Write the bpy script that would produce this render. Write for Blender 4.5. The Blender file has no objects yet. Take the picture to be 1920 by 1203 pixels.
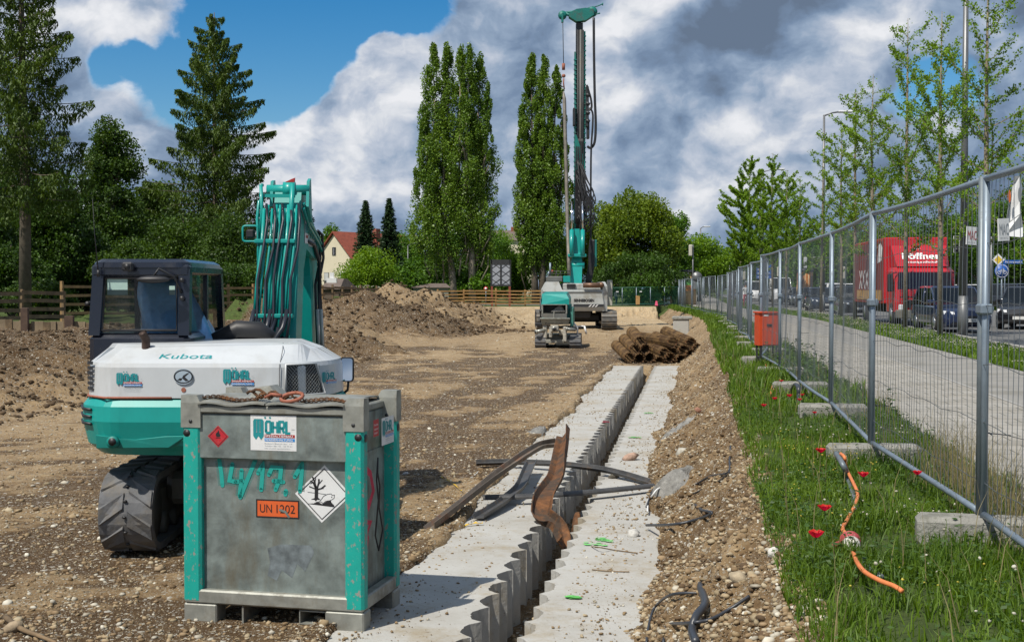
import bpy, math, random
import numpy as np
from mathutils import Vector, Matrix
R = math.radians
random.seed(7); rng = np.random.default_rng(11)
scene = bpy.context.scene
C = scene.collection
# ---------------------------------------------------------------- camera
F = 2400.0; CX = 960.0; CY = 601.5; H = 2.3; TH = math.atan(61.5/F)
cam_d = bpy.data.cameras.new('camera'); cam = bpy.data.objects.new('camera', cam_d); C.objects.link(cam)
cam_d.sensor_width = 36; cam_d.lens = 45.0; cam_d.clip_end = 6000; cam_d.clip_start = .1
cam.location = (0, 0, H); cam.rotation_euler = (R(90)-TH, 0, 0)
scene.camera = cam
scene.view_settings.view_transform = 'Standard'; scene.view_settings.look = 'None'
scene.view_settings.gamma = 1; scene.view_settings.exposure = 0.18
scene.cycles.max_bounces = 6; scene.cycles.transparent_max_bounces = 24
scene.cycles.diffuse_bounces = 2; scene.cycles.glossy_bounces = 2; scene.cycles.transmission_bounces = 3
cT, sT = math.cos(TH), math.sin(TH)
def P(px, py, d):                       # pixel (1920 wide) at depth y=d
    u = (px-CX)/F; v = (CY-py)/F
    dy = cT + v*sT; dz = -sT + v*cT
    k = d/dy
    return Vector((u*k, d, H + dz*k))
def G(px, py, z=0.0):                   # pixel on the plane z
    u = (px-CX)/F; v = (CY-py)/F
    dy = cT + v*sT; dz = -sT + v*cT
    k = (z-H)/dz
    return Vector((u*k, dy*k, z))
def off(x, y): return x - .1417*y
def XO(o, y): return o + .1417*y
# ---------------------------------------------------------------- sun
sun_dir = Vector((.69, .80, -1.56)).normalized()          # the way the light travels
sd = bpy.data.lights.new('sun', 'SUN'); so = bpy.data.objects.new('sun', sd); C.objects.link(so)
sd.energy = 4.6; sd.angle = R(.6); sd.color = (1, .94, .84)
so.rotation_euler = sun_dir.to_track_quat('-Z', 'Y').to_euler()
# ---------------------------------------------------------------- sky
W = bpy.data.worlds.new('World'); scene.world = W; W.use_nodes = True
nt = W.node_tree; N = nt.nodes; L = nt.links; N.clear()
def nd(t, **k):
    n = N.new(t)
    for a, b in k.items(): setattr(n, a, b)
    return n
sky = nd('ShaderNodeTexSky', sky_type='NISHITA'); sky.sun_disc = False
elev = math.asin(-sun_dir.z); az = math.atan2(-sun_dir.x, -sun_dir.y)
sky.sun_elevation = elev; sky.sun_rotation = az
sky.air_density = 1.0; sky.dust_density = .3; sky.ozone_density = 3.0
tc = nd('ShaderNodeTexCoord')
def math_n(op, a, b=None, c=None, clamp=False):
    m = nd('ShaderNodeMath', operation=op, use_clamp=clamp)
    for i, v in enumerate((a, b, c)):
        if v is None: continue
        if isinstance(v, (int, float)): m.inputs[i].default_value = v
        else: L.new(v, m.inputs[i])
    return m.outputs[0]
def dirpx(px, py):
    v = P(px, py, 1.0) - Vector((0, 0, H)); return v.normalized()
def cap(px, py, r, sx=1.0, soft=.5):    # a round patch of sky of radius r degrees about a direction, flattened by sx
    d = dirpx(px, py)
    vm = nd('ShaderNodeVectorMath', operation='SUBTRACT'); L.new(tc.outputs['Generated'], vm.inputs[0]); vm.inputs[1].default_value = d
    v2 = nd('ShaderNodeVectorMath', operation='MULTIPLY'); L.new(vm.outputs[0], v2.inputs[0]); v2.inputs[1].default_value = (1/sx, 1/sx, 1)
    ln = nd('ShaderNodeVectorMath', operation='LENGTH'); L.new(v2.outputs[0], ln.inputs[0])
    mr = nd('ShaderNodeMapRange', interpolation_type='SMOOTHSTEP'); L.new(ln.outputs['Value'], mr.inputs[0])
    mr.inputs[1].default_value = R(r)*(1-soft); mr.inputs[2].default_value = R(r)*(1+soft)
    mr.inputs[3].default_value = 1; mr.inputs[4].default_value = 0
    return mr.outputs[0]
def noise(scale, detail, rough, offset=(0, 0, 0), stretch=(1, 1, 1.9), dist=0.0):
    mp = nd('ShaderNodeMapping'); L.new(tc.outputs['Generated'], mp.inputs[0])
    mp.inputs['Location'].default_value = offset; mp.inputs['Scale'].default_value = stretch
    n = nd('ShaderNodeTexNoise'); L.new(mp.outputs[0], n.inputs['Vector'])
    n.inputs['Scale'].default_value = scale; n.inputs['Detail'].default_value = detail; n.inputs['Roughness'].default_value = rough
    n.inputs['Distortion'].default_value = dist
    return n.outputs['Fac']
def warp(scale, amt, offset):
    mp = nd('ShaderNodeMapping'); L.new(tc.outputs['Generated'], mp.inputs[0]); mp.inputs['Location'].default_value = offset
    n = nd('ShaderNodeTexNoise'); L.new(mp.outputs[0], n.inputs['Vector']); n.inputs['Scale'].default_value = scale; n.inputs['Detail'].default_value = 5
    s = nd('ShaderNodeVectorMath', operation='SUBTRACT'); L.new(n.outputs['Color'], s.inputs[0]); s.inputs[1].default_value = (.5, .5, .5)
    m = nd('ShaderNodeVectorMath', operation='MULTIPLY'); L.new(s.outputs[0], m.inputs[0]); m.inputs[1].default_value = (amt, amt, amt)
    a = nd('ShaderNodeVectorMath', operation='ADD'); L.new(tc.outputs['Generated'], a.inputs[0]); L.new(m.outputs[0], a.inputs[1]); return a.outputs[0]
WV = warp(14, .045, (2, 7, 1))
def cloud(scale, offset, stretch=(1, 1, 1.5), detail=9, rough=.57, shift=(0, 0, 0)):
    mp = nd('ShaderNodeMapping'); L.new(WV, mp.inputs[0]); mp.inputs['Location'].default_value = tuple(o+s for o, s in zip(offset, shift)); mp.inputs['Scale'].default_value = stretch
    n = nd('ShaderNodeTexNoise'); L.new(mp.outputs[0], n.inputs['Vector']); n.inputs['Scale'].default_value = scale; n.inputs['Detail'].default_value = detail; n.inputs['Roughness'].default_value = rough
    return n.outputs['Fac']
n_big = cloud(7.0, (3.1, .4, 1.7)); n_off = cloud(7.0, (3.1, .4, 1.7), shift=(.022, 0, -.045))
n_mid = cloud(15, (8.1, 2.4, .7), detail=7, rough=.5); n_moff = cloud(15, (8.1, 2.4, .7), detail=7, rough=.5, shift=(.012, 0, -.026))
n_low = cloud(3.0, (9.0, 2.0, .3), detail=3)
def wcap(px, py, r, sx=1.0, soft=.8):
    d = dirpx(px, py)
    vm = nd('ShaderNodeVectorMath', operation='SUBTRACT'); L.new(WV, vm.inputs[0]); vm.inputs[1].default_value = d
    v2 = nd('ShaderNodeVectorMath', operation='MULTIPLY'); L.new(vm.outputs[0], v2.inputs[0]); v2.inputs[1].default_value = (1/sx, 1/sx, 1)
    ln = nd('ShaderNodeVectorMath', operation='LENGTH'); L.new(v2.outputs[0], ln.inputs[0])
    mr = nd('ShaderNodeMapRange', interpolation_type='SMOOTHSTEP'); L.new(ln.outputs['Value'], mr.inputs[0])
    mr.inputs[1].default_value = R(r)*(1-soft); mr.inputs[2].default_value = R(r)*(1+soft); mr.inputs[3].default_value = 1; mr.inputs[4].default_value = 0
    return mr.outputs[0]
cov = math_n('ADD', math_n('MULTIPLY_ADD', n_big, 1.25, -.125), math_n('MULTIPLY_ADD', n_mid, .25, .02))
for (px, py, r, sx, k) in [(590, 20, 4.2, 1.6, -.50), (440, 120, 3.2, 1.2, -.36), (780, 20, 2.2, 1.2, -.30), (500, 170, 2.0, 1.0, -.18), (1640, 170, 2.0, 1.3, -.30), (205, 120, .9, .7, -.3), (260, 110, .7, .6, -.25), (1790, 185, 1.9, .9, -.32), (1700, 230, 1.4, .8, -.12),
                           (100, 80, 5, 1.0, .18), (740, 240, 3.2, .9, .36), (610, 240, 2.0, .9, .26), (720, 90, 1.3, .55, .34), (640, 380, 5.0, 1.6, .25), (1280, 100, 10, 1.5, .4), (1250, 340, 6, 1.6, .25), (300, 30, 2.0, 1.0, .2),
                           (1000, 120, 5, 1.2, .35), (1500, 330, 4, 1.4, .15)]:
    cov = math_n('ADD', cov, math_n('MULTIPLY', wcap(px, py, r, sx), k))
den = nd('ShaderNodeMapRange', interpolation_type='SMOOTHSTEP'); L.new(cov, den.inputs[0])
den.inputs[1].default_value = .475; den.inputs[2].default_value = .63; den = den.outputs[0]
lit = math_n('MULTIPLY', math_n('SUBTRACT', n_off, n_big), -2.7)
lit = math_n('ADD', lit, math_n('MULTIPLY', math_n('SUBTRACT', n_moff, n_mid), -1.0))
lit = math_n('ADD', lit, .47)
lit = math_n('ADD', lit, math_n('MULTIPLY', math_n('SUBTRACT', .5, n_low), .9))
lit = math_n('ADD', lit, math_n('MULTIPLY', math_n('SUBTRACT', .5, n_big), .9))
for (px, py, r, sx, k) in [(1380, 100, 7.0, 1.7, -.09), (1250, 160, 3.6, 1.8, -.17), (1560, 60, 4.0, 1.5, -.10), (740, 170, 3.6, .8, .26), (620, 330, 3.5, 1.3, .14), (1660, 20, 1.8, 1.0, .25), (1870, 40, 2, 1, .1),
                           (140, 130, 5, 1.2, .10), (330, 20, 2.4, 1.3, .18), (540, 250, 2.0, 1.2, .22), (1330, 330, 3.0, 1.8, .28), (1540, 250, 2.2, 1.6, .26), (1200, 50, 2.4, 1.2, .16), (950, 60, 3.0, 1.5, .0), (820, 260, 2, 1, .0),
                           (950, 150, 2.5, 1.3, -.08), (640, 440, 2.5, 2.5, -.04), (450, 330, 3, 1.5, .08), (1240, 420, 2, 2, .10)]:
    lit = math_n('ADD', lit, math_n('MULTIPLY', wcap(px, py, r, sx, .9), k))
# thin cloud edges glow
lit = math_n('ADD', lit, math_n('MULTIPLY', math_n('SUBTRACT', 1.0, den), .35))
ramp = nd('ShaderNodeValToRGB'); L.new(lit, ramp.inputs[0])
e = ramp.color_ramp.elements
e[0].position = .05; e[0].color = (.12, .165, .24, 1)
e[1].position = 1.0; e[1].color = (.74, .75, .78, 1)
for p, c in ((.28, (.165, .235, .35, 1)), (.48, (.26, .34, .46, 1)), (.70, (.45, .50, .59, 1)), (.85, (.62, .645, .69, 1))):
    q = e.new(p); q.color = c
hs = nd('ShaderNodeHueSaturation'); L.new(sky.outputs[0], hs.inputs['Color']); hs.inputs['Saturation'].default_value = 1.5; hs.inputs['Value'].default_value = 1.0
bs = nd('ShaderNodeBackground'); L.new(hs.outputs[0], bs.inputs['Color']); bs.inputs['Strength'].default_value = .088
bc = nd('ShaderNodeBackground'); L.new(ramp.outputs[0], bc.inputs['Color']); bc.inputs['Strength'].default_value = 1.0
mx = nd('ShaderNodeMixShader'); L.new(den, mx.inputs[0]); L.new(bs.outputs[0], mx.inputs[1]); L.new(bc.outputs[0], mx.inputs[2])
wo = nd('ShaderNodeOutputWorld'); L.new(mx.outputs[0], wo.inputs['Surface'])
W.cycles.sampling_method = 'MANUAL'; W.cycles.sample_map_resolution = 512
# ---------------------------------------------------------------- noise fields
_tab = rng.random((256, 256))
def vnoise(x, y):
    xi = np.floor(x).astype(int); yi = np.floor(y).astype(int); fx = x-xi; fy = y-yi
    fx = fx*fx*(3-2*fx); fy = fy*fy*(3-2*fy)
    a = _tab[xi & 255, yi & 255]; b = _tab[(xi+1) & 255, yi & 255]; c = _tab[xi & 255, (yi+1) & 255]; d = _tab[(xi+1) & 255, (yi+1) & 255]
    return (a+(b-a)*fx)*(1-fy)+(c+(d-c)*fx)*fy
def fbm(x, y, o=4, g=.5):
    s = 0; a = 1; t = 0
    for i in range(o):
        s = s + a*(vnoise(x*2**i+17.3*i, y*2**i+5.1*i)-.5); t += a; a *= g
    return s/t*2
def sst(a, b, x):
    t = np.clip((x-a)/(b-a), 0, 1); return t*t*(3-2*t)
# ---------------------------------------------------------------- materials
def principled(name):
    m = bpy.data.materials.new(name); m.use_nodes = True
    return m, m.node_tree, m.node_tree.nodes['Principled BSDF']
def ramp_node(t, stops):
    r = t.nodes.new('ShaderNodeValToRGB'); e = r.color_ramp.elements
    e[0].position, e[0].color = stops[0][0], (*stops[0][1], 1); e[1].position, e[1].color = stops[-1][0], (*stops[-1][1], 1)
    for p, c in stops[1:-1]:
        q = e.new(p); q.color = (*c, 1)
    return r
def mat(name, col, rough=.6, metal=0.0, var=.12, vscale=4.0, bump=0.0, bscale=40.0, dirt=None, damt=.4, dscale=2.5, dthr=.5, coat=0.0, spec=.5, dsharp=.12, streak=None):
    m, t, b = principled(name); n = t.nodes; l = t.links
    tcn = n.new('ShaderNodeTexCoord'); nz = n.new('ShaderNodeTexNoise'); l.new(tcn.outputs['Object'], nz.inputs['Vector'])
    nz.inputs['Scale'].default_value = vscale; nz.inputs['Detail'].default_value = 6; nz.inputs['Roughness'].default_value = .6
    lo = tuple(c*(1-var) for c in col); hi = tuple(min(1, c*(1+var)) for c in col)
    r = ramp_node(t, [(.3, lo), (.7, hi)]); l.new(nz.outputs['Fac'], r.inputs[0]); out = r.outputs[0]
    if dirt:
        n2 = n.new('ShaderNodeTexNoise'); mpn = n.new('ShaderNodeMapping'); l.new(tcn.outputs['Object'], mpn.inputs[0]); mpn.inputs['Scale'].default_value = streak or (1, 1, 1); l.new(mpn.outputs[0], n2.inputs['Vector']); n2.inputs['Scale'].default_value = dscale
        n2.inputs['Detail'].default_value = 9; n2.inputs['Roughness'].default_value = .68
        mr = n.new('ShaderNodeMapRange'); l.new(n2.outputs['Fac'], mr.inputs[0]); mr.inputs[1].default_value = dthr; mr.inputs[2].default_value = dthr+dsharp
        mr.inputs[3].default_value = 0; mr.inputs[4].default_value = damt
        mx = n.new('ShaderNodeMix'); mx.data_type = 'RGBA'; l.new(mr.outputs[0], mx.inputs[0]); l.new(out, mx.inputs[6]); mx.inputs[7].default_value = (*dirt, 1)
        out = mx.outputs[2]
        ra = n.new('ShaderNodeMapRange'); l.new(mr.outputs[0], ra.inputs[0]); ra.inputs[3].default_value = rough; ra.inputs[4].default_value = min(1, rough+.35)
        l.new(ra.outputs[0], b.inputs['Roughness'])
        ma = n.new('ShaderNodeMapRange'); l.new(mr.outputs[0], ma.inputs[0]); ma.inputs[3].default_value = metal; ma.inputs[4].default_value = 0
        l.new(ma.outputs[0], b.inputs['Metallic'])
    else:
        b.inputs['Roughness'].default_value = rough; b.inputs['Metallic'].default_value = metal
    l.new(out, b.inputs['Base Color'])
    b.inputs['Coat Weight'].default_value = coat; b.inputs['Coat Roughness'].default_value = .08; b.inputs['Specular IOR Level'].default_value = spec
    if bump:
        n3 = n.new('ShaderNodeTexNoise'); l.new(tcn.outputs['Object'], n3.inputs['Vector']); n3.inputs['Scale'].default_value = bscale; n3.inputs['Detail'].default_value = 4
        bp = n.new('ShaderNodeBump'); l.new(n3.outputs['Fac'], bp.inputs['Height']); bp.inputs['Strength'].default_value = bump; bp.inputs['Distance'].default_value = .02
        l.new(bp.outputs[0], b.inputs['Normal'])
    return m
def glass_mat(name, tint=(.05, .06, .06), alpha=.35, rough=.02):
    m = bpy.data.materials.new(name); m.use_nodes = True; t = m.node_tree; n = t.nodes; l = t.links; n.clear()
    o = n.new('ShaderNodeOutputMaterial'); tr = n.new('ShaderNodeBsdfTransparent'); tr.inputs[0].default_value = (*[min(1, .75+c) for c in tint], 1)
    p = n.new('ShaderNodeBsdfPrincipled'); p.inputs['Base Color'].default_value = (*tint, 1); p.inputs['Roughness'].default_value = rough; p.inputs['Specular IOR Level'].default_value = .9
    fr = n.new('ShaderNodeFresnel'); fr.inputs[0].default_value = 1.5
    mm = n.new('ShaderNodeMath'); mm.operation = 'MAXIMUM'; l.new(fr.outputs[0], mm.inputs[0]); mm.inputs[1].default_value = alpha
    mx = n.new('ShaderNodeMixShader'); l.new(mm.outputs[0], mx.inputs[0]); l.new(tr.outputs[0], mx.inputs[1]); l.new(p.outputs[0], mx.inputs[2]); l.new(mx.outputs[0], o.inputs[0])
    return m
def leaf_mat(name, lo, hi, trans=.35, rough=.55, big=.25):
    m = bpy.data.materials.new(name); m.use_nodes = True; t = m.node_tree; n = t.nodes; l = t.links; n.clear()
    o = n.new('ShaderNodeOutputMaterial'); g = n.new('ShaderNodeNewGeometry'); tcn = n.new('ShaderNodeTexCoord')
    nz = n.new('ShaderNodeTexNoise'); l.new(tcn.outputs['Object'], nz.inputs['Vector']); nz.inputs['Scale'].default_value = big; nz.inputs['Detail'].default_value = 3
    ad = n.new('ShaderNodeMath'); ad.operation = 'MULTIPLY_ADD'; l.new(g.outputs['Random Per Island'], ad.inputs[0]); ad.inputs[1].default_value = .55
    sb = n.new('ShaderNodeMath'); sb.operation = 'MULTIPLY_ADD'; l.new(nz.outputs['Fac'], sb.inputs[0]); sb.inputs[1].default_value = 1.3; sb.inputs[2].default_value = -.42
    l.new(sb.outputs[0], ad.inputs[2])
    r = ramp_node(t, [(0, lo), (1, hi)]); l.new(ad.outputs[0], r.inputs[0])
    p = n.new('ShaderNodeBsdfPrincipled'); l.new(r.outputs[0], p.inputs['Base Color']); p.inputs['Roughness'].default_value = rough; p.inputs['Specular IOR Level'].default_value = .35
    tl = n.new('ShaderNodeBsdfTranslucent'); hs = n.new('ShaderNodeHueSaturation'); l.new(r.outputs[0], hs.inputs['Color']); hs.inputs['Value'].default_value = 1.5; hs.inputs['Saturation'].default_value = 1.1
    hs.inputs['Hue'].default_value = .485
    l.new(hs.outputs[0], tl.inputs[0])
    mx = n.new('ShaderNodeMixShader'); mx.inputs[0].default_value = trans; l.new(p.outputs[0], mx.inputs[1]); l.new(tl.outputs[0], mx.inputs[2]); l.new(mx.outputs[0], o.inputs[0])
    return m
M = {}
TEAL = (.012, .30, .235)
M['teal'] = mat('teal_paint', (.003, .275, .245), .38, var=.10, dirt=(.10, .12, .10), damt=.4, dscale=5, dthr=.60, coat=.15)
M['teal_dark'] = mat('teal_recess_shade', (.004, .19, .165), .5)  # darker copy of the teal, shade of the counterweight recesses put into the colour
M['teal_worn'] = mat('teal_worn_paint', (.006, .32, .265), .5, var=.12, dirt=(.24, .24, .21), damt=1, dscale=30, dthr=.575, dsharp=.02, streak=(1, 1, .6))
M['galv'] = mat('galvanised_sheet', (.19, .225, .215), .48, metal=.35, var=.45, vscale=6, dirt=(.095, .078, .045), damt=.8, dscale=3.2, dthr=.49, dsharp=.22, streak=(1.6, 1.6, .45), bump=.08, bscale=25)
M['galv_trim'] = mat('galvanised_trim', (.27, .275, .245), .5, metal=.35, var=.25, vscale=9, dirt=(.12, .095, .06), damt=.6, dscale=5, dthr=.5, dsharp=.15)
M['fence_steel'] = mat('fence_galvanised_tube', (.22, .27, .32), .45, metal=.45, var=.15, vscale=9, dirt=(.12, .12, .12), damt=.5, dscale=9, dthr=.55)
M['fence_steel_dark'] = mat('fence_weathered_tube', (.16, .19, .21), .5, metal=.4, var=.15, vscale=9, dirt=(.10, .10, .10), damt=.4, dscale=9, dthr=.55)
M['wire'] = mat('fence_wire', (.20, .22, .24), .5, metal=.4)
M['white_paint'] = mat('white_bodywork', (.50, .525, .54), .35, var=.06, dirt=(.30, .28, .24), damt=.4, dscale=3.0, dthr=.50, dsharp=.25, coat=.2, streak=(1.3, 1.3, .5))
M['cab'] = mat('cab_dark_paint', (.009, .012, .022), .25, var=.1, coat=.25, dirt=(.05, .045, .04), damt=.2, dscale=3, dthr=.55)
M['black'] = mat('black_rubber_plastic', (.018, .018, .02), .5, var=.3)
M['dark'] = mat('dark_steel', (.04, .042, .045), .5, metal=.3, var=.2)
M['hose'] = mat('hydraulic_hose', (.016, .02, .03), .38, var=.2)
M['rubber'] = mat('track_rubber', (.115, .118, .125), .8, var=.25, vscale=8, dirt=(.17, .145, .11), damt=.7, dscale=5, dthr=.47, dsharp=.2, bump=.25, bscale=30)
M['steel_track'] = mat('steel_track_shoes', (.13, .125, .115), .6, metal=.3, var=.3, dirt=(.22, .17, .11), damt=.6, dscale=4)
M['machine_grey'] = mat('machine_grey_paint', (.40, .42, .41), .5, var=.12, vscale=2, dirt=(.2, .17, .12), damt=.5, dscale=1.5, dthr=.5)
M['machine_dark'] = mat('machine_dark_grey', (.11, .115, .11), .55, var=.15, vscale=2, dirt=(.2, .17, .12), damt=.4, dscale=1.5)
M['chrome'] = mat('chrome_rod', (.75, .76, .78), .12, metal=1, var=.03)
M['rust'] = mat('rusty_steel', (.125, .050, .014), .75, var=.55, vscale=12, dirt=(.05, .036, .026), damt=.95, dscale=5, dthr=.46, bump=.4)
M['rust_light'] = mat('rusty_rod', (.125, .070, .022), .8, var=.5, vscale=5, dirt=(.045, .024, .012), damt=.85, dscale=3, dthr=.46)
M['profile'] = mat('weathered_steel_profile', (.17, .14, .11), .55, metal=.3, var=.3, vscale=6, dirt=(.17, .065, .025), damt=.9, dscale=3.0, dthr=.53, bump=.2)
M['profile_dark'] = mat('dark_steel_profile', (.075, .075, .075), .5, metal=.3, var=.3, vscale=6, dirt=(.13, .085, .05), damt=.8, dscale=3.5, dthr=.54, bump=.2)
M['concrete_foot'] = mat('fence_foot_concrete', (.25, .245, .22), .9, var=.2, vscale=7, dirt=(.10, .10, .075), damt=.6, dscale=6, dthr=.5, bump=.5, bscale=60)
M['orange_box'] = mat('orange_painted_steel', (.50, .055, .010), .45, var=.12, dirt=(.55, .25, .14), damt=.6, dscale=4, dthr=.6)
M['orange_cable'] = mat('orange_cable_rubber', (.62, .19, .06), .55, var=.15, vscale=30)
M['black_cable'] = mat('black_cable_rubber', (.03, .034, .042), .4, var=.3)
M['plug_red'] = mat('red_plastic_plug', (.36, .055, .06), .5, var=.15, dirt=(.4, .3, .27), damt=.5, dscale=20)
M['plug_white'] = mat('white_plastic_collar', (.55, .52, .47), .5)
M['white'] = mat('white_plain', (.72, .72, .72), .5, var=.04)
M['sticker'] = mat('white_sticker', (.66, .67, .67), .45, var=.06, dirt=(.35, .33, .28), damt=.35, dscale=14, dthr=.55)
M['logo_teal'] = mat('logo_teal', (.010, .23, .25), .5, var=.1)
M['logo_red'] = mat('logo_red', (.33, .022, .022), .5)
M['logo_blue'] = mat('logo_blue', (.03, .22, .55), .5)
M['grey_print'] = mat('grey_print', (.24, .27, .29), .6)
M['black_print'] = mat('black_print', (.015, .015, .017), .5)
M['hazard_red'] = mat('hazard_red', (.42, .015, .025), .5, dirt=(.3, .1, .08), damt=.4, dscale=25)
M['un_orange'] = mat('orange_plate', (.62, .11, .025), .45, var=.1, dirt=(.3, .1, .05), damt=.4, dscale=18, dthr=.56)
M['spray_pink'] = mat('pink_spray', (.5, .03, .07), .7, var=.2)
M['wood_new'] = mat('fresh_timber', (.40, .235, .085), .75, var=.25, vscale=3, dirt=(.22, .13, .06), damt=.5, dscale=2)
M['wood_old'] = mat('weathered_timber', (.17, .115, .062), .85, var=.35, vscale=3, dirt=(.075, .055, .035), damt=.7, dscale=2, bump=.3)
M['bark'] = mat('tree_bark', (.10, .082, .06), .9, var=.35, vscale=5, bump=.6, bscale=14)
M['bark_light'] = mat('pale_bark', (.26, .22, .17), .9, var=.35, vscale=4, bump=.6, bscale=9)
M['ginkgo_bark'] = mat('young_bark', (.21, .175, .125), .9, var=.3, vscale=8, bump=.5, bscale=20)
M['lamp_metal'] = mat('lamp_post_metal', (.17, .175, .18), .45, metal=.5, var=.1)
M['lamp_white'] = mat('lamp_housing', (.55, .56, .57), .4)
M['glass'] = glass_mat('window_glass', (.02, .03, .03), .25)
M['cab_glass'] = glass_mat('cab_glass', (.05, .07, .07), .14)
M['car_glass'] = glass_mat('car_glass', (.012, .016, .02), .55)
M['mirror'] = mat('mirror_glass', (.8, .8, .8), .03, metal=1, var=0)
M['rim'] = mat('alloy_rim', (.42, .43, .44), .3, metal=.8)
M['tyre'] = mat('tyre_rubber', (.022, .022, .023), .85)
M['red_lamp'] = mat('red_lens', (.45, .012, .012), .2, coat=.5)
M['clear_lamp'] = mat('headlight_lens', (.7, .72, .75), .1, coat=.8)
M['skin'] = mat('skin', (.48, .27, .19), .6)
M['hair'] = mat('dark_hair', (.04, .025, .015), .7)
M['red_cloth'] = mat('red_cloth', (.38, .03, .03), .8)
M['white_cloth'] = mat('white_cloth', (.62, .62, .62), .8)
M['dark_cloth'] = mat('dark_cloth', (.03, .035, .05), .8)
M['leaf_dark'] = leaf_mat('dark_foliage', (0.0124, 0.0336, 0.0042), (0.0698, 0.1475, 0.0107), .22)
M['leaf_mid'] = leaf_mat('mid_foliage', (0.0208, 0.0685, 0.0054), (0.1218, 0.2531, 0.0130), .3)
M['leaf_spring'] = leaf_mat('fresh_foliage', (0.0607, 0.1385, 0.0076), (0.2295, 0.3791, 0.0194), .38)
M['leaf_poplar'] = leaf_mat('poplar_foliage', (0.0386, 0.0985, 0.0119), (0.1843, 0.2938, 0.0309), .24, rough=.4)
M['leaf_yellow'] = leaf_mat('yellow_green_foliage', (0.0359, 0.0816, 0.0065), (0.2052, 0.2858, 0.0151), .3)
M['needle'] = leaf_mat('larch_needles', (0.0246, 0.0546, 0.0084), (0.1088, 0.1750, 0.0190), .22)
M['needle_spruce'] = leaf_mat('spruce_needles', (0.0095, 0.0292, 0.0108), (0.0486, 0.0991, 0.0292), .12)
M['grass'] = leaf_mat('grass_blades', (0.0330, 0.0840, 0.0080), (0.1650, 0.2632, 0.0220), .35, big=.8)
M['grass_dry'] = leaf_mat('dry_grass_stems', (.14, .12, .05), (.36, .30, .15), .3)
M['herb'] = leaf_mat('herb_leaves', (.022, .06, .012), (.085, .15, .03), .3)
M['petal_red'] = leaf_mat('poppy_petals', (.45, .012, .008), (.75, .03, .015), .4)
M['petal_white'] = leaf_mat('clover_heads', (.42, .40, .30), (.70, .68, .58), .3)
M['petal_yellow'] = leaf_mat('yellow_petals', (.5, .42, .05), (.7, .62, .12), .3)
M['plate'] = mat('number_plate', (.6, .6, .58), .5)
M['leaf_wood'] = leaf_mat('wood_foliage', (.014, .038, .006), (.085, .160, .014), .28)
def pebble_mat():
    m, t, b = principled('pebbles'); n = t.nodes; l = t.links
    g = n.new('ShaderNodeNewGeometry'); r = ramp_node(t, [(0, (.20, .135, .07)), (.2, (.29, .205, .115)), (.42, (.36, .275, .165)), (.62, (.40, .335, .225)), (.80, (.42, .39, .32)), (.93, (.62, .59, .50))])
    r.color_ramp.interpolation = 'CONSTANT'
    l.new(g.outputs['Random Per Island'], r.inputs[0])
    tcn = n.new('ShaderNodeTexCoord'); nz = n.new('ShaderNodeTexNoise'); l.new(tcn.outputs['Object'], nz.inputs['Vector']); nz.inputs['Scale'].default_value = 9; nz.inputs['Detail'].default_value = 5
    r2 = ramp_node(t, [(.35, (.55, .5, .42)), (.6, (1.0, 1.0, 1.0))]); l.new(nz.outputs['Fac'], r2.inputs[0])
    mm = n.new('ShaderNodeMix'); mm.data_type = 'RGBA'; mm.blend_type = 'MULTIPLY'; mm.inputs[0].default_value = 1; l.new(r.outputs[0], mm.inputs[6]); l.new(r2.outputs[0], mm.inputs[7])
    l.new(mm.outputs[2], b.inputs['Base Color']); b.inputs['Roughness'].default_value = .85
    return m
M['pebble'] = pebble_mat()
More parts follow.
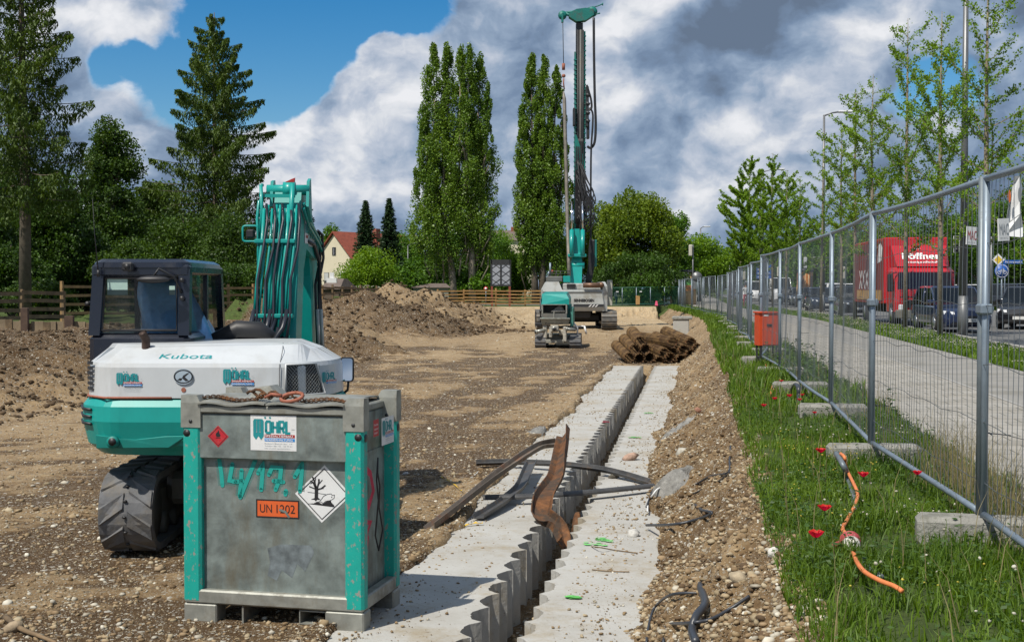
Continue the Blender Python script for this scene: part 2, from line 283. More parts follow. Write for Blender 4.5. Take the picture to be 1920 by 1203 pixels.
# ---------------------------------------------------------------- mesh builder
class MB:
    def __init__(s): s.v = []; s.f = []; s.m = []; s.cur = 0; s.smooth = []
    def add(s, vs, fs, sm=False):
        b = len(s.v); s.v += [tuple(v) for v in vs]
        for f in fs: s.f.append(tuple(b+i for i in f)); s.m.append(s.cur); s.smooth.append(sm)
        return s
    def box(s, x0, y0, z0, x1, y1, z1, rot=0, piv=None, bev=0.0, X=None):
        if bev:
            b = min(bev, abs(x1-x0)*.45, abs(y1-y0)*.45, abs(z1-z0)*.45)
            bx = [(x0, x0+b, x1-b, x1), (y0, y0+b, y1-b, y1), (z0, z0+b, z1-b, z1)]
            pts = []; idx = {}
            def vi(a, c, d):
                k = (a, c, d)
                if k not in idx: idx[k] = len(pts); pts.append((bx[0][a], bx[1][c], bx[2][d]))
                return idx[k]
            fs = []
            for d, e in ((0, 1), (3, 2)):
                q = [vi(1, 1, d), vi(1, 2, d), vi(2, 2, d), vi(2, 1, d)]; fs.append(q if d == 0 else q[::-1])
                q = [vi(d, 1, 1), vi(d, 1, 2), vi(d, 2, 2), vi(d, 2, 1)]; fs.append(q if d == 0 else q[::-1])
                q = [vi(1, d, 1), vi(2, d, 1), vi(2, d, 2), vi(1, d, 2)]; fs.append(q if d == 0 else q[::-1])
            def sg(a): return 1 if a == 1 else 2
            for a in (1, 2):
                for c in (1, 2):
                    A = 0 if a == 1 else 3; Cc = 0 if c == 1 else 3; par = (a == 1) == (c == 1)
                    q = [vi(A, c, 1), vi(A, c, 2), vi(a, Cc, 2), vi(a, Cc, 1)]; fs.append(q[::-1] if par else q)
                    q = [vi(A, 1, c), vi(A, 2, c), vi(a, 2, Cc), vi(a, 1, Cc)]; fs.append(q if par else q[::-1])
                    q = [vi(1, A, c), vi(2, A, c), vi(2, a, Cc), vi(1, a, Cc)]; fs.append(q[::-1] if par else q)
                    for d in (1, 2):
                        D = 0 if d == 1 else 3
                        q = [vi(A, c, d), vi(a, Cc, d), vi(a, c, D)]
                        fs.append(q if (par == (d == 1)) else q[::-1])
            vs = pts
        else:
            vs = [(x0, y0, z0), (x1, y0, z0), (x1, y1, z0), (x0, y1, z0), (x0, y0, z1), (x1, y0, z1), (x1, y1, z1), (x0, y1, z1)]
            fs = [(0, 3, 2, 1), (4, 5, 6, 7), (0, 1, 5, 4), (1, 2, 6, 5), (2, 3, 7, 6), (3, 0, 4, 7)]
        if rot:
            piv = piv or ((x0+x1)/2, (y0+y1)/2); c, n_ = math.cos(rot), math.sin(rot)
            vs = [((x-piv[0])*c-(y-piv[1])*n_+piv[0], (x-piv[0])*n_+(y-piv[1])*c+piv[1], z) for x, y, z in vs]
        if X: vs = [X @ Vector(v) for v in vs]
        return s.add(vs, fs)
    def tube(s, pts, r, n=8, cap=True, closed=False):
        pts = [Vector(p) for p in pts]; k = len(pts); rs = r if isinstance(r, (list, tuple)) else [r]*k
        vs = []; up = None
        for i, p in enumerate(pts):
            a = pts[(i-1) % k] if (closed or i) else p; b = pts[(i+1) % k] if (closed or i < k-1) else p
            t = (b-a)
            t = t.normalized() if t.length > 1e-9 else Vector((0, 0, 1))
            if up is None: up = t.orthogonal().normalized()
            else:
                up = up-t*up.dot(t)
                up = up.normalized() if up.length > 1e-6 else t.orthogonal().normalized()
            w = t.cross(up)
            for j in range(n):
                a_ = 2*math.pi*j/n; vs.append(p+(up*math.cos(a_)+w*math.sin(a_))*rs[i])
        fs = []
        for i in range(k if closed else k-1):
            i2 = (i+1) % k
            for j in range(n): fs.append((i*n+j, i*n+(j+1) % n, i2*n+(j+1) % n, i2*n+j))
        if cap and not closed: fs.append(tuple(range(n))[::-1]); fs.append(tuple((k-1)*n+j for j in range(n)))
        return s.add(vs, fs, n > 4)
    def cyl(s, a, b, r, r2=None, n=16): return s.tube([a, b], [r, r if r2 is None else r2], n)
    def prism(s, poly, a, b, X=None, hole=None):     # poly: 2D outline (x,z) run from y=a to y=b, or through matrix X
        n = len(poly); vs = [(p[0], a, p[1]) for p in poly]+[(p[0], b, p[1]) for p in poly]
        fs = [tuple(range(n)), tuple(range(2*n-1, n-1, -1))]+[(i+n, (i+1) % n+n, (i+1) % n, i) for i in range(n)]
        if X: vs = [X @ Vector(v) for v in vs]
        return s.add(vs, fs)
    def loft(s, rings, cap=True, closed=True, sm=False):
        n = len(rings[0]); vs = [p for r in rings for p in r]; fs = []
        for i in range(len(rings)-1):
            for j in range(n if closed else n-1): fs.append((i*n+j, i*n+(j+1) % n, (i+1)*n+(j+1) % n, (i+1)*n+j))
        if cap: fs.append(tuple(range(n))[::-1]); fs.append(tuple((len(rings)-1)*n+j for j in range(n)))
        return s.add(vs, fs, sm)
    def sphere(s, c, r, n=12, k=8, sc=(1, 1, 1)):
        rings = []
        for i in range(k+1):
            a = math.pi*i/k; rr = max(math.sin(a), .001)*r
            rings.append([(c[0]+rr*math.cos(2*math.pi*j/n)*sc[0], c[1]+rr*math.sin(2*math.pi*j/n)*sc[1], c[2]-math.cos(a)*r*sc[2]) for j in range(n)])
        return s.loft(rings, sm=True)
    def parts(s, name, m, parent=None):      # every connected piece an object of its own
        n = len(s.v); par = list(range(n))
        def fd(a):
            while par[a] != a: par[a] = par[par[a]]; a = par[a]
            return a
        for f in s.f:
            r0 = fd(f[0])
            for i in f[1:]: par[fd(i)] = r0
        g = {}
        for f, sm in zip(s.f, s.smooth): g.setdefault(fd(f[0]), []).append((f, sm))
        out = []
        for fs in g.values():
            q = MB(); mp = {}
            for f, sm in fs:
                for i in f:
                    if i not in mp: mp[i] = len(q.v); q.v.append(s.v[i])
                q.f.append(tuple(mp[i] for i in f)); q.m.append(0); q.smooth.append(sm)
            out.append(q.build(name, m, parent))
        return out
    def build(s, name, m, parent=None, **tags):
        me = bpy.data.meshes.new(name); me.from_pydata(s.v, [], s.f)
        ms = m if isinstance(m, (list, tuple)) else [m]
        for q in ms: me.materials.append(M[q] if isinstance(q, str) else q)
        if len(ms) > 1: me.polygons.foreach_set('material_index', s.m)
        if any(s.smooth): me.polygons.foreach_set('use_smooth', s.smooth)
        me.update()
        o = bpy.data.objects.new(name, me); C.objects.link(o)
        if parent: o.parent = parent
        tag(o, **tags)
        return o
def tag(o, label=None, cat=None, group=None, kind=None):
    if label: o['label'] = label
    if cat: o['category'] = cat
    if group: o['group'] = group
    if kind: o['kind'] = kind
    return o
def empty(name, loc, rz=0, label=None, cat=None, group=None):
    o = bpy.data.objects.new(name, None); C.objects.link(o); o.location = loc; o.rotation_euler = (0, 0, rz); o.empty_display_size = .3
    return tag(o, label, cat, group)
def kids(o): return [c for c in o.children]
def copy_tree(o, parent=None):
    c = o.copy(); C.objects.link(c)
    if parent: c.parent = parent
    for ch in kids(o): copy_tree(ch, c)
    return c
def np_mesh(name, verts, faces_n, nper, m, parent=None, smooth=False, **tags):
    """verts (N,3) array; faces given as an index array (F,nper)"""
    me = bpy.data.meshes.new(name); nf = len(faces_n)
    me.vertices.add(len(verts)); me.vertices.foreach_set('co', np.ascontiguousarray(verts, dtype=np.float32).ravel())
    me.loops.add(nf*nper); me.loops.foreach_set('vertex_index', np.ascontiguousarray(faces_n, dtype=np.int32).ravel())
    me.polygons.add(nf); me.polygons.foreach_set('loop_start', np.arange(0, nf*nper, nper, dtype=np.int32))
    try: me.polygons.foreach_set('loop_total', np.full(nf, nper, dtype=np.int32))
    except Exception: pass
    if smooth: me.polygons.foreach_set('use_smooth', np.ones(nf, dtype=bool))
    ms = m if isinstance(m, (list, tuple)) else [m]
    for q in ms: me.materials.append(M[q] if isinstance(q, str) else q)
    me.update(calc_edges=True); me.validate()
    o = bpy.data.objects.new(name, me); C.objects.link(o)
    if parent: o.parent = parent
    tag(o, **tags)
    return o
# ---------------------------------------------------------------- flat marks on a face
class Decal:
    """2D drawing on a plane: o origin, u right, v up (metres); each layer 1.2 mm above the one before"""
    def __init__(s, o, u, v, k=.0015): s.o = Vector(o); s.u = Vector(u).normalized(); s.v = Vector(v).normalized(); s.n = s.u.cross(s.v); s.k = k; s.layer = 1
    def p(s, x, y): return s.o+s.u*x+s.v*y+s.n*s.k*s.layer
    def poly(s, mb, pts): mb.add([s.p(*q) for q in pts], [tuple(range(len(pts)))]); return s
    def rect(s, mb, x0, y0, x1, y1): return s.poly(mb, [(x0, y0), (x1, y0), (x1, y1), (x0, y1)])
    def disc(s, mb, x, y, r, n=24, ry=None): return s.poly(mb, [(x+r*math.cos(2*math.pi*i/n), y+(ry or r)*math.sin(2*math.pi*i/n)) for i in range(n)])
    def stroke(s, mb, pts, w, closed=False):
        pts = [Vector(q) for q in pts]; n = len(pts); Ls = []; Rs = []
        for i, q in enumerate(pts):
            a = pts[(i-1) % n] if (closed or i) else q; b = pts[(i+1) % n] if (closed or i < n-1) else q
            d1 = (q-a).normalized() if (q-a).length > 1e-9 else (b-q).normalized(); d2 = (b-q).normalized() if (b-q).length > 1e-9 else d1
            t = (d1+d2); t = t.normalized() if t.length > 1e-6 else d1
            nn = Vector((-t.y, t.x)); k = min(1.8, 1/max(.4, nn.dot(Vector((-d1.y, d1.x)))))
            Ls.append(q+nn*w/2*k); Rs.append(q-nn*w/2*k)
        for i in range(n if closed else n-1):
            j = (i+1) % n
            s.poly(mb, [tuple(Rs[i]), tuple(Rs[j]), tuple(Ls[j]), tuple(Ls[i])])
        return s
    def text(s, mb, txt, x, y, h, w=None, align='LEFT', shear=0, bold=0.0):
        cu = bpy.data.curves.new('t', 'FONT'); cu.body = txt; cu.size = 1; cu.align_x = 'LEFT'; cu.offset = bold; cu.resolution_u = 4; cu.shear = shear
        ob = bpy.data.objects.new('t', cu); C.objects.link(ob)
        dg = bpy.context.evaluated_depsgraph_get(); me = bpy.data.meshes.new_from_object(ob.evaluated_get(dg))
        co = np.array([v.co[:2] for v in me.vertices])
        if len(co) == 0: return s
        mn = co.min(0); mx = co.max(0); sy = h/max(1e-6, .70); sx = sy if w is None else w/(mx[0]-mn[0])
        wd = (mx[0]-mn[0])*sx; ox = x-(wd/2 if align == 'CENTER' else 0)
        vs = [s.p(ox+(a-mn[0])*sx, y+b*sy) for a, b in co]
        mb.add(vs, [tuple(f.vertices) for f in me.polygons])
        bpy.data.objects.remove(ob); bpy.data.meshes.remove(me); bpy.data.curves.remove(cu)
        return s
def woehrl_logo(d, S, parent, plate=True, sub='logo'):
    """the blocky teal word with a red and a blue bar; S = width of the whole mark; origin of d = lower left"""
    k = S/1.0
    if plate:
        a = MB(); d.layer = 1; d.rect(a, 0, 0, 1.0*k, .74*k); a.build('sticker_sheet', 'sticker', parent)
    x0 = .06*k if plate else 0; y0 = .0
    a = MB(); d.layer = 2
    def W_(x, y): return (x0+x*k*.92, y0+y*k)
    # W: three bars ending in drill points
    d.poly(a, [W_(.0, .62), W_(.03, .66), W_(.22, .66), W_(.25, .62), W_(.25, .30), W_(.185, .22), W_(.125, .30), W_(.065, .22), W_(.0, .30)])
    def L_(x, segs, w=.055):
        for sg in segs: d.stroke(a, [W_(x+p[0]*.10, .37+p[1]*.24) for p in sg], w*k)
    L_(.305, [[(0, .12), (0, .88), (.25, 1), (.85, 1), (1.1, .88), (1.1, .12), (.85, 0), (.25, 0), (0, .12), (0, .3)]])
    L_(.465, [[(0, 0), (0, 1.0)], [(1.1, 0), (1.1, 1.0)], [(0, .5), (1.1, .5)]])
    L_(.625, [[(0, 0), (0, 1), (.85, 1), (1.1, .85), (1.1, .6), (.9, .45), (0, .45)], [(.6, .45), (1.1, 0)]])
    L_(.785, [[(0, 1.05), (0, .0), (.95, 0)]])
    for cx in (.285, .40): d.poly(a, [W_(cx, .66), W_(cx+.028, .69), W_(cx, .72), W_(cx-.028, .69)])
    a.build(sub+'_letters', 'logo_teal', parent)
    a = MB(); d.layer = 3
    for cx in (.085, .165):
        d.stroke(a, [W_(cx, .40), W_(cx, .63)], .008*k); d.disc(a, *W_(cx, .385), .014*k, 10)
    d.layer = 2
    d.text(a, 'GMBH', *W_(.905, .44), .02*k)
    a.build(sub+'_print', 'grey_print', parent)
    a = MB(); d.layer = 2; d.rect(a, *W_(.27, .275), *W_(.985, .34)); a.build(sub+'_red_bar', 'logo_red', parent)
    a = MB(); d.layer = 2; d.rect(a, *W_(.27, .195), *W_(.985, .26)); a.build(sub+'_blue_bar', 'logo_blue', parent)
    a = MB(); d.layer = 3; d.text(a, 'SPEZIALTIEFBAU', *W_(.285, .288), .04*k, w=.60*k, bold=.012); d.text(a, 'WASSERHALTUNG', *W_(.285, .208), .04*k, w=.60*k, bold=.012)
    a.build(sub+'_bar_lettering', 'white', parent)
    a = MB(); d.layer = 2
    d.text(a, 'Robert-Bosch-Str. 17', *W_(.27, .135), .024*k, w=.60*k); d.text(a, 'Telefon 081 42 - 28 99 81', *W_(.27, .085), .024*k, w=.60*k); d.text(a, 'info woehrl spezialtiefbau', *W_(.27, .035), .024*k, w=.56*k)
    a.build(sub+'_address_lines', 'grey_print', parent)
# ================================================================ THE GROUND
GC = -1.30                              # trench centre line (offset), walls run from y=2 to TE
TE = 37.6
_ly = np.array([-20, 5, 14, 22, 37, 60, 79, 86, 95.]); _lx = np.array([-22, -14, -11.5, -8.8, -5.5, -2.2, -.16, 1.0, 6.0])
PILES = [(-6.9, 60, 2.25, .42, 0), (-8.9, 58.5, 2.0, .42, 0), (-5.0, 61, 1.7, .45, 0), (-3.2, 62, 1.05, .35, 0), (-1.5, 64, .55, .2, 0), (-11, 55, 1.9, .4, 0),
         (-6.8, 73, 2.75, .55, 1), (-4.9, 74, 2.3, .5, 1), (-2.8, 76, 1.65, .42, 1), (-9.5, 72, 1.9, .5, 1), (-7.6, 46, 1.15, .3, 0), (-10.5, 40, 1.2, .25, 0)]
def edge_top(y): return .62-.13*(1-sst(6, 12, y))+.22*(vnoise(y*.45, y*0+3.3)-.5)+.10*(vnoise(y*1.7, y*0+9.1)-.5)
def er(y): return np.interp(y, [8, 10.5, 13, 16, 20, 30], [-.33, -.35, -.50, -.60, -.52, -.44])
def bend(y): return -2.6*sst(55, 105, y)
def terrain(x, y, full=False):
    x = np.asarray(x, float); y = np.asarray(y, float)
    o = off(x, y)-bend(y)
    n1 = fbm(x*.35, y*.35, 4); n2 = fbm(x*1.6+5, y*1.6, 4); n3 = fbm(x*7, y*7+3, 3)
    near = 1/(1+np.maximum(y, 0)/60)
    n4 = fbm(x*.9+9, y*.25+2, 3)
    rough = .06*n1+.06*n2+.034*n3*near+.05*n4*sst(16, 30, y)
    pit = .18*sst(45, 66, y)+rough
    # ruts left by the machines
    pit = pit-.05*np.exp(-((o+5.0+.8*np.sin(y*.11))/.30)**2)-.05*np.exp(-((o+3.4+.8*np.sin(y*.11))/.30)**2)*sst(14, 18, y)
    # left bank
    d = (np.interp(y, _ly, _lx)-x)*.97
    left = sst(0, 5.0, d+1.3*n1+.5*n2)
    zl = left*(1.0+.22*n2+.12*n1)+.07*left*(1-left)*n3*6+.08*left*fbm(x*2.7+7, y*2.7, 3)
    wall = sst(.2, .6, (-12.2-.0*y)-x)*sst(36.5, 37.2, y)
    # far edge
    far = sst(88, 93.5, y+2.4*n1+2.2*n2+1.2*n3)
    # right bank
    et = edge_top(y)
    e0 = er(y); t = np.clip((o-e0)/(et-e0), 0, 1)
    bank = t**1.15*(.84+.0*x)
    bank = bank+t*(1-t)*4*(.12*n2+.09*n3+.08*n4)
    rb = o > e0
    berm = o > et
    z = pit*(1-left)*(1-far)+zl*(1-far)+.93*far
    z = np.where(rb, np.maximum(bank, 0)+rough*(1-t), z)
    flat = sst(.8, 2.0, o)
    zb = .84+.03*n2*(1-flat)
    z = np.where(berm, zb, z)
    pile = np.zeros_like(z); pk = np.zeros_like(z)
    for (cx, cy, h, sl, kd) in PILES:
        dd = np.hypot(x-cx, (y-cy)*.8); hh = h-.1-sl*dd+.42*n2+.26*fbm(x*2.7+7, y*2.7, 3)+.16*n1
        m_ = hh > np.maximum(pile, .0); pile = np.where(m_, hh, pile); pk = np.where(m_, kd, pk)
    onp = (pile > z) & (o < -1)
    z = np.where(onp, pile, z)
    # the cut for the guide walls
    ng = .13*(vnoise(x*2.2, y*1.1)-.5)+.10*(vnoise(x*6, y*4)-.5)
    ns = .35*(vnoise(x*.1+4, y*.55)-.5)
    tr = sst(-2.34, -2.22, o+ng+ns*.6)*(1-sst(-.07, .07, o-e0+ng*1.5+ns*.8))*(1-sst(TE-.1, TE+.5, y))*sst(1, 2, y)
    z = z*(1-tr)+tr*(-.52+.06*n2+.05*n3)
    lip = np.exp(-((o+2.32+ns*.6)/.25)**2)+np.exp(-((o-e0-.09+ns*.8)/.20)**2)
    z = z+np.where(y < TE, .045*lip*(1-tr), 0)
    if not full: return z
    grassy = sst(-.05, .12, o-et+.15*n2)*np.where(y < 93, 1, 1)
    grassy = np.maximum(grassy, sst(.93, 1.0, left)*sst(-2, 0, -15.5-x+.0*y)*(y > 40))
    grassy = np.maximum(grassy, far*sst(94.5, 96, y+n1))
    grassy = np.maximum(grassy, sst(0, 1.5, d-7)*sst(42, 50, y)*(x < -9))
    tone = .50+.10*n1+.10*n2+.08*sst(18, 50, y)+.13*n4*sst(14, 26, y)-.30*left*(1-sst(80, 86, y))
    tone = tone-.34*left*(1-sst(44, 56, y))+.2*left*n3
    tone = np.where(onp, np.where(pk > .5, .44+.35*n2, .04+.25*n2), tone)
    tone = tone+.10*far+.45*far*n2+.3*far*n3+.30*sst(64, 80, y)*(x > -1)
    tone = np.where(rb, .27+.35*n2+.20*n3+.16*sst(15, 45, y), tone)
    moist = np.exp(-((o+5.0+.8*np.sin(y*.11))/.5)**2)+np.exp(-((o+3.4+.8*np.sin(y*.11))/.5)**2)
    tone = tone-.10*moist*(1-left)
    tone = np.where(tr > .3, .35+.2*n2, tone)
    return z, np.clip(grassy, 0, 1), np.clip(tone, 0, 1)
def tz(x, y): return float(terrain(np.array([x]), np.array([y]))[0])
def grid_axis(lo, hi, f0, f1, st, g):
    a = [f0]
    while a[-1] < f1: a.append(a[-1]+st)
    s = st
    while a[-1] < hi: s *= g; a.append(a[-1]+s)
    b = []; s = st; v = f0
    while v > lo: s *= g; v -= s; b.append(v)
    return np.array(b[::-1]+a)
ys = []; y_ = -8.0
while y_ < 1500:
    ys.append(y_)
    y_ += (.25 if y_ < 4.5 else max(.045, y_*.0042) if y_ < 110 else y_*.03)
ys = np.array(ys); os_ = grid_axis(-900, 900, -2.75, .95, .036, 1.028)
YY, OO = np.meshgrid(ys, os_, indexing='ij'); XX = XO(OO, YY)
ZZ, GG, TT = terrain(XX, YY, True)
# far hills stay flat
V = np.stack([XX.ravel(), YY.ravel(), ZZ.ravel()], 1); nr, nc = XX.shape
idx = np.arange(nr*nc).reshape(nr, nc)
Fq = np.stack([idx[:-1, :-1].ravel(), idx[:-1, 1:].ravel(), idx[1:, 1:].ravel(), idx[1:, :-1].ravel()], 1)
def ground_mat():
    m, t, b = principled('ground_soil'); n = t.nodes; l = t.links
    def mk(ty, **k):
        q = n.new(ty)
        for a, v in k.items(): setattr(q, a, v)
        return q
    def mth(op, a, bb=None, c=None):
        q = mk('ShaderNodeMath', operation=op)
        for i, v in enumerate((a, bb, c)):
            if v is None: continue
            if isinstance(v, (int, float)): q.inputs[i].default_value = v
            else: l.new(v, q.inputs[i])
        return q.outputs[0]
    def mixc(f, a, c):
        q = mk('ShaderNodeMix', data_type='RGBA')
        for i, v in ((0, f), (6, a), (7, c)):
            if isinstance(v, (int, float)): q.inputs[i].default_value = v
            elif isinstance(v, tuple): q.inputs[i].default_value = (*v, 1)
            else: l.new(v, q.inputs[i])
        return q.outputs[2]
    tcn = mk('ShaderNodeTexCoord'); at = mk('ShaderNodeAttribute', attribute_name='tone'); ag = mk('ShaderNodeAttribute', attribute_name='grassy')
    def nz(s, d=6, r_=.6):
        q = mk('ShaderNodeTexNoise'); l.new(tcn.outputs['Object'], q.inputs['Vector']); q.inputs['Scale'].default_value = s; q.inputs['Detail'].default_value = d; q.inputs['Roughness'].default_value = r_
        return q.outputs['Fac']
    nA = nz(1.1, 8, .7); nB = nz(9, 7, .7); nC = nz(45, 4, .7)
    nD = nz(3.2, 9, .78); tt = mth('ADD', mth('MULTIPLY_ADD', nA, .5, -.25), at.outputs['Fac']); tt = mth('ADD', tt, mth('MULTIPLY_ADD', nB, .8, -.40)); tt = mth('ADD', tt, mth('MULTIPLY_ADD', nD, .9, -.45))
    r = ramp_node(t, [(0, (.075, .043, .018)), (.3, (.165, .106, .052)), (.6, (.295, .207, .112)), (1.0, (.46, .35, .21))]); l.new(tt, r.inputs[0])
    soil = r.outputs[0]
    h = nB
    for s, thr, k in ((15, .60, 1.0), (34, .40, .9), (80, .30, .75)):
        vo = mk('ShaderNodeTexVoronoi'); l.new(tcn.outputs['Object'], vo.inputs['Vector']); vo.inputs['Scale'].default_value = s; vo.inputs['Randomness'].default_value = 1
        sx = mk('ShaderNodeSeparateColor'); l.new(vo.outputs['Color'], sx.inputs[0])
        isst = mth('GREATER_THAN', mth('ADD', sx.outputs[0], mth('MULTIPLY_ADD', nA, .25, -.12)), thr)
        rad = mth('MULTIPLY_ADD', sx.outputs[1], .25, .18)
        near = mth('LESS_THAN', vo.outputs['Distance'], rad)
        f = mth('MULTIPLY', isst, near)
        rc = ramp_node(t, [(0, (.13, .095, .06)), (.4, (.26, .21, .145)), (.75, (.34, .31, .25)), (1, (.50, .475, .42))]); l.new(sx.outputs[2], rc.inputs[0])
        soil = mixc(mth('MULTIPLY', f, k), soil, rc.outputs[0])
        dome = mth('MULTIPLY', f, mth('SUBTRACT', rad, vo.outputs['Distance'])); h = mth('MULTIPLY_ADD', dome, 16/s*.7, h)
    h = mth('MULTIPLY_ADD', nC, .25, h); h = mth('MULTIPLY_ADD', nD, 1.5, h)
    rg = ramp_node(t, [(.3, (.035, .055, .014)), (.7, (.085, .12, .03))]); l.new(nB, rg.inputs[0])
    gf = mk('ShaderNodeMapRange'); l.new(mth('ADD', ag.outputs['Fac'], mth('MULTIPLY_ADD', nB, .5, -.25)), gf.inputs[0]); gf.inputs[1].default_value = .4; gf.inputs[2].default_value = .6
    colr = mixc(gf.outputs[0], soil, rg.outputs[0])
    l.new(colr, b.inputs['Base Color']); b.inputs['Roughness'].default_value = .95; b.inputs['Specular IOR Level'].default_value = .25
    bp = mk('ShaderNodeBump'); l.new(h, bp.inputs['Height']); bp.inputs['Strength'].default_value = .8; bp.inputs['Distance'].default_value = .045; l.new(bp.outputs[0], b.inputs['Normal'])
    return m
M['ground'] = ground_mat()
gr = np_mesh('ground', V, Fq, 4, 'ground', smooth=True, kind='structure')
for nm, arr in (('grassy', GG), ('tone', TT)):
    a = gr.data.attributes.new(nm, 'FLOAT', 'POINT'); a.data.foreach_set('value', arr.ravel().astype(np.float32))
# ---------------------------------------------------------------- path, cycle lane, road, kerbs
def strip(name, o0, o1, z, m, y0=1, y1=300, th=None, kind='structure', bendk=1.0, dy=1.0):
    yy = np.arange(y0, y1, dy); a = MB(); rings = []
    if th:
        vs = []
        for y in yy:
            b = float(bend(y))*bendk
            vs += [(XO(o0+b, y), y, z-th), (XO(o0+b, y), y, z), (XO(o1+b, y), y, z), (XO(o1+b, y), y, z-th)]
        fs = []
        for i in range(len(yy)-1):
            for j in range(3): fs.append((4*i+j, 4*i+j+1, 4*i+j+5, 4*i+j+4))
        a.add(vs, [f[::-1] for f in fs])
    else:
        vs = []
        for y in yy:
            b = float(bend(y))*bendk; vs += [(XO(o0+b, y), y, z), (XO(o1+b, y), y, z)]
        a.add(vs, [(2*i, 2*i+1, 2*i+3, 2*i+2) for i in range(len(yy)-1)])
    return a.build(name, m, kind=kind)
def paver_mat():
    m, t, b = principled('paving_slabs'); n = t.nodes; l = t.links
    tcn = n.new('ShaderNodeTexCoord'); mp = n.new('ShaderNodeMapping'); l.new(tcn.outputs['Object'], mp.inputs[0]); mp.inputs['Rotation'].default_value = (0, 0, math.atan(.1417))
    br = n.new('ShaderNodeTexBrick'); l.new(mp.outputs[0], br.inputs['Vector']); br.inputs['Scale'].default_value = 1; br.inputs['Brick Width'].default_value = .35; br.inputs['Row Height'].default_value = .35
    br.inputs['Mortar Size'].default_value = .009; br.inputs['Color1'].default_value = (.34, .32, .285, 1); br.inputs['Color2'].default_value = (.29, .275, .245, 1); br.inputs['Mortar'].default_value = (.13, .125, .10, 1)
    nz = n.new('ShaderNodeTexNoise'); l.new(tcn.outputs['Object'], nz.inputs['Vector']); nz.inputs['Scale'].default_value = 1.5; nz.inputs['Detail'].default_value = 8
    r = ramp_node(t, [(.3, (.78, .76, .72)), (.65, (1, 1, 1))]); l.new(nz.outputs['Fac'], r.inputs[0])
    mm = n.new('ShaderNodeMix'); mm.data_type = 'RGBA'; mm.blend_type = 'MULTIPLY'; mm.inputs[0].default_value = 1; l.new(br.outputs['Color'], mm.inputs[6]); l.new(r.outputs[0], mm.inputs[7])
    l.new(mm.outputs[2], b.inputs['Base Color']); b.inputs['Roughness'].default_value = .9
    return m
M['paver'] = paver_mat()
M['asphalt_path'] = mat('pale_asphalt', (.245, .235, .215), .9, var=.12, vscale=1.2, bump=.3, bscale=120, dirt=(.16, .15, .12), damt=.5, dscale=1.1)
M['asphalt'] = mat('road_asphalt', (.115, .115, .112), .85, var=.15, vscale=.7, bump=.2, bscale=90)
M['kerb'] = mat('kerb_stone', (.30, .29, .27), .85, var=.15, vscale=3)
M['marking'] = mat('road_marking', (.62, .62, .58), .7, var=.1, vscale=3)
strip('footpath', 2.25, 3.98, .862, 'paver')
strip('cycle_path', 4.03, 5.70, .864, 'asphalt_path')
strip('path_edging', 3.98, 4.03, .872, 'kerb', th=.05)
strip('road', 7.85, 19.0, .866, 'asphalt')
strip('kerb', 7.70, 7.85, .93, 'kerb', th=.12)
strip('median_kerb', 19.0, 19.15, .96, 'kerb', th=.12)
strip('far_road', 27.0, 38.0, .866, 'asphalt')
for k, y in enumerate(range(12, 150, 12)):
    o_ = 13.4; b0 = float(bend(y)); b1 = float(bend(y+4))
    MB().add([(XO(o_+b0, y), y, .8712), (XO(o_+.14+b0, y), y, .8712), (XO(o_+.14+b1, y+4), y+4, .8712), (XO(o_+b1, y+4), y+4, .8712)], [(0, 1, 2, 3)]).build('lane_marking', 'marking', kind='structure')
a = MB()   # the side road crossing behind the site
a.add([(-3, 104, .936), (14, 100, .936), (14, 106, .936), (-3, 110, .936)], [(0, 1, 2, 3)]); a.build('side_road', 'asphalt', kind='structure')
# ---------------------------------------------------------------- guide walls with scalloped faces
def concrete_mat():
    m, t, b = principled('guide_wall_concrete'); n = t.nodes; l = t.links
    tcn = n.new('ShaderNodeTexCoord')
    def nz(s, d, r_=.6):
        q = n.new('ShaderNodeTexNoise'); l.new(tcn.outputs['Object'], q.inputs['Vector']); q.inputs['Scale'].default_value = s; q.inputs['Detail'].default_value = d; q.inputs['Roughness'].default_value = r_; return q.outputs['Fac']
    r = ramp_node(t, [(.25, (.315, .305, .275)), (.5, (.385, .378, .352)), (.75, (.43, .43, .41))]); l.new(nz(1.3, 9, .68), r.inputs[0])
    r2 = ramp_node(t, [(.50, (1, 1, 1)), (.64, (.80, .70, .55))]); l.new(nz(1.1, 9, .78), r2.inputs[0])
    r3 = ramp_node(t, [(.60, (1, 1, 1)), (.68, (.45, .34, .24))]); l.new(nz(22, 6, .75), r3.inputs[0])
    def mul(a, c):
        q = n.new('ShaderNodeMix'); q.data_type = 'RGBA'; q.blend_type = 'MULTIPLY'; q.inputs[0].default_value = 1; l.new(a, q.inputs[6]); l.new(c, q.inputs[7]); return q.outputs[2]
    l.new(mul(mul(r.outputs[0], r2.outputs[0]), r3.outputs[0]), b.inputs['Base Color']); b.inputs['Roughness'].default_value = .9
    bp = n.new('ShaderNodeBump'); l.new(nz(30, 6), bp.inputs['Height']); bp.inputs['Strength'].default_value = .25; bp.inputs['Distance'].default_value = .02; l.new(bp.outputs[0], b.inputs['Normal'])
    return m
M['concrete'] = concrete_mat()
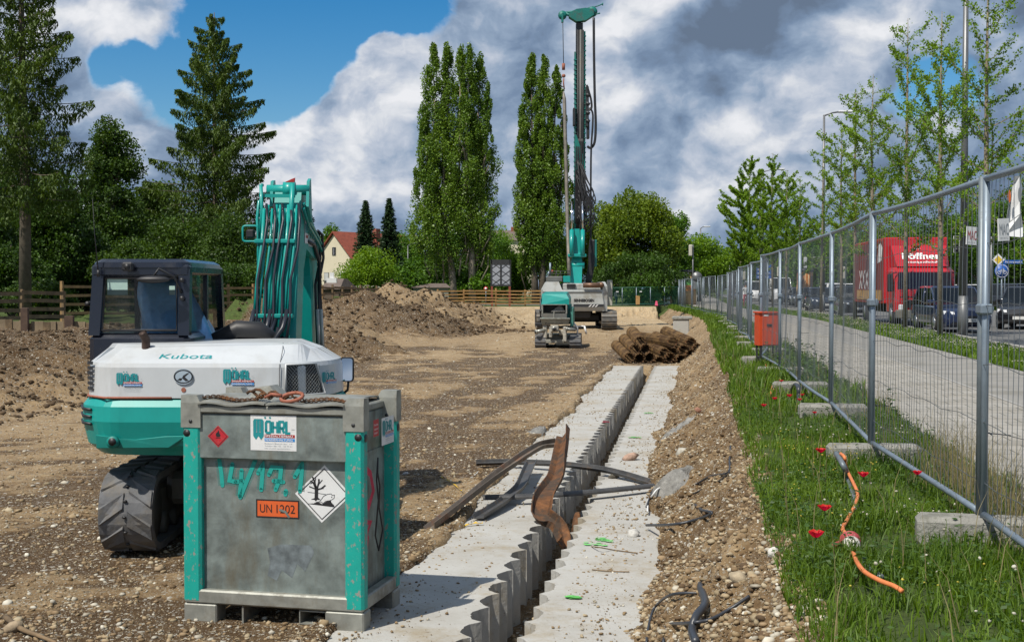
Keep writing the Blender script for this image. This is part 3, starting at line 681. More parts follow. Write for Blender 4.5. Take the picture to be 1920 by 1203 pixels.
def guide_wall(side, label):
    """side -1: left of the trench; the inner face is a row of circular bites 0.4 m apart"""
    per = .40; Rr = .245; pts = []; y = 2.0; k = 0
    inner = []
    while y < TE:
        cyy = y+per/2
        nseg = 12 if y < 22 else 6
        for i in range(nseg+1):
            yy = y+per*i/nseg; dy = yy-cyy
            wv = math.sqrt(max(Rr*Rr-dy*dy, 0))
            jit = .006*math.sin(yy*37)+.004*math.sin(yy*91+side)+.004*math.sin(k*2.7+side); inner.append((GC+side*((wv+.02 if side < 0 else wv*.9+.02)+jit), yy))
        y += per; k += 1
    outer = GC-1.40 if side < 0 else GC+1.10
    a = MB(); zt, zb = 0.0, -.75
    n = len(inner); vs = []
    zt_ = [.004*math.sin(q[1]*1.3)+.0 for q in inner]
    for (o_, yy), zz in zip(inner, zt_):
        vs += [(XO(outer, yy), yy, zz), (XO(o_, yy), yy, zz), (XO(o_, yy), yy, zb), (XO(outer, yy), yy, zb)]
    fs = []
    for i in range(n-1):
        for j in range(3):
            f = (4*i+j, 4*i+j+1, 4*i+4+j+1, 4*i+4+j); fs.append(f if side < 0 else f[::-1])
    e0 = (0, 1, 2, 3); e1 = tuple(4*(n-1)+j for j in (3, 2, 1, 0)); fs += [e0[::-1], e1[::-1]] if side < 0 else [e0, e1]
    a.add(vs, fs)
    a.build('concrete_guide_wall', 'concrete', label=label, cat='guide wall')
guide_wall(-1, 'wide scallop edged concrete strip on the left of the long trench')
guide_wall(1, 'scallop edged concrete strip on the right of the long trench, against the bank')
# ---------------------------------------------------------------- stones
PHI = (1+5**.5)/2
ICO_V = np.array([(-1, PHI, 0), (1, PHI, 0), (-1, -PHI, 0), (1, -PHI, 0), (0, -1, PHI), (0, 1, PHI), (0, -1, -PHI), (0, 1, -PHI), (PHI, 0, -1), (PHI, 0, 1), (-PHI, 0, -1), (-PHI, 0, 1)])/math.sqrt(1+PHI*PHI)
ICO_F = np.array([(0, 11, 5), (0, 5, 1), (0, 1, 7), (0, 7, 10), (0, 10, 11), (1, 5, 9), (5, 11, 4), (11, 10, 2), (10, 7, 6), (7, 1, 8), (3, 9, 4), (3, 4, 2), (3, 2, 6), (3, 6, 8), (3, 8, 9), (4, 9, 5), (2, 4, 11), (6, 2, 10), (8, 6, 7), (9, 8, 1)])
OCT_V = np.array([(1, 0, 0), (0, 1, 0), (-1, 0, 0), (0, -1, 0), (0, 0, 1), (0, 0, -1)], float); OCT_F = np.array([(0, 1, 4), (1, 2, 4), (2, 3, 4), (3, 0, 4), (1, 0, 5), (2, 1, 5), (3, 2, 5), (0, 3, 5)])
def rand_rot(n):
    q = rng.normal(size=(n, 4)); q /= np.linalg.norm(q, axis=1, keepdims=True); w, x, y, z = q.T
    return np.stack([np.stack([1-2*(y*y+z*z), 2*(x*y-z*w), 2*(x*z+y*w)], 1), np.stack([2*(x*y+z*w), 1-2*(x*x+z*z), 2*(y*z-x*w)], 1), np.stack([2*(x*z-y*w), 2*(y*z+x*w), 1-2*(x*x+y*y)], 1)], 1)
def rocks(name, pos, size, base='ico', m='pebble', smooth=True, flat=.65, parent=None, **tags):
    n = len(pos); BV, BF = (ICO_V, ICO_F) if base == 'ico' else (OCT_V, OCT_F)
    k = len(BV); v = np.repeat(BV[None], n, 0)*(1+.28*(rng.random((n, k, 1))-.5))
    v = v*np.stack([np.ones(n), .55+.45*rng.random(n), .4+.4*rng.random(n)], 1)[:, None, :]
    rt = rand_rot(n); v = np.einsum('nij,nkj->nki', rt, v); v[:, :, 2] *= flat
    v = v*size[:, None, None]+pos[:, None, :]
    f = (BF[None]+(np.arange(n)*k)[:, None, None]).reshape(-1, 3)
    return np_mesh(name, v.reshape(-1, 3), f, 3, m, parent=parent, smooth=smooth, **tags)
def in_slab(o, y, x):
    ns = .35*(vnoise(x*.1+4, y*.55)-.5); ng = .13*(vnoise(x*2.2, y*1.1)-.5)+.10*(vnoise(x*6, y*4)-.5)
    return (o+ns*.6+ng > -2.30) & (o-er(y)+ng*1.5+ns*.8 < 0) & (y < TE) & (y > 1.5)
def scatter(n, y0, y1, szlo, szhi, dens, power=2.0):
    y = y0*(y1/y0)**rng.random(n*3); u = (rng.random(n*3)-.5)*1.1
    x = u*y*.82; o = off(x, y)
    dk = dens(x, y, o); keep = rng.random(n*3) < dk
    x, y, o = x[keep][:n], y[keep][:n], o[keep][:n]
    s = szlo*(szhi/szlo)**(rng.random(len(x))**power)
    return x, y, o, s
def d_gravel(x, y, o):
    et = edge_top(y); cl = np.clip(.55+.7*fbm(x*.9, y*.5, 3), .3, 1)
    k = np.where((o > et), .0, cl)
    k = np.where((o > er(y)-.1) & (o < et), np.clip(.45+.9*fbm(x*1.5, y*1.5, 3), .15, 1), k)
    k = np.where((o > -.7) & (o < -.05), 1.0, k)
    k = np.where((o > -2.8) & (o < -2.2), 1.0, k)
    sl = in_slab(o, y, x); gap = (np.abs(o-GC) < .19)
    k = np.where(sl & ~gap, .0, k); k = np.where(gap & (y < TE), .6, k)
    return k
x, y, o, s = scatter(30000, 5.5, 42, .007, .036, d_gravel, 2.4)
x2, y2, o2, s2 = scatter(1600, 5.5, 60, .025, .06, d_gravel, 2.8)
x = np.r_[x, x2]; y = np.r_[y, y2]; s = np.r_[s, s2]
z = terrain(x, y)+s*.15
rocks('gravel', np.stack([x, y, z], 1), s, 'ico', label='loose pebbles and rubble scattered over the brown site floor', cat='gravel', kind='stuff')
x, y, o, s = scatter(30000, 5.5, 30, .004, .014, d_gravel, 1.0)
z = terrain(x, y)+s*.2
rocks('fine_gravel', np.stack([x, y, z], 1), s, 'oct', label='fine grit and small stones between the pebbles on the site floor', cat='gravel', kind='stuff')
def d_bank(x, y, o): return np.where((o > -.75) & (o < edge_top(y)+.05), 1.0, 0)
y = 5.5*(42/5.5)**rng.random(22000); o = -.75+1.5*rng.random(22000); k = (o < edge_top(y)+.04) & (vnoise(o*5, y*3) > .22); y, o = y[k], o[k]; x = XO(o, y); k = ~in_slab(o, y, x); x, y = x[k], y[k]
s = .006+.026*rng.random(len(x))**2.6
rocks('bank_gravel', np.stack([x, y, terrain(x, y)+s*.15], 1), s, 'ico', label='pale pebbles covering the slope between the right concrete strip and the grass', cat='gravel', kind='stuff')
y = 6*(40/6)**rng.random(3500); o = -.55+1.2*rng.random(3500); k = o < edge_top(y); y, o = y[k], o[k]; x = XO(o, y); k = ~in_slab(o, y, x); x, y = x[k], y[k]; s = .010+.030*rng.random(len(x))**3
M['clod'] = mat('soil_clods', (.095, .06, .03), .95, var=.5, vscale=3)
rocks('soil_clods', np.stack([x, y, terrain(x, y)+s*.1], 1), s, 'ico', m='clod', label='brown lumps of earth among the pebbles of the right hand bank', cat='soil', kind='stuff')
# clods on the mounds and the left bank
x = []; y = []
for (cx, cy, h, sl, kd) in PILES:
    n = 700; a_ = rng.random(n)*6.28; r_ = h/sl*rng.random(n)**.6; x.append(cx+r_*np.cos(a_)); y.append(cy+r_*np.sin(a_))
x = np.concatenate(x); y = np.concatenate(y); k = off(x, y) < -1.4; x, y = x[k], y[k]; z = terrain(x, y)
M['clod'] = mat('soil_clods', (.085, .055, .028), .95, var=.5, vscale=3)
s = .03+.10*rng.random(len(x))**3; rocks('soil_clods', np.stack([x, y, z+s*.2], 1), s, 'ico', m='clod', label='dark clods of earth lying over the spoil mounds', cat='soil', kind='stuff')
y = 16+26*rng.random(14000); d_ = rng.random(14000)*8; x = np.interp(y, _ly, _lx)-d_+.5; z = terrain(x, y); s = .015+.07*rng.random(14000)**3
rocks('soil_clods', np.stack([x, y, z+s*.2], 1), s, 'ico', m='clod', label='dark clods of earth on the bank left of the excavator', cat='soil', kind='stuff')
# crumbs that lie on the concrete
y = 22*(92/22)**rng.random(16000); x = (-.42+.52*rng.random(16000))*y; z, g_, t_ = terrain(x, y, True); k = (g_ < .3); x, y, z = x[k], y[k], z[k]; s = (.006+.03*rng.random(len(x))**3)*(y/30)**.7
rocks('far_rubble', np.stack([x, y, z+s*.1], 1), s, 'ico', label='pale stones and rubble on the far floor and faces of the pit', cat='rubble', kind='stuff')
def d_slab(x, y, o):
    r = off(x, y); edge = np.exp(-np.abs(r+2.25)/.18)+np.exp(-np.abs(r+.6)/.15)
    return np.where(in_slab(o, y, x) & (np.abs(o-GC) > .33), np.clip(.10+edge*.9+.35*(fbm(x*1.2, y*.8, 3) > .25), 0, 1), 0)
y = 6+30*rng.random(18000)**1.5; o = -2.35+2.0*rng.random(18000); x = XO(o, y); kp = rng.random(18000) < d_slab(x, y, o); x, y = x[kp], y[kp]
s = .004+.016*rng.random(len(x))**3
rocks('slab_crumbs', np.stack([x, y, s*.3], 1), s, 'ico', label='small stones and crumbs of soil strewn over the pale concrete strips', cat='grit', kind='stuff')
# named single stones
STN = [((1182, 862), .14, 'pink grey boulder on the right concrete strip just beyond the steel profiles', (.36, .24, .18)),
       ((1283, 858), .13, 'pale angular block of rubble at the bank foot beside the grey mortar spill', (.34, .32, .27)),
       ((1150, 897), .085, 'dark round cobble on the right concrete strip behind the steel profiles', (.10, .09, .07)),
       ((1188, 1005), .075, 'rounded white grey cobble lying at the edge of the right concrete strip', (.45, .44, .41)),
       ((1385, 1090), .07, 'long beige cobble at the bank foot near the black cables', (.34, .28, .19)),
       ((1285, 800), .10, 'flat grey slab of rubble leaning at the foot of the bank', (.28, .26, .22)),
       ((1310, 772), .08, 'reddish brown stone high in the rubble below the poppies', (.30, .15, .10)),
       ((760, 890), .05, 'single white cobble on the ground right of the steel tank', (.55, .54, .52)),
       ((300, 890+180), .06, 'tan cobble on the soil below the excavator track', (.32, .24, .15)),
       ((25, 1183), .085, 'tan round stone in the lower left corner beside the branch', (.30, .23, .15)),
       ((680, 985), .07, 'beige cobble behind the right corner post of the steel tank', (.36, .30, .2)),
       ((1450, 1040), .05, 'white pebble high on the gravel bank below the last poppy', (.55, .54, .5))]
for i, ((px, py), r_, lb, c) in enumerate(STN):
    g = G(px, py, 0.0); 
    for _ in range(6): g = G(px, py, max(tz(g.x, g.y), 0.0 if in_slab(off(g.x, g.y), g.y, g.x) else -9))
    mk_ = mat('stone_%s' % lb.split()[0]+str(i), c, .85, var=.3, vscale=14, bump=.4, bscale=30)
    rocks('stone', np.array([[g.x, g.y, g.z+r_*.3]]), np.array([r_]), 'ico', m=mk_, smooth=False, flat=.8, label=lb, cat='stone')
def spill(px, py, rx, ry, h, lb):
    g = G(px, py, .1); mb = MB(); n = 22; rings = []
    for k in range(8):
        t = k/7; ring = []
        for j in range(n):
            a_ = 2*math.pi*j/n; rr = (1-t)*(1+.28*math.sin(3*a_+px)+.18*math.sin(7*a_+py))
            x_, y_ = g.x+rx*rr*math.cos(a_), g.y+ry*rr*math.sin(a_)
            ring.append((x_, y_, tz(x_, y_)-.02+h*(1-(1-t)**2)+.03*math.sin(11*a_+9*t)*(1-t)))
        rings.append(ring)
    mb.loft(rings, sm=True); mb.build('mortar_spill', 'mortar', label=lb, cat='mortar')
M['mortar'] = mat('set_mortar', (.20, .195, .18), .9, var=.4, vscale=14, bump=1.0, bscale=35)
spill(1262, 935, .26, .34, .14, 'lumpy grey mortar spill on the bank foot where the cables start')
spill(1272, 822, .30, .30, .10, 'flat grey mortar spill among the rubble further up the right bank foot')
spill(1020, 800, .30, .5, .07, 'grey mortar spill at the left edge of the left concrete strip')
# ================================================================ STEEL DIESEL TANK
def build_tank():
    A = R(-13); FR = (-.995, 8.53); Wd, Dp = 1.32, .80
    ox, oy = FR[0]-Wd*math.cos(A), FR[1]-Wd*math.sin(A)
    t = empty('diesel_tank', (ox, oy, .0), A, 'grey galvanised fuel tank with teal corner posts and a UN 1202 plate, beside the trench', 'tank')
    def q(cx, cy): return ((cx-415)/528, .13+(1110-cy)/593)
    # lower panels (recessed), upper panels, rails
    a = MB(); a.box(.09, .055, .20, Wd-.09, Dp-.055, 1.20); a.build('lower_panel', 'galv', t)
    a = MB(); a.box(.10, .012, 1.165, Wd-.10, Dp-.012, 1.485, bev=.008); a.build('upper_panel', 'galv', t)
    a = MB(); a.box(.09, -.004, 1.49, Wd-.09, Dp+.004, 1.545, bev=.01); a.build('top_rail', 'galv_trim', t)
    a = MB(); a.box(.005, .002, .125, Wd-.005, .075, .225, bev=.012); a.box(.005, Dp-.075, .125, Wd-.005, Dp-.002, .225, bev=.012)
    a.box(.004, .08, .126, .08, Dp-.08, .224, bev=.01); a.box(Wd-.08, .08, .126, Wd-.004, Dp-.08, .224, bev=.01); a.build('base_rail', 'galv_trim', t)
    for (x0, y0) in ((0, 0), (Wd-.135, 0), (0, Dp-.10), (Wd-.135, Dp-.10)):
        a = MB(); s_ = 1 if x0 else 0; w = .135
        a.box(x0, y0, .13, x0+w, y0+.10, 1.40, bev=.018); p = a.build('corner_post', 'teal_worn', t)
        h = MB(); h.cyl((x0+(.10 if s_ else .035), y0-.002 if y0 == 0 else y0+.10, 1.345), (x0+(.10 if s_ else .035), (y0+.001 if y0 == 0 else y0+.101), 1.345), .026, n=14)
        h.cyl((x0+(w+.001 if s_ else -.001), y0+.05, 1.335), (x0+(w+.003 if s_ else -.003), y0+.05, 1.335), .03, n=14); h.build('lifting_hole', 'black', p)
        # corner cap that tapers upwards
        c = MB(); xa, xb, ya, yb = x0-.006, x0+w+.006, y0-.006, y0+.106
        i_ = .03
        c.loft([[(xa, ya, 1.385), (xb, ya, 1.385), (xb, yb, 1.385), (xa, yb, 1.385)], [(xa, ya, 1.56), (xb, ya, 1.56), (xb, yb, 1.56), (xa, yb, 1.56)],
                [(xa+i_*s_, ya+.008, 1.615), (xb-i_*(1-s_), ya+.008, 1.615), (xb-i_*(1-s_), yb-.008, 1.615), (xa+i_*s_, yb-.008, 1.615)]])
        cp = c.build('corner_cap', 'galv_trim', p)
        b = MB(); b.cyl((x0+w/2, ya-.004, 1.43), (x0+w/2, ya+.004, 1.43), .013, n=10); b.build('bolt', 'dark', cp)
    for (x0, x1, y0) in ((0.0, .25, 0), (Wd-.28, Wd, 0), (0.0, .25, Dp-.16), (Wd-.28, Wd, Dp-.16)):
        a = MB(); a.box(x0+.002, y0+.004, -.02, x1-.002, y0+.155, .124, bev=.01); a.build('foot', 'galv_trim', t)
    a = MB()
    for (x0, x1, z0, z1) in ((.85, 1.035, .018, .026), (.85, 1.035, .108, .116), (.85, .858, .026, .108), (.43, .442, .0, .12)): a.box(x0, .02, z0, x1, Dp-.02, z1)
    a.build('fork_pocket', 'galv_trim', t)
    # lid: two buckled sheets and a dome
    a = MB()
    for (x0, x1, dz) in ((.12, .62, 0), (.63, 1.19, .002)):
        nx, ny = 14, 6; vs = []; fs = []
        for k, zz in ((0, 0.0), (1, -.012)):
            for i in range(nx+1):
                for j in range(ny+1):
                    u, v = i/nx, j/ny; vs.append((x0+(x1-x0)*u, -.022+(Dp+.04)*v, 1.563+dz+zz+.010*math.sin(u*9+v*3)*(1-v)+.028*math.sin(math.pi*v)))
        def id_(k, i, j): return k*(nx+1)*(ny+1)+i*(ny+1)+j
        for i in range(nx):
            for j in range(ny):
                fs.append((id_(0, i, j), id_(0, i+1, j), id_(0, i+1, j+1), id_(0, i, j+1))); fs.append((id_(1, i, j+1), id_(1, i+1, j+1), id_(1, i+1, j), id_(1, i, j)))
        for i in range(nx): fs.append((id_(1, i, 0), id_(1, i+1, 0), id_(0, i+1, 0), id_(0, i, 0))); fs.append((id_(0, i, ny), id_(0, i+1, ny), id_(1, i+1, ny), id_(1, i, ny)))
        for j in range(ny): fs.append((id_(0, 0, j), id_(0, 0, j+1), id_(1, 0, j+1), id_(1, 0, j))); fs.append((id_(1, nx, j), id_(1, nx, j+1), id_(0, nx, j+1), id_(0, nx, j)))
        a.add(vs, fs)
    a.build('lid', 'galv_trim', t)
    a = MB(); a.loft([[(.36, .30, 1.57), (.60, .30, 1.57), (.60, .50, 1.57), (.36, .50, 1.57)], [(.40, .32, 1.65), (.51, .32, 1.665), (.51, .46, 1.665), (.40, .46, 1.65)]]); a.build('lid_hinge_cover', 'galv_trim', t)
    # ---- stickers and plates
    s_ = empty('company_sticker', (0, 0, 0)); s_.parent = t
    s_.name = 'company_sticker'
    woehrl_logo(Decal((.505, .012, 1.235), (1, 0, 0), (0, 0, 1), .0012), .335, s_)
    s2 = empty('company_sticker', (0, 0, 0)); s2.parent = t
    woehrl_logo(Decal((Wd-.012-.002, .42, 1.235), (0, 1, 0), (0, 0, 1), .0012), .27, s2)
    d = Decal((Wd-.014, .24, 1.32), (0, 1, 0), (0, 0, 1), .0012)
    d.o = Vector((Wd-.0118, .24, 1.32))
    a = MB(); d.rect(a, 0, 0, .11, .12); p = a.build('red_notice', 'hazard_red', t)
    a = MB(); d.layer = 2; d.text(a, 'Vorsicht', .012, .075, .018, w=.085); d.text(a, 'Dieselkraftstoff', .012, .045, .016, w=.085); d.text(a, 'Rauchverbot', .012, .018, .016, w=.07); a.build('notice_lettering', 'white', p)
    d = Decal((0, .012, 0), (1, 0, 0), (0, 0, 1), .0012)
    a = MB(); cx, cz, r_ = .265, 1.325, .078; d.poly(a, [(cx-r_, cz), (cx, cz-r_), (cx+r_, cz), (cx, cz+r_)]); dm = a.build('flammable_diamond', 'hazard_red', t)
    a = MB(); d.layer = 2; rr = .066; d.stroke(a, [(cx-rr, cz), (cx, cz-rr), (cx+rr, cz), (cx, cz+rr)], .003, True)
    d.poly(a, [(cx-.018, cz+.008), (cx-.012, cz-.004), (cx+.012, cz-.004), (cx+.018, cz+.01), (cx+.01, cz+.022), (cx+.004, cz+.045), (cx-.006, cz+.028), (cx-.014, cz+.024)]); d.rect(a, cx-.018, cz-.013, cx+.018, cz-.009); a.build('flame_symbol', 'black_print', dm)
    d = Decal((0, .055, 0), (1, 0, 0), (0, 0, 1), .0015)
    a = MB(); x0, z1 = q(692, 664); x1, z0 = q(858, 740); d.rect(a, x0, z0, x1, z1); un = a.build('un_number_plate', 'un_orange', t)
    a = MB(); d.layer = 2; d.stroke(a, [(x0+.004, z0+.004), (x1-.004, z0+.004), (x1-.004, z1-.004), (x0+.004, z1-.004)], .009, True)
    d.text(a, 'UN', x0+.028, z0+.035, .060, w=.088); d.text(a, '1202', x0+.15, z0+.035, .060, w=.135); a.build('plate_lettering', 'black_print', un)
    # scratch across the digits
    a = MB(); d.layer = 3; d.stroke(a, [(x0+.17, z0+.06), (x0+.215, z0+.045), (x0+.245, z0+.005)], .016); a.build('plate_scratch', 'galv', un)
    a = MB(); cx, cz = q(950, 632); r_ = .203; d.layer = 1
    d.poly(a, [(cx-r_, cz-.005), (cx-.01, cz-r_), (cx+r_, cz), (cx+.012, cz+r_)]); ev = a.build('hazard_diamond', 'sticker', t)
    a = MB(); d.layer = 2; r2 = .178; d.stroke(a, [(cx-r2, cz-.004), (cx-.008, cz-r2), (cx+r2, cz), (cx+.01, cz+r2)], .006, True)
    # dead tree, fish and shore
    def e_(px, py): return q((px-3)*.0+140, 0) if 0 else (cx+(px-665)*.000795, cz-(py-850)*.00076)
    d.poly(a, [e_(588, 890), e_(590, 800), e_(622, 800), e_(620, 885), e_(645, 905), e_(612, 905), e_(598, 920), e_(585, 905), e_(553, 905)])
    for pl, w in (([(592, 805), (540, 785)], .008), ([(598, 805), (575, 745), (548, 735)], .010), ([(600, 800), (590, 740), (570, 695)], .012), ([(592, 745), (600, 705)], .006), ([(612, 800), (628, 745), (628, 712)], .012),
                  ([(628, 760), (660, 720)], .006), ([(615, 810), (650, 800), (688, 768)], .010), ([(650, 800), (672, 798)], .005), ([(575, 745), (550, 760)], .005), ([(612, 805), (595, 770)], .012)):
        d.stroke(a, [e_(*p) for p in pl], w)
    d.stroke(a, [e_(525, 838), e_(588, 843)], .003); d.stroke(a, [e_(622, 845), e_(700, 855)], .003)
    d.poly(a, [e_(520, 945), e_(580, 940), e_(612, 922), e_(660, 945), e_(700, 915), e_(735, 905), e_(740, 925), e_(765, 950), e_(770, 968)])
    d.stroke(a, [e_(620, 925), e_(640, 915), e_(670, 870), e_(705, 850), e_(740, 845), e_(745, 860), e_(770, 855), e_(765, 885), e_(735, 905), e_(690, 915), e_(660, 940), e_(655, 925)], .003, True)
    d.disc(a, *e_(744, 875), .004, 8)
    a.build('dead_tree_symbol', 'black_print', ev)
    # graffiti: sprayed strokes with a soft halo
    M['spray'] = mat('teal_spray', (.01, .30, .26), .6, var=.1)
    hm = bpy.data.materials.new('spray_mist'); hm.use_nodes = True; tn = hm.node_tree; n = tn.nodes; l = tn.links; n.clear()
    o_ = n.new('ShaderNodeOutputMaterial'); p_ = n.new('ShaderNodeBsdfDiffuse'); p_.inputs[0].default_value = (.01, .28, .25, 1); tr = n.new('ShaderNodeBsdfTransparent'); mx_ = n.new('ShaderNodeMixShader'); mx_.inputs[0].default_value = .22
    l.new(tr.outputs[0], mx_.inputs[1]); l.new(p_.outputs[0], mx_.inputs[2]); l.new(mx_.outputs[0], o_.inputs[0]); M['mist'] = hm
    ST = [[(548, 505), (556, 560), (560, 612)], [(600, 520), (588, 590), (612, 595)], [(636, 545), (633, 600), (628, 655)], [(612, 595), (640, 590)], [(690, 500), (660, 580), (630, 660)],
          [(700, 555), (720, 515), (716, 570), (712, 625)], [(742, 560), (755, 528), (790, 530), (786, 570), (768, 622)], [(760, 585), (798, 588)], [(808, 625), (806, 640)], [(842, 565), (872, 505), (868, 560), (862, 625)]]
    groups = {0: 'first', 1: 0, 2: 0, 3: 0}; grp_of = [0, 1, 1, 1, 2, 3, 4, 4, 5, 6]; gi = -1; dig = None
    for si_, sgm in enumerate(ST):
        if grp_of[si_] != gi: gi = grp_of[si_]; h = MB(); a = MB(); done = []
        pts = []
        for i in range(len(sgm)-1):
            for k in range(4): pts.append(tuple(np.array(sgm[i])*(1-k/4)+np.array(sgm[i+1])*k/4))
        pts.append(sgm[-1]); pp = [q(*p) for p in pts]
        d.layer = 1.0; d.stroke(h, pp, .066); d.layer = 2.2; d.stroke(a, pp, .030)
        d.disc(a, *pp[0], .015, 10); d.disc(a, *pp[-1], .015, 10)
        if si_ == len(ST)-1 or grp_of[si_+1] != gi: g = a.build('sprayed_character', 'spray', t); h.build('spray_mist', 'mist', g)
    # right side: red spray and a hanging wire
    d = Decal((Wd-.055, 0, 0), (0, 1, 0), (0, 0, 1), .0015)
    a = MB(); d.stroke(a, [(.20, 1.10), (.30, 1.05), (.36, .92), (.26, .82), (.18, .90), (.20, 1.06)], .05)
    a.build('red_spray_loop', 'spray_pink', t); a = MB()
    for pl in ([(.10, .80), (.18, .72), (.30, .70), (.20, .62), (.14, .50)], [(.12, .70), (.24, .60), (.18, .42)]): d.stroke(a, pl, .04)
    a.build('red_spray_mark', 'spray_pink', t)
    # smeared grey patch
    M['smear'] = mat('grey_smear', (.13, .155, .165), .6, var=.45, vscale=14)
    d = Decal((0, .055, 0), (1, 0, 0), (0, 0, 1), .0012); a = MB()
    d.poly(a, [q(735, 870), q(790, 850), q(905, 850), q(915, 880), q(880, 960), q(850, 930), q(830, 990), q(790, 960), q(770, 1005), q(735, 985), q(745, 930)])
    a.build('grey_smear', 'smear', t)
    w = MB(); pts = [(Wd-.02, .36, 1.16), (Wd-.015, .34, 1.05), (Wd-.02, .40, .95), (Wd-.02, .38, .80), (Wd-.02, .46, .62), (Wd-.03, .40, .48), (Wd-.03, .33, .60), (Wd-.02, .37, .85), (Wd-.02, .33, 1.0), (Wd-.02, .36, 1.15)]
    w.tube(pts, .006, 6); w.build('hanging_wire', 'black', t)
    t.scale = (1, 1, .968); return t, A, (ox, oy)
tank, TA, TO = build_tank()
def tank_pt(x, y, z): c, s_ = math.cos(TA), math.sin(TA); return Vector((TO[0]+x*c-y*s_, TO[1]+x*s_+y*c, z*.968))
# rusty chain lying along the front edge of the lid
def chain():
    a = MB(); hk = MB(); random.seed(5)
    path = []
    for i in range(60):
        u = i/59; x = .10+1.14*u; y = .06+.03*math.sin(u*11)+.02*math.sin(u*23); z = 1.588+.010*math.sin(u*17)+(.035 if .38 < u < .66 else 0)*abs(math.sin(u*40))
        path.append((x, y, z))
    cum = 0
    for i in range(len(path)-1):
        p0, p1 = Vector(tank_pt(*path[i])), Vector(tank_pt(*path[i+1])); c = (p0+p1)/2; t = (p1-p0).normalized()
        s = Vector((0, 0, 1)).cross(t).normalized(); upv = t.cross(s)
        sd_ = s if i % 2 else upv
        ring = [c+t*math.cos(2*math.pi*j/10)*.020+sd_*math.sin(2*math.pi*j/10)*.0125 for j in range(10)]
        a.tube(ring, .0048, 5, closed=True)
    for k, (x0, x1, dz) in enumerate(((.46, .58, .03), (.50, .66, .045), (.62, .76, .03))):
        p0, p1 = tank_pt(x0, .05, 1.60+dz), tank_pt(x1, .07, 1.60+dz*.6)
        a.tube([p0+(p1-p0)*j/6+Vector((0, 0, .02*math.sin(j))) for j in range(7)], .011, 6)
    o = a.build('chain', 'rust', label='rusty iron chain lying along the top of the steel tank', cat='chain')
    c = tank_pt(.80, .03, 1.612); ring = [c+Vector((.075*math.cos(2*math.pi*j/16), .02*math.sin(2*math.pi*j/16), .028*math.sin(2*math.pi*j/16+.4))) for j in range(16)]
    M['hook_red'] = mat('faded_red_hook', (.30, .10, .06), .7, var=.3, vscale=30, dirt=(.15, .05, .02), damt=.7, dscale=30)
    hk.tube(ring, .013, 7, closed=True); hk.tube([c+Vector((-.07, 0, .01)), c+Vector((-.14, .01, .02)), c+Vector((-.19, .02, -.005))], [.014, .012, .009], 7); hk.build('chain_hook', 'hook_red', o)
chain()

# ================================================================ EXCAVATOR
def rounded(poly, r, n=4):
    out = []; k = len(poly)
    for i in range(k):
        p0, p, p1 = Vector(poly[i-1]), Vector(poly[i]), Vector(poly[(i+1) % k])
        a = (p0-p); b = (p1-p); ra = min(r, a.length*.45, b.length*.45); A_ = p+a.normalized()*ra; B_ = p+b.normalized()*ra
        for j in range(n+1):
            t = j/n; out.append(tuple((A_*(1-t)**2+p*2*t*(1-t)+B_*t*t)))
    return out
def inset(poly, d):
    out = []; k = len(poly)
    for i in range(k):
        p0, p, p1 = Vector(poly[i-1]), Vector(poly[i]), Vector(poly[(i+1) % k])
        e1 = (p-p0); e2 = (p1-p)
        e1 = e1.normalized() if e1.length > 1e-6 else e2.normalized(); e2 = e2.normalized() if e2.length > 1e-6 else e1
        nn = Vector((-e1.y-e2.y, e1.x+e2.x)); nn = nn.normalized() if nn.length > 1e-6 else Vector((0, 0)); c = max(.5, nn.dot(Vector((-e1.y, e1.x))))
        out.append((p.x+nn.x*d/c, p.y+nn.y*d/c))
    return out
def track_loop(mb, x0, x1, y0, y1, z0, r, n=60, th=.05, lug=.022, lugn=46, chev=True, pad=None):
    """a belt: two wheels at y0,y1 radius r, resting at z0"""
    zc = z0+r; pts = []; L1 = y1-y0; per = 2*L1+2*math.pi*r
    def at_(s):
        s %= per
        if s < L1: return Vector((0, y0+s, z0)), Vector((0, 0, -1))
        s -= L1
        if s < math.pi*r: a = -math.pi/2+s/r; return Vector((0, y1+r*math.cos(a), zc+r*math.sin(a))), Vector((0, math.cos(a), math.sin(a)))
        s -= math.pi*r
        if s < L1: return Vector((0, y1-s, zc+r)), Vector((0, 0, 1))
        s -= L1; a = math.pi/2+s/r; return Vector((0, y0+r*math.cos(a), zc+r*math.sin(a))), Vector((0, math.cos(a), math.sin(a)))
    rings = []
    for i in range(n):
        p, nn = at_(per*i/n); q_ = p-nn*th
        rings.append([(x0, q_.y, q_.z), (x0, p.y, p.z), (x1, p.y, p.z), (x1, q_.y, q_.z)])
    rings.append(rings[0]); mb.loft(rings, cap=False)
    for i in range(lugn):
        s0 = per*(i+.5)/lugn; w_ = per/lugn*(.60 if not pad else pad)
        for sgn in ((-1, 1) if chev else (0,)):
            if chev:
                xa, xb = ((x0+x1)/2+sgn*.02, x0+.01 if sgn < 0 else x1-.01); sh = per/lugn*.9
                if (i % 2) == (0 if sgn < 0 else 1): continue
                w2 = w_*1.9
            else: xa, xb, sh, w2 = x0, x1, 0, w_
            vs = []
            for (xx, ds) in ((xa, 0), (xb, sh)):
                for e2 in (-w2/2, w2/2):
                    for hh in (-.004, lug):
                        p, nn = at_(s0+ds+e2*(.75 if hh > 0 else 1)); vs.append((xx, (p+nn*hh).y, (p+nn*hh).z))
            mb.add(vs, [(0, 1, 3, 2), (4, 6, 7, 5), (1, 5, 7, 3), (0, 4, 5, 1), (2, 3, 7, 6)])
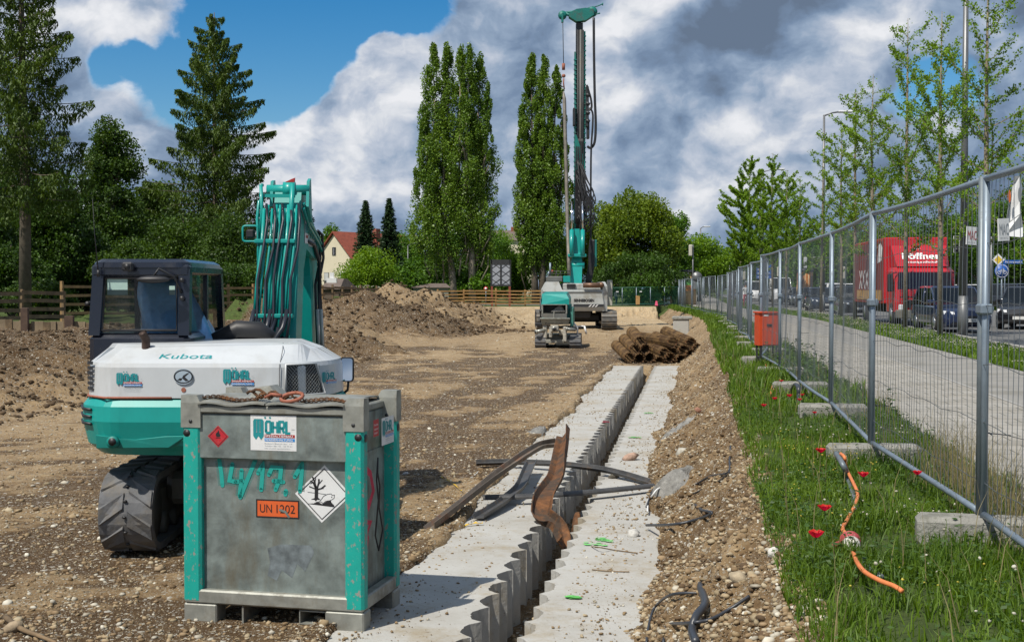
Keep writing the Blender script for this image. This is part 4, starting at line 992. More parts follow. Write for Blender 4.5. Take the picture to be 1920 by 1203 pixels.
def build_excavator():
    X0, Y0, Z0 = -2.57, 12.10, .04
    t = empty('excavator', (X0, Y0, Z0), R(1.5), 'teal and white tracked excavator with raised boom, seen from behind beside the steel tank', 'excavator')
    # local rear face y=-1.5 ; plan outline clockwise seen from above starting front left -> counter-clockwise
    plan = [(-1.13, .55), (-1.13, -.95), (-1.06, -1.22), (-.86, -1.44), (.62, -1.50), (.78, -1.41), (.99, -1.05), (1.04, -.70), (1.02, -.40)]
    plan = plan  # counter-clockwise (left side down, rear, right side up)
    def ring(pl, z, tilt=0.0): return [(x, y, z+tilt*x) for x, y in pl]
    Pc = rounded(plan, .12, 3)
    # hood
    hood = MB(); zs = [(1.345, 0), (1.36, -.0), (1.60, .010), (1.635, .022)]
    rings = [ring(inset(Pc, d_), z_) for z_, d_ in zs]
    top1 = [(x*.985, y+.24 if y < -1.2 else (y+.12 if y < -.9 else y)) for x, y in inset(Pc, .06)]
    rings.append([((x if x > -.8 else x+.06) if x < .7 else .7+(x-.7)*.55, y, 1.765+.02*min(1, max(-1, x))-(.05 if x > .8 else 0)) for x, y in top1])
    top2 = [(x*.94, min(y+.10, .50)) for x, y in top1]
    rings.append([(x if x < .5 else .5+(x-.5)*.35, y, 1.785+.012*x) for x, y in top2]); hood.loft(rings)
    ho = hood.build('engine_hood', 'white_paint', t)
    # seam and red wear line
    a = MB(); d = Decal((0, -1.497, 0), (1, 0, 0), (0, 0, 1), .0015); d.k = .004
    yr = lambda x: -1.44-(x+.86)/(1.48)*.06
    a.tube([(.60, yr(.60)+.0, 1.35), (.60, yr(.6)+.004, 1.61), (.60, -1.47+.16, 1.75), (.57, -1.1, 1.788)], .003, 4); a.build('panel_seam', 'dark', ho)
    a = MB(); a.tube([(-1.12, -1.0, 1.347), (-1.06, -1.23, 1.347), (-.86, -1.445, 1.348), (-.3, -1.468, 1.347)], .010, 5); a.build('rust_edge', 'hook_red', ho)
    # left vent slots
    a = MB()
    for k in range(6):
        z = 1.40+k*.043
        for (xa, ya, xb, yb) in ((-1.075, -1.17, -1.045, -1.225), (-1.04, -1.24, -.99, -1.295)):
            a.add([(xa-.006, ya-.006, z), (xb-.006, yb-.006, z), (xb-.004, yb-.004, z+.028), (xa-.004, ya-.004, z+.028)], [(0, 1, 2, 3)])
    a.build('vent_slots', 'black', ho)
    # mesh vent on the right panel (chamfer face)
    def onface(u, z, push=.004):   # u along the edge from (.80,-1.40) to (1.04,-.98)
        ax, ay, bx, by = .675, -1.497, .865, -1.30
        nx, ny = (by-ay), -(bx-ax); ln = math.hypot(nx, ny); ins = .012*(z-1.3)/.26
        return (ax+(bx-ax)*u+nx/ln*(push-ins), ay+(by-ay)*u+ny/ln*(push-ins), z)
    a = MB(); a.add([onface(-.10, 1.37), onface(1.35, 1.37), onface(1.05, 1.62), onface(-.05, 1.62)], [(0, 1, 2, 3)]); v = a.build('vent_mesh', 'black', ho)
    a = MB()
    for k in range(-4, 12):
        for dr in (-1, 1):
            u0 = k*.12; pts = [onface(min(1.2, max(-.08, u0+dr*.9*s_/6)), 1.375+.24*s_/6, .007) for s_ in range(7)]
            a.tube(pts, .0018, 3)
    a.build('vent_grille', 'machine_grey', v)
    fr = MB(); fr.tube([onface(-.13, 1.365), onface(1.42, 1.365), onface(1.10, 1.625), onface(-.08, 1.625)], .010, 6, closed=True); fr.build('vent_frame', 'white_paint', ho)
    # lettering on the bevel
    bev = Vector((0, .185, .155)).normalized(); 
    yb = -1.50+.06+.025+.02
    d = Decal((-.53, -1.385+.02, 1.652), (1, .02, 0), (0, .70, .70), .004)
    # find the bevel surface near x=-.3 from the rings
    r4, r5 = rings[3], rings[4]
    def bevpt(x):
        def pick(rg): 
            c = [p for p in rg if p[1] < -.7]; c.sort(key=lambda p: p[0])
            xs = [p[0] for p in c]; return Vector((x, float(np.interp(x, xs, [p[1] for p in c])), float(np.interp(x, xs, [p[2] for p in c]))))
        return pick(r4), pick(r5)
    A0, B0 = bevpt(-.50); A1, B1 = bevpt(.10)
    class OnBevel(Decal):
        def p(s, x, y):
            A_, B_ = bevpt(-.43+x); v_ = (B_-A_).normalized(); n_ = Vector((1, 0, 0)).cross(v_).normalized(); return A_+v_*(y+.075)+n_*.006
    d = OnBevel((0, 0, 0), (1, 0, 0), (0, 0, 1)); a = MB(); d.text(a, 'Kubota', 0, 0, .085, w=.45, bold=.008, shear=.1); a.build('maker_lettering', 'logo_teal', ho)
    # company decals on the rear face
    for (x, s_) in ((-.76, .225), (.13, .27)):
        dd = Decal((x, yr(x)+.001, 1.40), (1, -.0405, 0), (0, .045, 1), .004)
        e_ = empty('company_mark', (0, 0, 0)); e_.parent = ho; woehrl_logo(dd, s_*1.05, e_, plate=False)
    e_ = empty('company_mark', (0, 0, 0)); e_.parent = ho
    dd = Decal((.905, -1.245, 1.40), (.42, .70, 0), (-.02, .03, 1), .012); woehrl_logo(dd, .22, e_, plate=False)
    dd = Decal((-.20, yr(-.2)+.002, 1.525), (1, -.0405, 0), (0, .045, 1), .006)
    a = MB(); dd.disc(a, 0, 0, .082, 28, ry=.066); em = a.build('emblem', 'chrome', ho)
    a = MB(); dd.layer = 2; dd.stroke(a, [(.075*math.cos(i*math.pi/12), .053*math.sin(i*math.pi/12)) for i in range(24)], .010, True)
    dd.poly(a, [(-.05, -.03), (-.02, -.035), (.0, .01), (.035, .03), (.05, .03), (.012, -.004), (.045, -.035), (.02, -.038), (-.008, -.014), (-.03, -.012)]); a.build('emblem_symbol', 'black_print', em)
    a = MB(); dd2 = Decal((-.20, yr(-.2)+.002, 1.415), (1, -.0405, 0), (0, .045, 1), .004); dd2.disc(a, 0, 0, .020, 14); k_ = a.build('key_lock', 'hook_red', ho)
    # counterweight
    cw = MB(); Q = rounded(plan, .18, 4)
    cw.loft([ring(inset(Q, .16), .845, -.01), ring(inset(Q, .09), .855, -.01), ring(inset(Q, -.01), .95), ring(inset(Q, -.055), 1.15), ring(inset(Q, -.045), 1.275), ring(inset(Q, .0), 1.33), ring(inset(Q, .05), 1.342)])
    co = cw.build('counterweight', 'teal', t)
    for (x, z, r_, m_) in ((-.10, 1.215, .085, 'teal_dark'), (-.10, 1.07, .06, 'teal_dark'), (-.10, 1.07, .036, 'black'), (-.10, 1.21, .022, 'dark'), (-.78, .985, .05, 'teal_dark'), (-.78, .99, .032, 'black')):
        yy = yr(x)-.062 if z > .95 else yr(x)-.012
        yy = yy if m_ == 'teal_dark' else yy-.004
        a = MB(); a.cyl((x, yy+.03, z), (x, yy-(.006 if m_ == 'teal_dark' else .008), z), r_, n=20); a.build('recess_shade' if m_ == 'teal_dark' else 'tie_hole', m_, co)  # no hollows cut: dark discs paint the shade of recesses and holes
    a = MB(); a.loft([[(-.93, -1.40-.03, 0.925), (-.3, -1.47-.03, 0.935), (-.15, -1.48-.035, 1.040), (-.35, -1.465-.035, 1.035), (-.60, -1.44-.03, 1.005), (-.93, -1.40-.03, 1.040)], [(-.93, -1.40-.042, 0.930), (-.32, -1.47-.040, 0.940), (-.18, -1.48-.045, 1.033), (-.35, -1.465-.045, 1.028), (-.60, -1.44-.042, 1.000), (-.93, -1.40-.05, 1.035)]]); a.build('step_recess_shade', 'teal_dark', co)  # thin raised plate, the step hollow's shade painted as darker teal
    a = MB()
    for k in range(3): 
        z = 1.125+k*.06; a.tube([(-1.165, -.80, z), (-1.175, -1.02, z), (-1.09, -1.27, z), (-.99, -1.39, z)], .013, 6)
    a.build('side_louvre', 'black', co)
    # exhaust
    a = MB(); a.tube([(-.59, -1.15, 1.72), (-.59, -1.15, 1.82), (-.61, -1.19, 1.88)], [.036, .036, .036], 14, cap=False); a.tube([(-.612, -1.192, 1.879), (-.604, -1.18, 1.86)], [.031, .030], 14); 
    M['exhaust'] = mat('burnt_exhaust', (.07, .045, .035), .6, metal=.5, var=.4, vscale=15); a.build('exhaust_pipe', 'exhaust', t)
    # superstructure floor and dark deck beside the boom
    a = MB(); a.box(-1.08, -.3, 1.0, .78, 1.4, 1.25, bev=.05); a.box(-.20, -.2, 1.25, .74, .9, 1.60, bev=.08); a.build('deck', 'cab', t)
    a = MB(); a.tube([(-.22, -.15, 1.78), (0.0, -.12, 1.87), (.2, -.1, 1.86), (.32, -.1, 1.79)], [.06, .09, .09, .06], 10); a.build('hose_guard', 'black', t)
    # ---- cab
    xa, xb, ya, yb, z0, z1 = -1.21, -.32, -.72, .92, 1.22, 2.52
    cabo = MB()
    cabo.box(xa, ya, z0, xb, yb, 1.86, bev=.05)                                                # lower body
    def pillar(x, y, z0_, x2, y2, z1_, w=.075): cabo.loft([[(x-w/2, y-w/2, z0_), (x+w/2, y-w/2, z0_), (x+w/2, y+w/2, z0_), (x-w/2, y+w/2, z0_)], [(x2-w/2, y2-w/2, z1_), (x2+w/2, y2-w/2, z1_), (x2+w/2, y2+w/2, z1_), (x2-w/2, y2+w/2, z1_)]])
    w = .10
    for (x, y, x2, y2) in ((xa+w/2, ya+w/2, xa+w/2+.03, ya+w/2+.05), (xb-w/2, ya+w/2, xb-w/2-.0, ya+w/2+.05), (xa+w/2, yb-w/2, xa+w/2+.03, yb-w/2-.12), (xb-w/2, yb-w/2, xb-w/2, yb-w/2-.12)): pillar(x, y, 1.84, x2, y2, z1-.09, w)
    cabo.box(xa+.02, ya+.04, z1-.16, xb, ya+.13, z1-.05, bev=.02)
    cabo.box(xb-.09, ya+.1, z1-.14, xb, yb-.1, z1-.05, bev=.02); cabo.box(xa+.02, ya+.1, z1-.14, xa+.11, yb-.1, z1-.05, bev=.02)
    cabo.box(xb-.05, .10, 1.84, xb-.01, .16, z1-.1)                                              # side window divider
    cb = cabo.build('cab', 'cab', t)
    rf = MB(); pr = rounded([(xa+.02, ya+.03), (xb, ya+.03), (xb, yb-.10), (xa+.02, yb-.10)], .12, 4)
    rf.loft([[(x, y, z1-.075) for x, y in pr], [(x, y, z1-.03) for x, y in inset(pr, .01)], [(x, y, z1) for x, y in inset(pr, .07)]], sm=False); rf.build('cab_roof', 'cab', cb)
    a = MB(); a.add([(xa+.10, ya+.045, 1.87), (xb-.10, ya+.045, 1.87), (xb-.10, ya+.085, z1-.15), (xa+.12, ya+.085, z1-.15)], [(0, 1, 2, 3)]); rg = a.build('rear_window', 'cab_glass', cb)
    a = MB(); a.tube([(xa+.115, ya+.03, 1.885), (xb-.115, ya+.03, 1.885), (xb-.12, ya+.07, z1-.17), (xa+.135, ya+.07, z1-.17)], .012, 6, closed=True); a.build('window_seal', 'black', rg)
    a = MB(); a.add([(xb-.03, ya+.1, 1.87), (xb-.03, .10, 1.87), (xb-.03, .10, z1-.12), (xb-.03, ya+.13, z1-.12)], [(0, 1, 2, 3)])
    a.add([(xb-.03, .16, 1.87), (xb-.03, yb-.1, 1.87), (xb-.03, yb-.2, z1-.12), (xb-.03, .16, z1-.12)], [(0, 1, 2, 3)]); a.build('side_window', 'cab_glass', cb)
    a = MB(); a.add([(xa+.03, ya+.1, 1.87), (xa+.03, yb-.1, 1.87), (xa+.05, yb-.2, z1-.12), (xa+.05, ya+.13, z1-.12)], [(0, 1, 2, 3)]); a.build('side_window', 'cab_glass', cb)
    a = MB(); a.add([(xa+.1, yb-.05, 1.87), (xb-.1, yb-.05, 1.87), (xb-.1, yb-.16, z1-.15), (xa+.12, yb-.16, z1-.15)], [(0, 1, 2, 3)]); a.build('windscreen', 'cab_glass', cb)
    M['interior_note'] = mat('pale_notice', (.35, .5, .45), .6)
    a = MB(); a.box(xa+.15, ya+.075, 2.20, xa+.33, ya+.08, 2.36); a.box(xb-.19, ya+.075, 2.20, xb-.14, ya+.08, 2.28); a.parts('window_notice', 'interior_note', cb)
    # seat under a blue plastic cover
    M['blue_foil'] = mat('blue_plastic_cover', (.11, .33, .62), .18, var=.25, vscale=7, bump=1.0, bscale=7, coat=.6)
    a = MB(); rings = []
    for k in range(10):
        tt = k/9; n = 16; z = 1.72+.64*tt; rx = .34*(1-.45*tt**1.6); ry = .30*(1-.6*tt); cx = -.60-.14*tt; rg_ = []
        for j in range(n):
            an = 2*math.pi*j/n; wv = 1+.10*math.sin(3*an+4*tt)+.06*math.sin(7*an-5*tt); rg_.append((cx+rx*wv*math.cos(an), .05+ry*wv*math.sin(an), z+.03*math.sin(2*an)))
        rings.append(rg_)
    a.loft(rings, sm=True); a.build('covered_seat', 'blue_foil', cb)
    a = MB(); a.box(-.98, .3, 1.86, -.90, .55, 2.12, bev=.02); a.box(-.72, .62, 1.86, -.66, .72, 2.15, bev=.02); a.build('control_console', 'black', cb)
    # rear mirror, lamp, antenna, side lamps
    a = MB(); a.sphere((-.60, ya-.13, 2.335), .148, 20, 8, (1, .35, .22)); mr = a.build('rear_view_mirror', 'black', cb)
    a = MB(); a.tube([(xb-.07, ya+.02, 2.22), (xb-.12, ya-.03, 2.36), (xb-.24, ya-.10, 2.43), (-.60, ya-.13, 2.36)], .011, 6); a.build('mirror_arm', 'black', mr)
    a = MB(); a.box(-.90, ya-.05, 2.41, -.80, ya+.02, 2.49, bev=.015); a.cyl((-.85, ya-.055, 2.45), (-.85, ya-.04, 2.45), .025); a.build('work_lamp', 'black', cb)
    a = MB(); a.tube([(xa+.10, ya-.01, 2.38), (xa+.07, ya-.02, 2.75), (xa+.055, ya-.02, 3.05)], [.006, .0035, .002], 5); a.cyl((xa+.10, ya-.015, 2.36), (xa+.10, ya-.015, 2.42), .014); a.build('antenna', 'black', cb)
    a = MB(); a.cyl((xa-.03, ya+.08, 2.12), (xa-.03, ya+.16, 2.12), .022); a.cyl((xb-.06, ya-.012, 2.17), (xb-.06, ya+.02, 2.17), .02); a.cyl((xb-.06, ya-.012, 2.33), (xb-.06, ya+.02, 2.33), .02); a.build('door_hinge', 'black', cb)
    # ---- right hand mirror on a curved arm
    a = MB(); pr = rounded([(1.01, 1.42), (1.13, 1.42), (1.13, 1.64), (1.01, 1.64)], .03, 4); a.prism(pr, -.62, -.585); mi = a.build('side_mirror', 'black', t)
    a = MB(); pr = rounded([(1.02, 1.43), (1.12, 1.43), (1.12, 1.63), (1.02, 1.63)], .025, 4); a.add([(x, -.665+(z-1.43)*.14, z) for x, z in pr], [tuple(range(len(pr)))]); a.build('mirror_glass', 'mirror', mi)
    a = MB(); a.tube([(1.08, -.6, 1.43), (1.07, -.58, 1.34), (.95, -.55, 1.25)], .012, 6); a.build('mirror_arm', 'black', mi)
    # ---- undercarriage
    for sx, nm in ((-1, 'left'), (1, 'right')):
        x0, x1 = (-.95, -.50) if sx < 0 else (.50, .95)
        a = MB(); track_loop(a, x0, x1, -1.02, 1.15, 0.0, .335, 70, .06, .018, 44); tr = a.build('rubber_track', 'rubber', t)
        q = MB()
        for j in range(9): an = math.pi/2+j*math.pi/8; yy, zz = -1.02+.349*math.cos(an), .335+.349*math.sin(an); q.sphere(((x0+x1)/2, yy, zz), .016, 6, 4, (1.3, .8, .8))
        q.build('drive_slots', 'black', tr, kind='stuff') if 0 else q.build('drive_slots', 'black', tr)
        a = MB(); a.box(x0+.09, -.95, .18, x1-.09, 1.05, .50, bev=.04)
        for y in (-1.02, -.6, -.2, .2, .6, 1.15): a.cyl((x0+.06, y, .335 if abs(y) > 1 else .16), (x1-.06, y, .335 if abs(y) > 1 else .16), .265 if abs(y) > 1 else .10, n=20)
        a.build('track_frame', 'machine_dark', tr)
    a = MB(); a.box(-.58, -.55, .30, .58, .65, .60, bev=.06); a.cyl((0, 0, .58), (0, 0, .84), .5, n=28); a.box(-.75, -.6, .84, .9, .9, 1.0, bev=.05); a.build('undercarriage', 'machine_dark', t)
    a = MB(); a.box(-1.0, 1.55, .05, 1.0, 1.63, .45, bev=.03); a.box(-.45, .6, .2, -.35, 1.56, .32); a.box(.35, .6, .2, .45, 1.56, .32); a.build('dozer_blade', 'teal', t)
    # ---- boom: side outline in (y,z), given a width
    bx0, bx1 = .22, .49
    spine = [(.55, 1.25), (.60, 1.7), (.80, 2.5), (.98, 3.1), (1.08, 3.32), (1.30, 3.36), (1.65, 3.18), (2.1, 3.0), (2.55, 2.88), (2.62, 2.72), (2.4, 2.62), (1.9, 2.66), (1.45, 2.72), (1.22, 2.5), (1.0, 1.7), (.95, 1.25)]
    Xm = Matrix(((0, 1, 0, 0), (1, 0, 0, 0), (0, 0, 1, 0), (0, 0, 0, 1)))     # (y,_,z) -> x is the width
    a = MB(); a.prism([(y, z) for y, z in spine], bx0, bx1, X=Xm); bo = a.build('boom', 'teal', t); bo.scale = (1, 1, .982)
    a = MB(); a.prism([(1.02, 3.15), (1.10, 3.42), (1.22, 3.44), (1.30, 3.25)], bx0-.05, bx0-.02, X=Xm); a.prism([(1.02, 3.15), (1.10, 3.42), (1.22, 3.46), (1.30, 3.0)], bx1+.05, bx1+.08, X=Xm); a.parts('boom_lug', 'teal', bo)
    a = MB(); a.cyl((bx0-.09, 1.12, 3.33), (bx1+.08, 1.12, 3.33), .055, n=18); a.cyl((.30, 1.12, 3.33), (.42, 1.12, 3.33), .085, n=18); a.build('boom_pin', 'teal', bo)
    # rear tubes and hoses
    a = MB(); h = MB(); c = MB(); xs = [.09, .13, .17, .21, .25, .295, .335, .38, .415]
    def back(z): return float(np.interp(z, [1.25, 1.7, 2.5, 3.1, 3.32], [.55, .60, .80, .98, 1.08]))-.055
    for i, x in enumerate(xs):
        xt = x+.045; topz = 3.16-.05*((i*3) % 3)
        if i in (0, 2, 5): topz = 3.12
        tube_r = .019 if i % 3 == 0 else .013
        bot = 2.05-.09*((i*5) % 4)
        a.tube([(xt, back(topz)-.02, topz), (xt-.004, back(2.75)-.04, 2.75), (x+.015, back(2.4)-.045, 2.4), (x, back(bot)-.05, bot)], tube_r, 8)
        w1 = .05*math.sin(i*2.3)
        h.tube([(x, back(bot)-.05, bot+.03), (x-.03+w1*.3, back(bot-.15)-.10, bot-.15), (x-.08+w1, back(1.85)-.14, 1.80), (x-.07+w1*.5, back(1.7)-.10, 1.55), (x-.02, .45, 1.30)], .026, 8)
        if i % 2 == 0:
            h.tube([(xt+.02, back(3.15)-.02, 3.17), (xt+.045, back(3.0)-.07, 3.0), (xt+.02+.02*math.sin(i), back(2.7)-.085, 2.7), (x+.02, back(2.4)-.085, 2.38), (x+.03, back(2.1)-.09, 2.05), (x+.0, back(1.8)-.11, 1.75)], .014, 7)
    a.tube([(.10, 1.0, 3.22), (.07, .98, 3.20), (.06, .93, 3.02), (.08, .88, 2.8), (.09, .8, 2.4)], .016, 8)
    for z in (2.78, 2.02): c.box(.06, back(z)-.085, z-.022, .47, back(z)-.0, z+.022, bev=.008)
    a.tube([(.10, .93, 3.36), (.11, .92, 3.1), (.09, .89, 2.8)], .018, 8); a.tube([(.42, .93, 3.38), (.41, .90, 3.1), (.40, .87, 2.8), (.36, .80, 2.45), (.34, .68, 2.0), (.33, .65, 1.75)], .026, 8)
    c.box(.08, .94, 3.24, .44, .98, 3.275); c.tube([(.10, 1.0, 3.37), (.10, .93, 3.36)], .02, 8)
    a.build('hydraulic_pipes', 'teal', bo); h.build('hydraulic_hoses', 'hose', bo); c.parts('pipe_clamp', 'teal', bo)
    a = MB(); a.tube([(bx1+.03, 1.0, 3.18), (bx1+.035, 1.4, 3.02), (bx1+.03, 2.2, 2.88), (bx1+.05, 2.5, 2.75)], .017, 7); a.tube([(bx1+.03, 1.0, 3.13), (bx1+.035, 1.4, 2.96), (bx1+.03, 2.2, 2.82), (bx1+.05, 2.5, 2.68)], .017, 7); a.build('side_pipes', 'teal', bo)
    a = MB(); dd = Decal((bx1+.001, 1.28, 2.78), (0, 1, 0), (0, 0, 1), .003); dd.rect(a, 0, 0, .24, .24); s_ = a.build('boom_sticker', 'sticker', bo)
    a = MB(); dd.layer = 2; dd.rect(a, .02, .11, .22, .21); a.build('sticker_teal_field', 'logo_teal', s_)
    a = MB(); dd.layer = 2; dd.rect(a, .08, .06, .22, .09); a.build('sticker_red_bar', 'logo_red', s_)
    a = MB(); dd = Decal((bx1+.001, 1.58, 2.76), (0, 1, 0), (0, -.1, 1), .003); dd.text(a, 'Kubota', 0, 0, .13, w=.5, bold=.01); a.build('boom_lettering', 'white', bo)
    # work lamp on the left of the boom
    a = MB(); ringp = rounded([(-.07, 2.78), (.08, 2.78), (.08, 2.94), (-.07, 2.94)], .03, 3); a.tube([(x, .84, z) for x, z in ringp], .012, 6, closed=True); lg = a.build('lamp_guard', 'teal', bo)
    a = MB(); a.box(-.04, .83, 2.81, .05, .90, 2.91, bev=.02); a.build('work_lamp', 'black', lg)
    # stick: a long box hanging from the boom tip
    a = MB(); sx0, sx1 = .25, .46
    a.prism([(1.95, 2.78), (2.25, 3.02), (2.62, 2.9), (2.75, 2.4), (2.72, .95), (2.58, .55), (2.46, .60), (2.28, 1.6), (2.12, 2.4)], sx0, sx1, X=Xm); st = a.build('stick', 'teal', t)
    # stick and bucket cylinders
    for x in (bx1+.045,):
        a = MB(); a.cyl((.21, 1.7, 2.35), (.21, 2.35, 1.6), .042); a.build('cylinder', 'dark', st)
    a = MB()
    for x in (.50, .535): a.tube([(x, 2.2, 2.90), (x+.03, 2.35, 2.86), (x+.035, 2.42, 2.6), (x-.02, 2.4, 2.3), (x-.01, 2.38, 2.0), (x-.0, 2.42, 1.6), (x+.03, 2.5, 1.2)], .016, 7)
    a.tube([(.50, 1.5, 2.76), (.53, 1.9, 2.74), (.54, 2.3, 2.55), (.53, 2.4, 2.2), (.55, 2.45, 1.7), (.58, 2.6, 1.0)], .022, 7)
    a.tube([(.20, 2.0, 2.6), (.18, 2.2, 2.2), (.18, 2.3, 1.8), (.20, 2.4, 1.2)], .018, 7); a.tube([(.17, 2.05, 2.5), (.21, 2.2, 2.1), (.16, 2.3, 1.5)], .014, 7)
    a.build('stick_hoses', 'hose', st)
    a = MB(); a.cyl((.51, 2.35, 2.02), (.52, 2.45, 1.45), .022); a.cyl((.55, 2.35, 2.02), (.56, 2.45, 1.45), .018); a.cyl((.19, 2.28, 2.0), (.20, 2.36, 1.65), .026); a.build('stick_pipes', 'machine_grey', st)
    bo.location.x -= .055; st.location.x -= .075
    bk = MB(); bk.prism([(2.35, .62), (2.75, .72), (3.15, .45), (3.2, .12), (2.9, -.02), (2.5, .02), (2.62, .10), (2.95, .14), (3.02, .35), (2.72, .52), (2.4, .5)], -.02, .74, X=Xm); bk.build('bucket', 'machine_dark', t)
    # red rag on the boom head
    return t
exc = build_excavator()
a = MB(); g = Vector((-2.63+.34, 13.2, 3.37)); a.loft([[(g.x-.05, g.y, g.z-.05), (g.x+.05, g.y, g.z-.05), (g.x+.05, g.y+.05, g.z-.05), (g.x-.05, g.y+.05, g.z-.05)], [(g.x-.04, g.y-.01, g.z+.02), (g.x+.05, g.y, g.z+.03), (g.x+.05, g.y+.05, g.z+.03), (g.x-.02, g.y+.05, g.z+.02)], [(g.x+.02, g.y, g.z+.05), (g.x+.06, g.y, g.z+.065), (g.x+.055, g.y+.03, g.z+.065), (g.x+.03, g.y+.03, g.z+.05)]])
a.build('red_rag', 'red_cloth', label='small red rag tied on top of the excavator boom head', cat='rag')

# ================================================================ STEEL PROFILES ON THE GUIDE WALLS
def profile(name, pts, ups, w=.20, dpt=.07, th=.010, m='profile', label='', g='steel profiles dumped across the trench', shape='U'):
    """a trough section swept along pts; ups gives the direction its open side faces at each point"""
    pts = [Vector(p) for p in pts]
    # refine
    P2 = []; U2 = []
    for i in range(len(pts)-1):
        for k in range(4):
            t = k/4; P2.append(pts[i].lerp(pts[i+1], t)); U2.append(Vector(ups[i]).lerp(Vector(ups[i+1]), t))
    P2.append(pts[-1]); U2.append(Vector(ups[-1]))
    Ps = [P2[0]]+[(P2[i-1]+P2[i]*2+P2[i+1])/4 for i in range(1, len(P2)-1)]+[P2[-1]]
    if shape == 'U': sec = [(-w/2, dpt), (-w*.36, 0), (w*.36, 0), (w/2, dpt), (w/2-th, dpt), (w*.36-th*.7, th), (-w*.36+th*.7, th), (-w/2+th, dpt)]
    elif shape == 'C': sec = [(w/2*math.cos(a_), w/2*math.sin(a_)*.8) for a_ in [math.pi*(1+i/6) for i in range(7)]]+[((w/2-th)*math.cos(a_), (w/2-th)*math.sin(a_)*.8) for a_ in [math.pi*(2-i/6) for i in range(7)]]
    else: sec = [(-w/2, 0), (w/2, 0), (w/2, th), (-w/2, th)]
    rings = []
    for i, p in enumerate(Ps):
        t = (Ps[min(i+1, len(Ps)-1)]-Ps[max(i-1, 0)]).normalized(); u = U2[i]-t*U2[i].dot(t); u.normalize(); s_ = t.cross(u)
        rings.append([p+s_*a_+u*b_ for a_, b_ in sec])
    mb = MB(); mb.loft(rings)
    return mb.build(name, m, label=label, cat='steel profile', group=g)
Z_ = Vector((0, 0, 1))
def gp(px, py, z=0.0): return G(px, py, z)
# long light-edged trough leaning from the soil (left) up to the bend under the rusty piece
profile('steel_profile', [gp(808, 993, .03), gp(870, 945, .14), gp(930, 895, .26), gp(985, 856, .38), gp(1015, 838, .42), gp(1045, 833, .42)],
        [(-.5, -.6, .6), (-.5, -.6, .6), (-.4, -.7, .6), (-.3, -.8, .5), (-.2, -.7, .7), (.1, -.5, .8)], .13, .055, label='long grey steel profile leaning up from the soil to the crossing of the bent pile', m='profile')
profile('steel_profile', [gp(1062, 812, .66), gp(1056, 850, .50), gp(1048, 895, .36), gp(1020, 935, .26), gp(1012, 968, .14), gp(1042, 990, .06), gp(1052, 1026, -.06)],
        [(-.7, -.55, .3), (-.5, -.8, .3), (-.35, -.9, .3), (-.2, -.9, .45), (.1, -.8, .6), (.5, -.7, .5), (.8, -.5, .3)], .20, .07, .012, 'rust', 'orange rusted twisted steel profile standing up at the front of the heap')
profile('steel_profile', [gp(893, 870, .05), gp(960, 868, .06), gp(1050, 872, .08), gp(1130, 882, .07), gp(1175, 893, .05), gp(1222, 908, .02)],
        [(0, -.3, 1)]*6, .12, .04, label='dark flat steel profile lying behind the heap, its right end kinked to the ground', m='profile_dark')
profile('steel_profile', [gp(905, 934, .07), gp(1000, 932, .07), gp(1110, 924, .07), gp(1225, 912, .06)], [(0, .2, -1)]*4, .10, .05, label='straight pipe like grey steel profile bridging the trench in front of the flat one', m='profile_dark', shape='C')
profile('steel_profile', [gp(898, 972, .02), gp(940, 946, .05), gp(978, 915, .08), gp(992, 880, .12), gp(998, 868, .14)], [(-.2, -.3, 1)]*5, .14, .045, label='short dark steel profile on the left concrete strip under the long leaning one', m='profile_dark')
a = MB(); g0, g1 = gp(1085, 965, -.25), gp(1078, 1000, -.42); a.tube([g0, (g0+g1)/2+Vector((0, 0, .02)), g1], .05, 12); a.build('steel_pipe', 'rust', label='rusty pipe stub sticking out of the trench beside the bent profile', cat='pipe')
# ================================================================ LOOSE CABLES, TAPE, STICKS
def smooth_path(pts, k=6):
    P_ = [Vector(p) for p in pts]; out = []
    for i in range(len(P_)-1):
        p0, p1, p2, p3 = P_[max(i-1, 0)], P_[i], P_[i+1], P_[min(i+2, len(P_)-1)]
        for j in range(k):
            t = j/k; out.append(.5*((2*p1)+(-p0+p2)*t+(2*p0-5*p1+4*p2-p3)*t*t+(-p0+3*p1-3*p2+p3)*t**3))
    out.append(P_[-1]); return out
def gr_px(px, py, lift=.02):
    g = G(px, py, .2)
    for _ in range(12):
        zt = tz(g.x, g.y); o_ = off(g.x, g.y)
        if in_slab(np.array(o_), np.array(g.y), np.array(g.x)) and abs(o_-GC) > .3: zt = 0.0
        g2 = G(px, py, zt+lift); g = Vector(((g.x+g2.x)/2, (g.y+g2.y)/2, g2.z))
    return g
def cable(name, pix, r, m, label, cat='cable', lift=None, grp=None):
    a = MB(); pts = smooth_path([gr_px(*p[:2], lift=(p[2] if len(p) > 2 else r*.8+.035)) for p in pix]); a.tube(pts, r, 8)
    return a.build(name, m, label=label, cat=cat, group=grp)
cable('black_cable', [(1370, 838), (1368, 860), (1365, 885), (1330, 893), (1290, 905), (1255, 905), (1228, 915), (1212, 950)], .011, 'black_cable', 'black cable running from the bank over the grey mortar spill, uppermost of the loops', grp='loose cables at the bank foot')
cable('black_cable', [(1368, 884), (1350, 900), (1320, 915), (1300, 925)], .009, 'black_cable', 'short black cable end beside the mortar spill, just below the uppermost loop', grp='loose cables at the bank foot')
cable('black_cable', [(1298, 940), (1315, 955), (1335, 962), (1300, 975), (1260, 988), (1212, 984)], .012, 'black_cable', 'black cable loop emerging below the grey mortar spill', grp='loose cables at the bank foot')
cable('white_cable', [(1262, 910), (1235, 918), (1222, 930), (1216, 948), (1214, 958)], .009, 'sticker', 'pale grey cable curving beside the mortar spill', grp='loose cables at the bank foot')
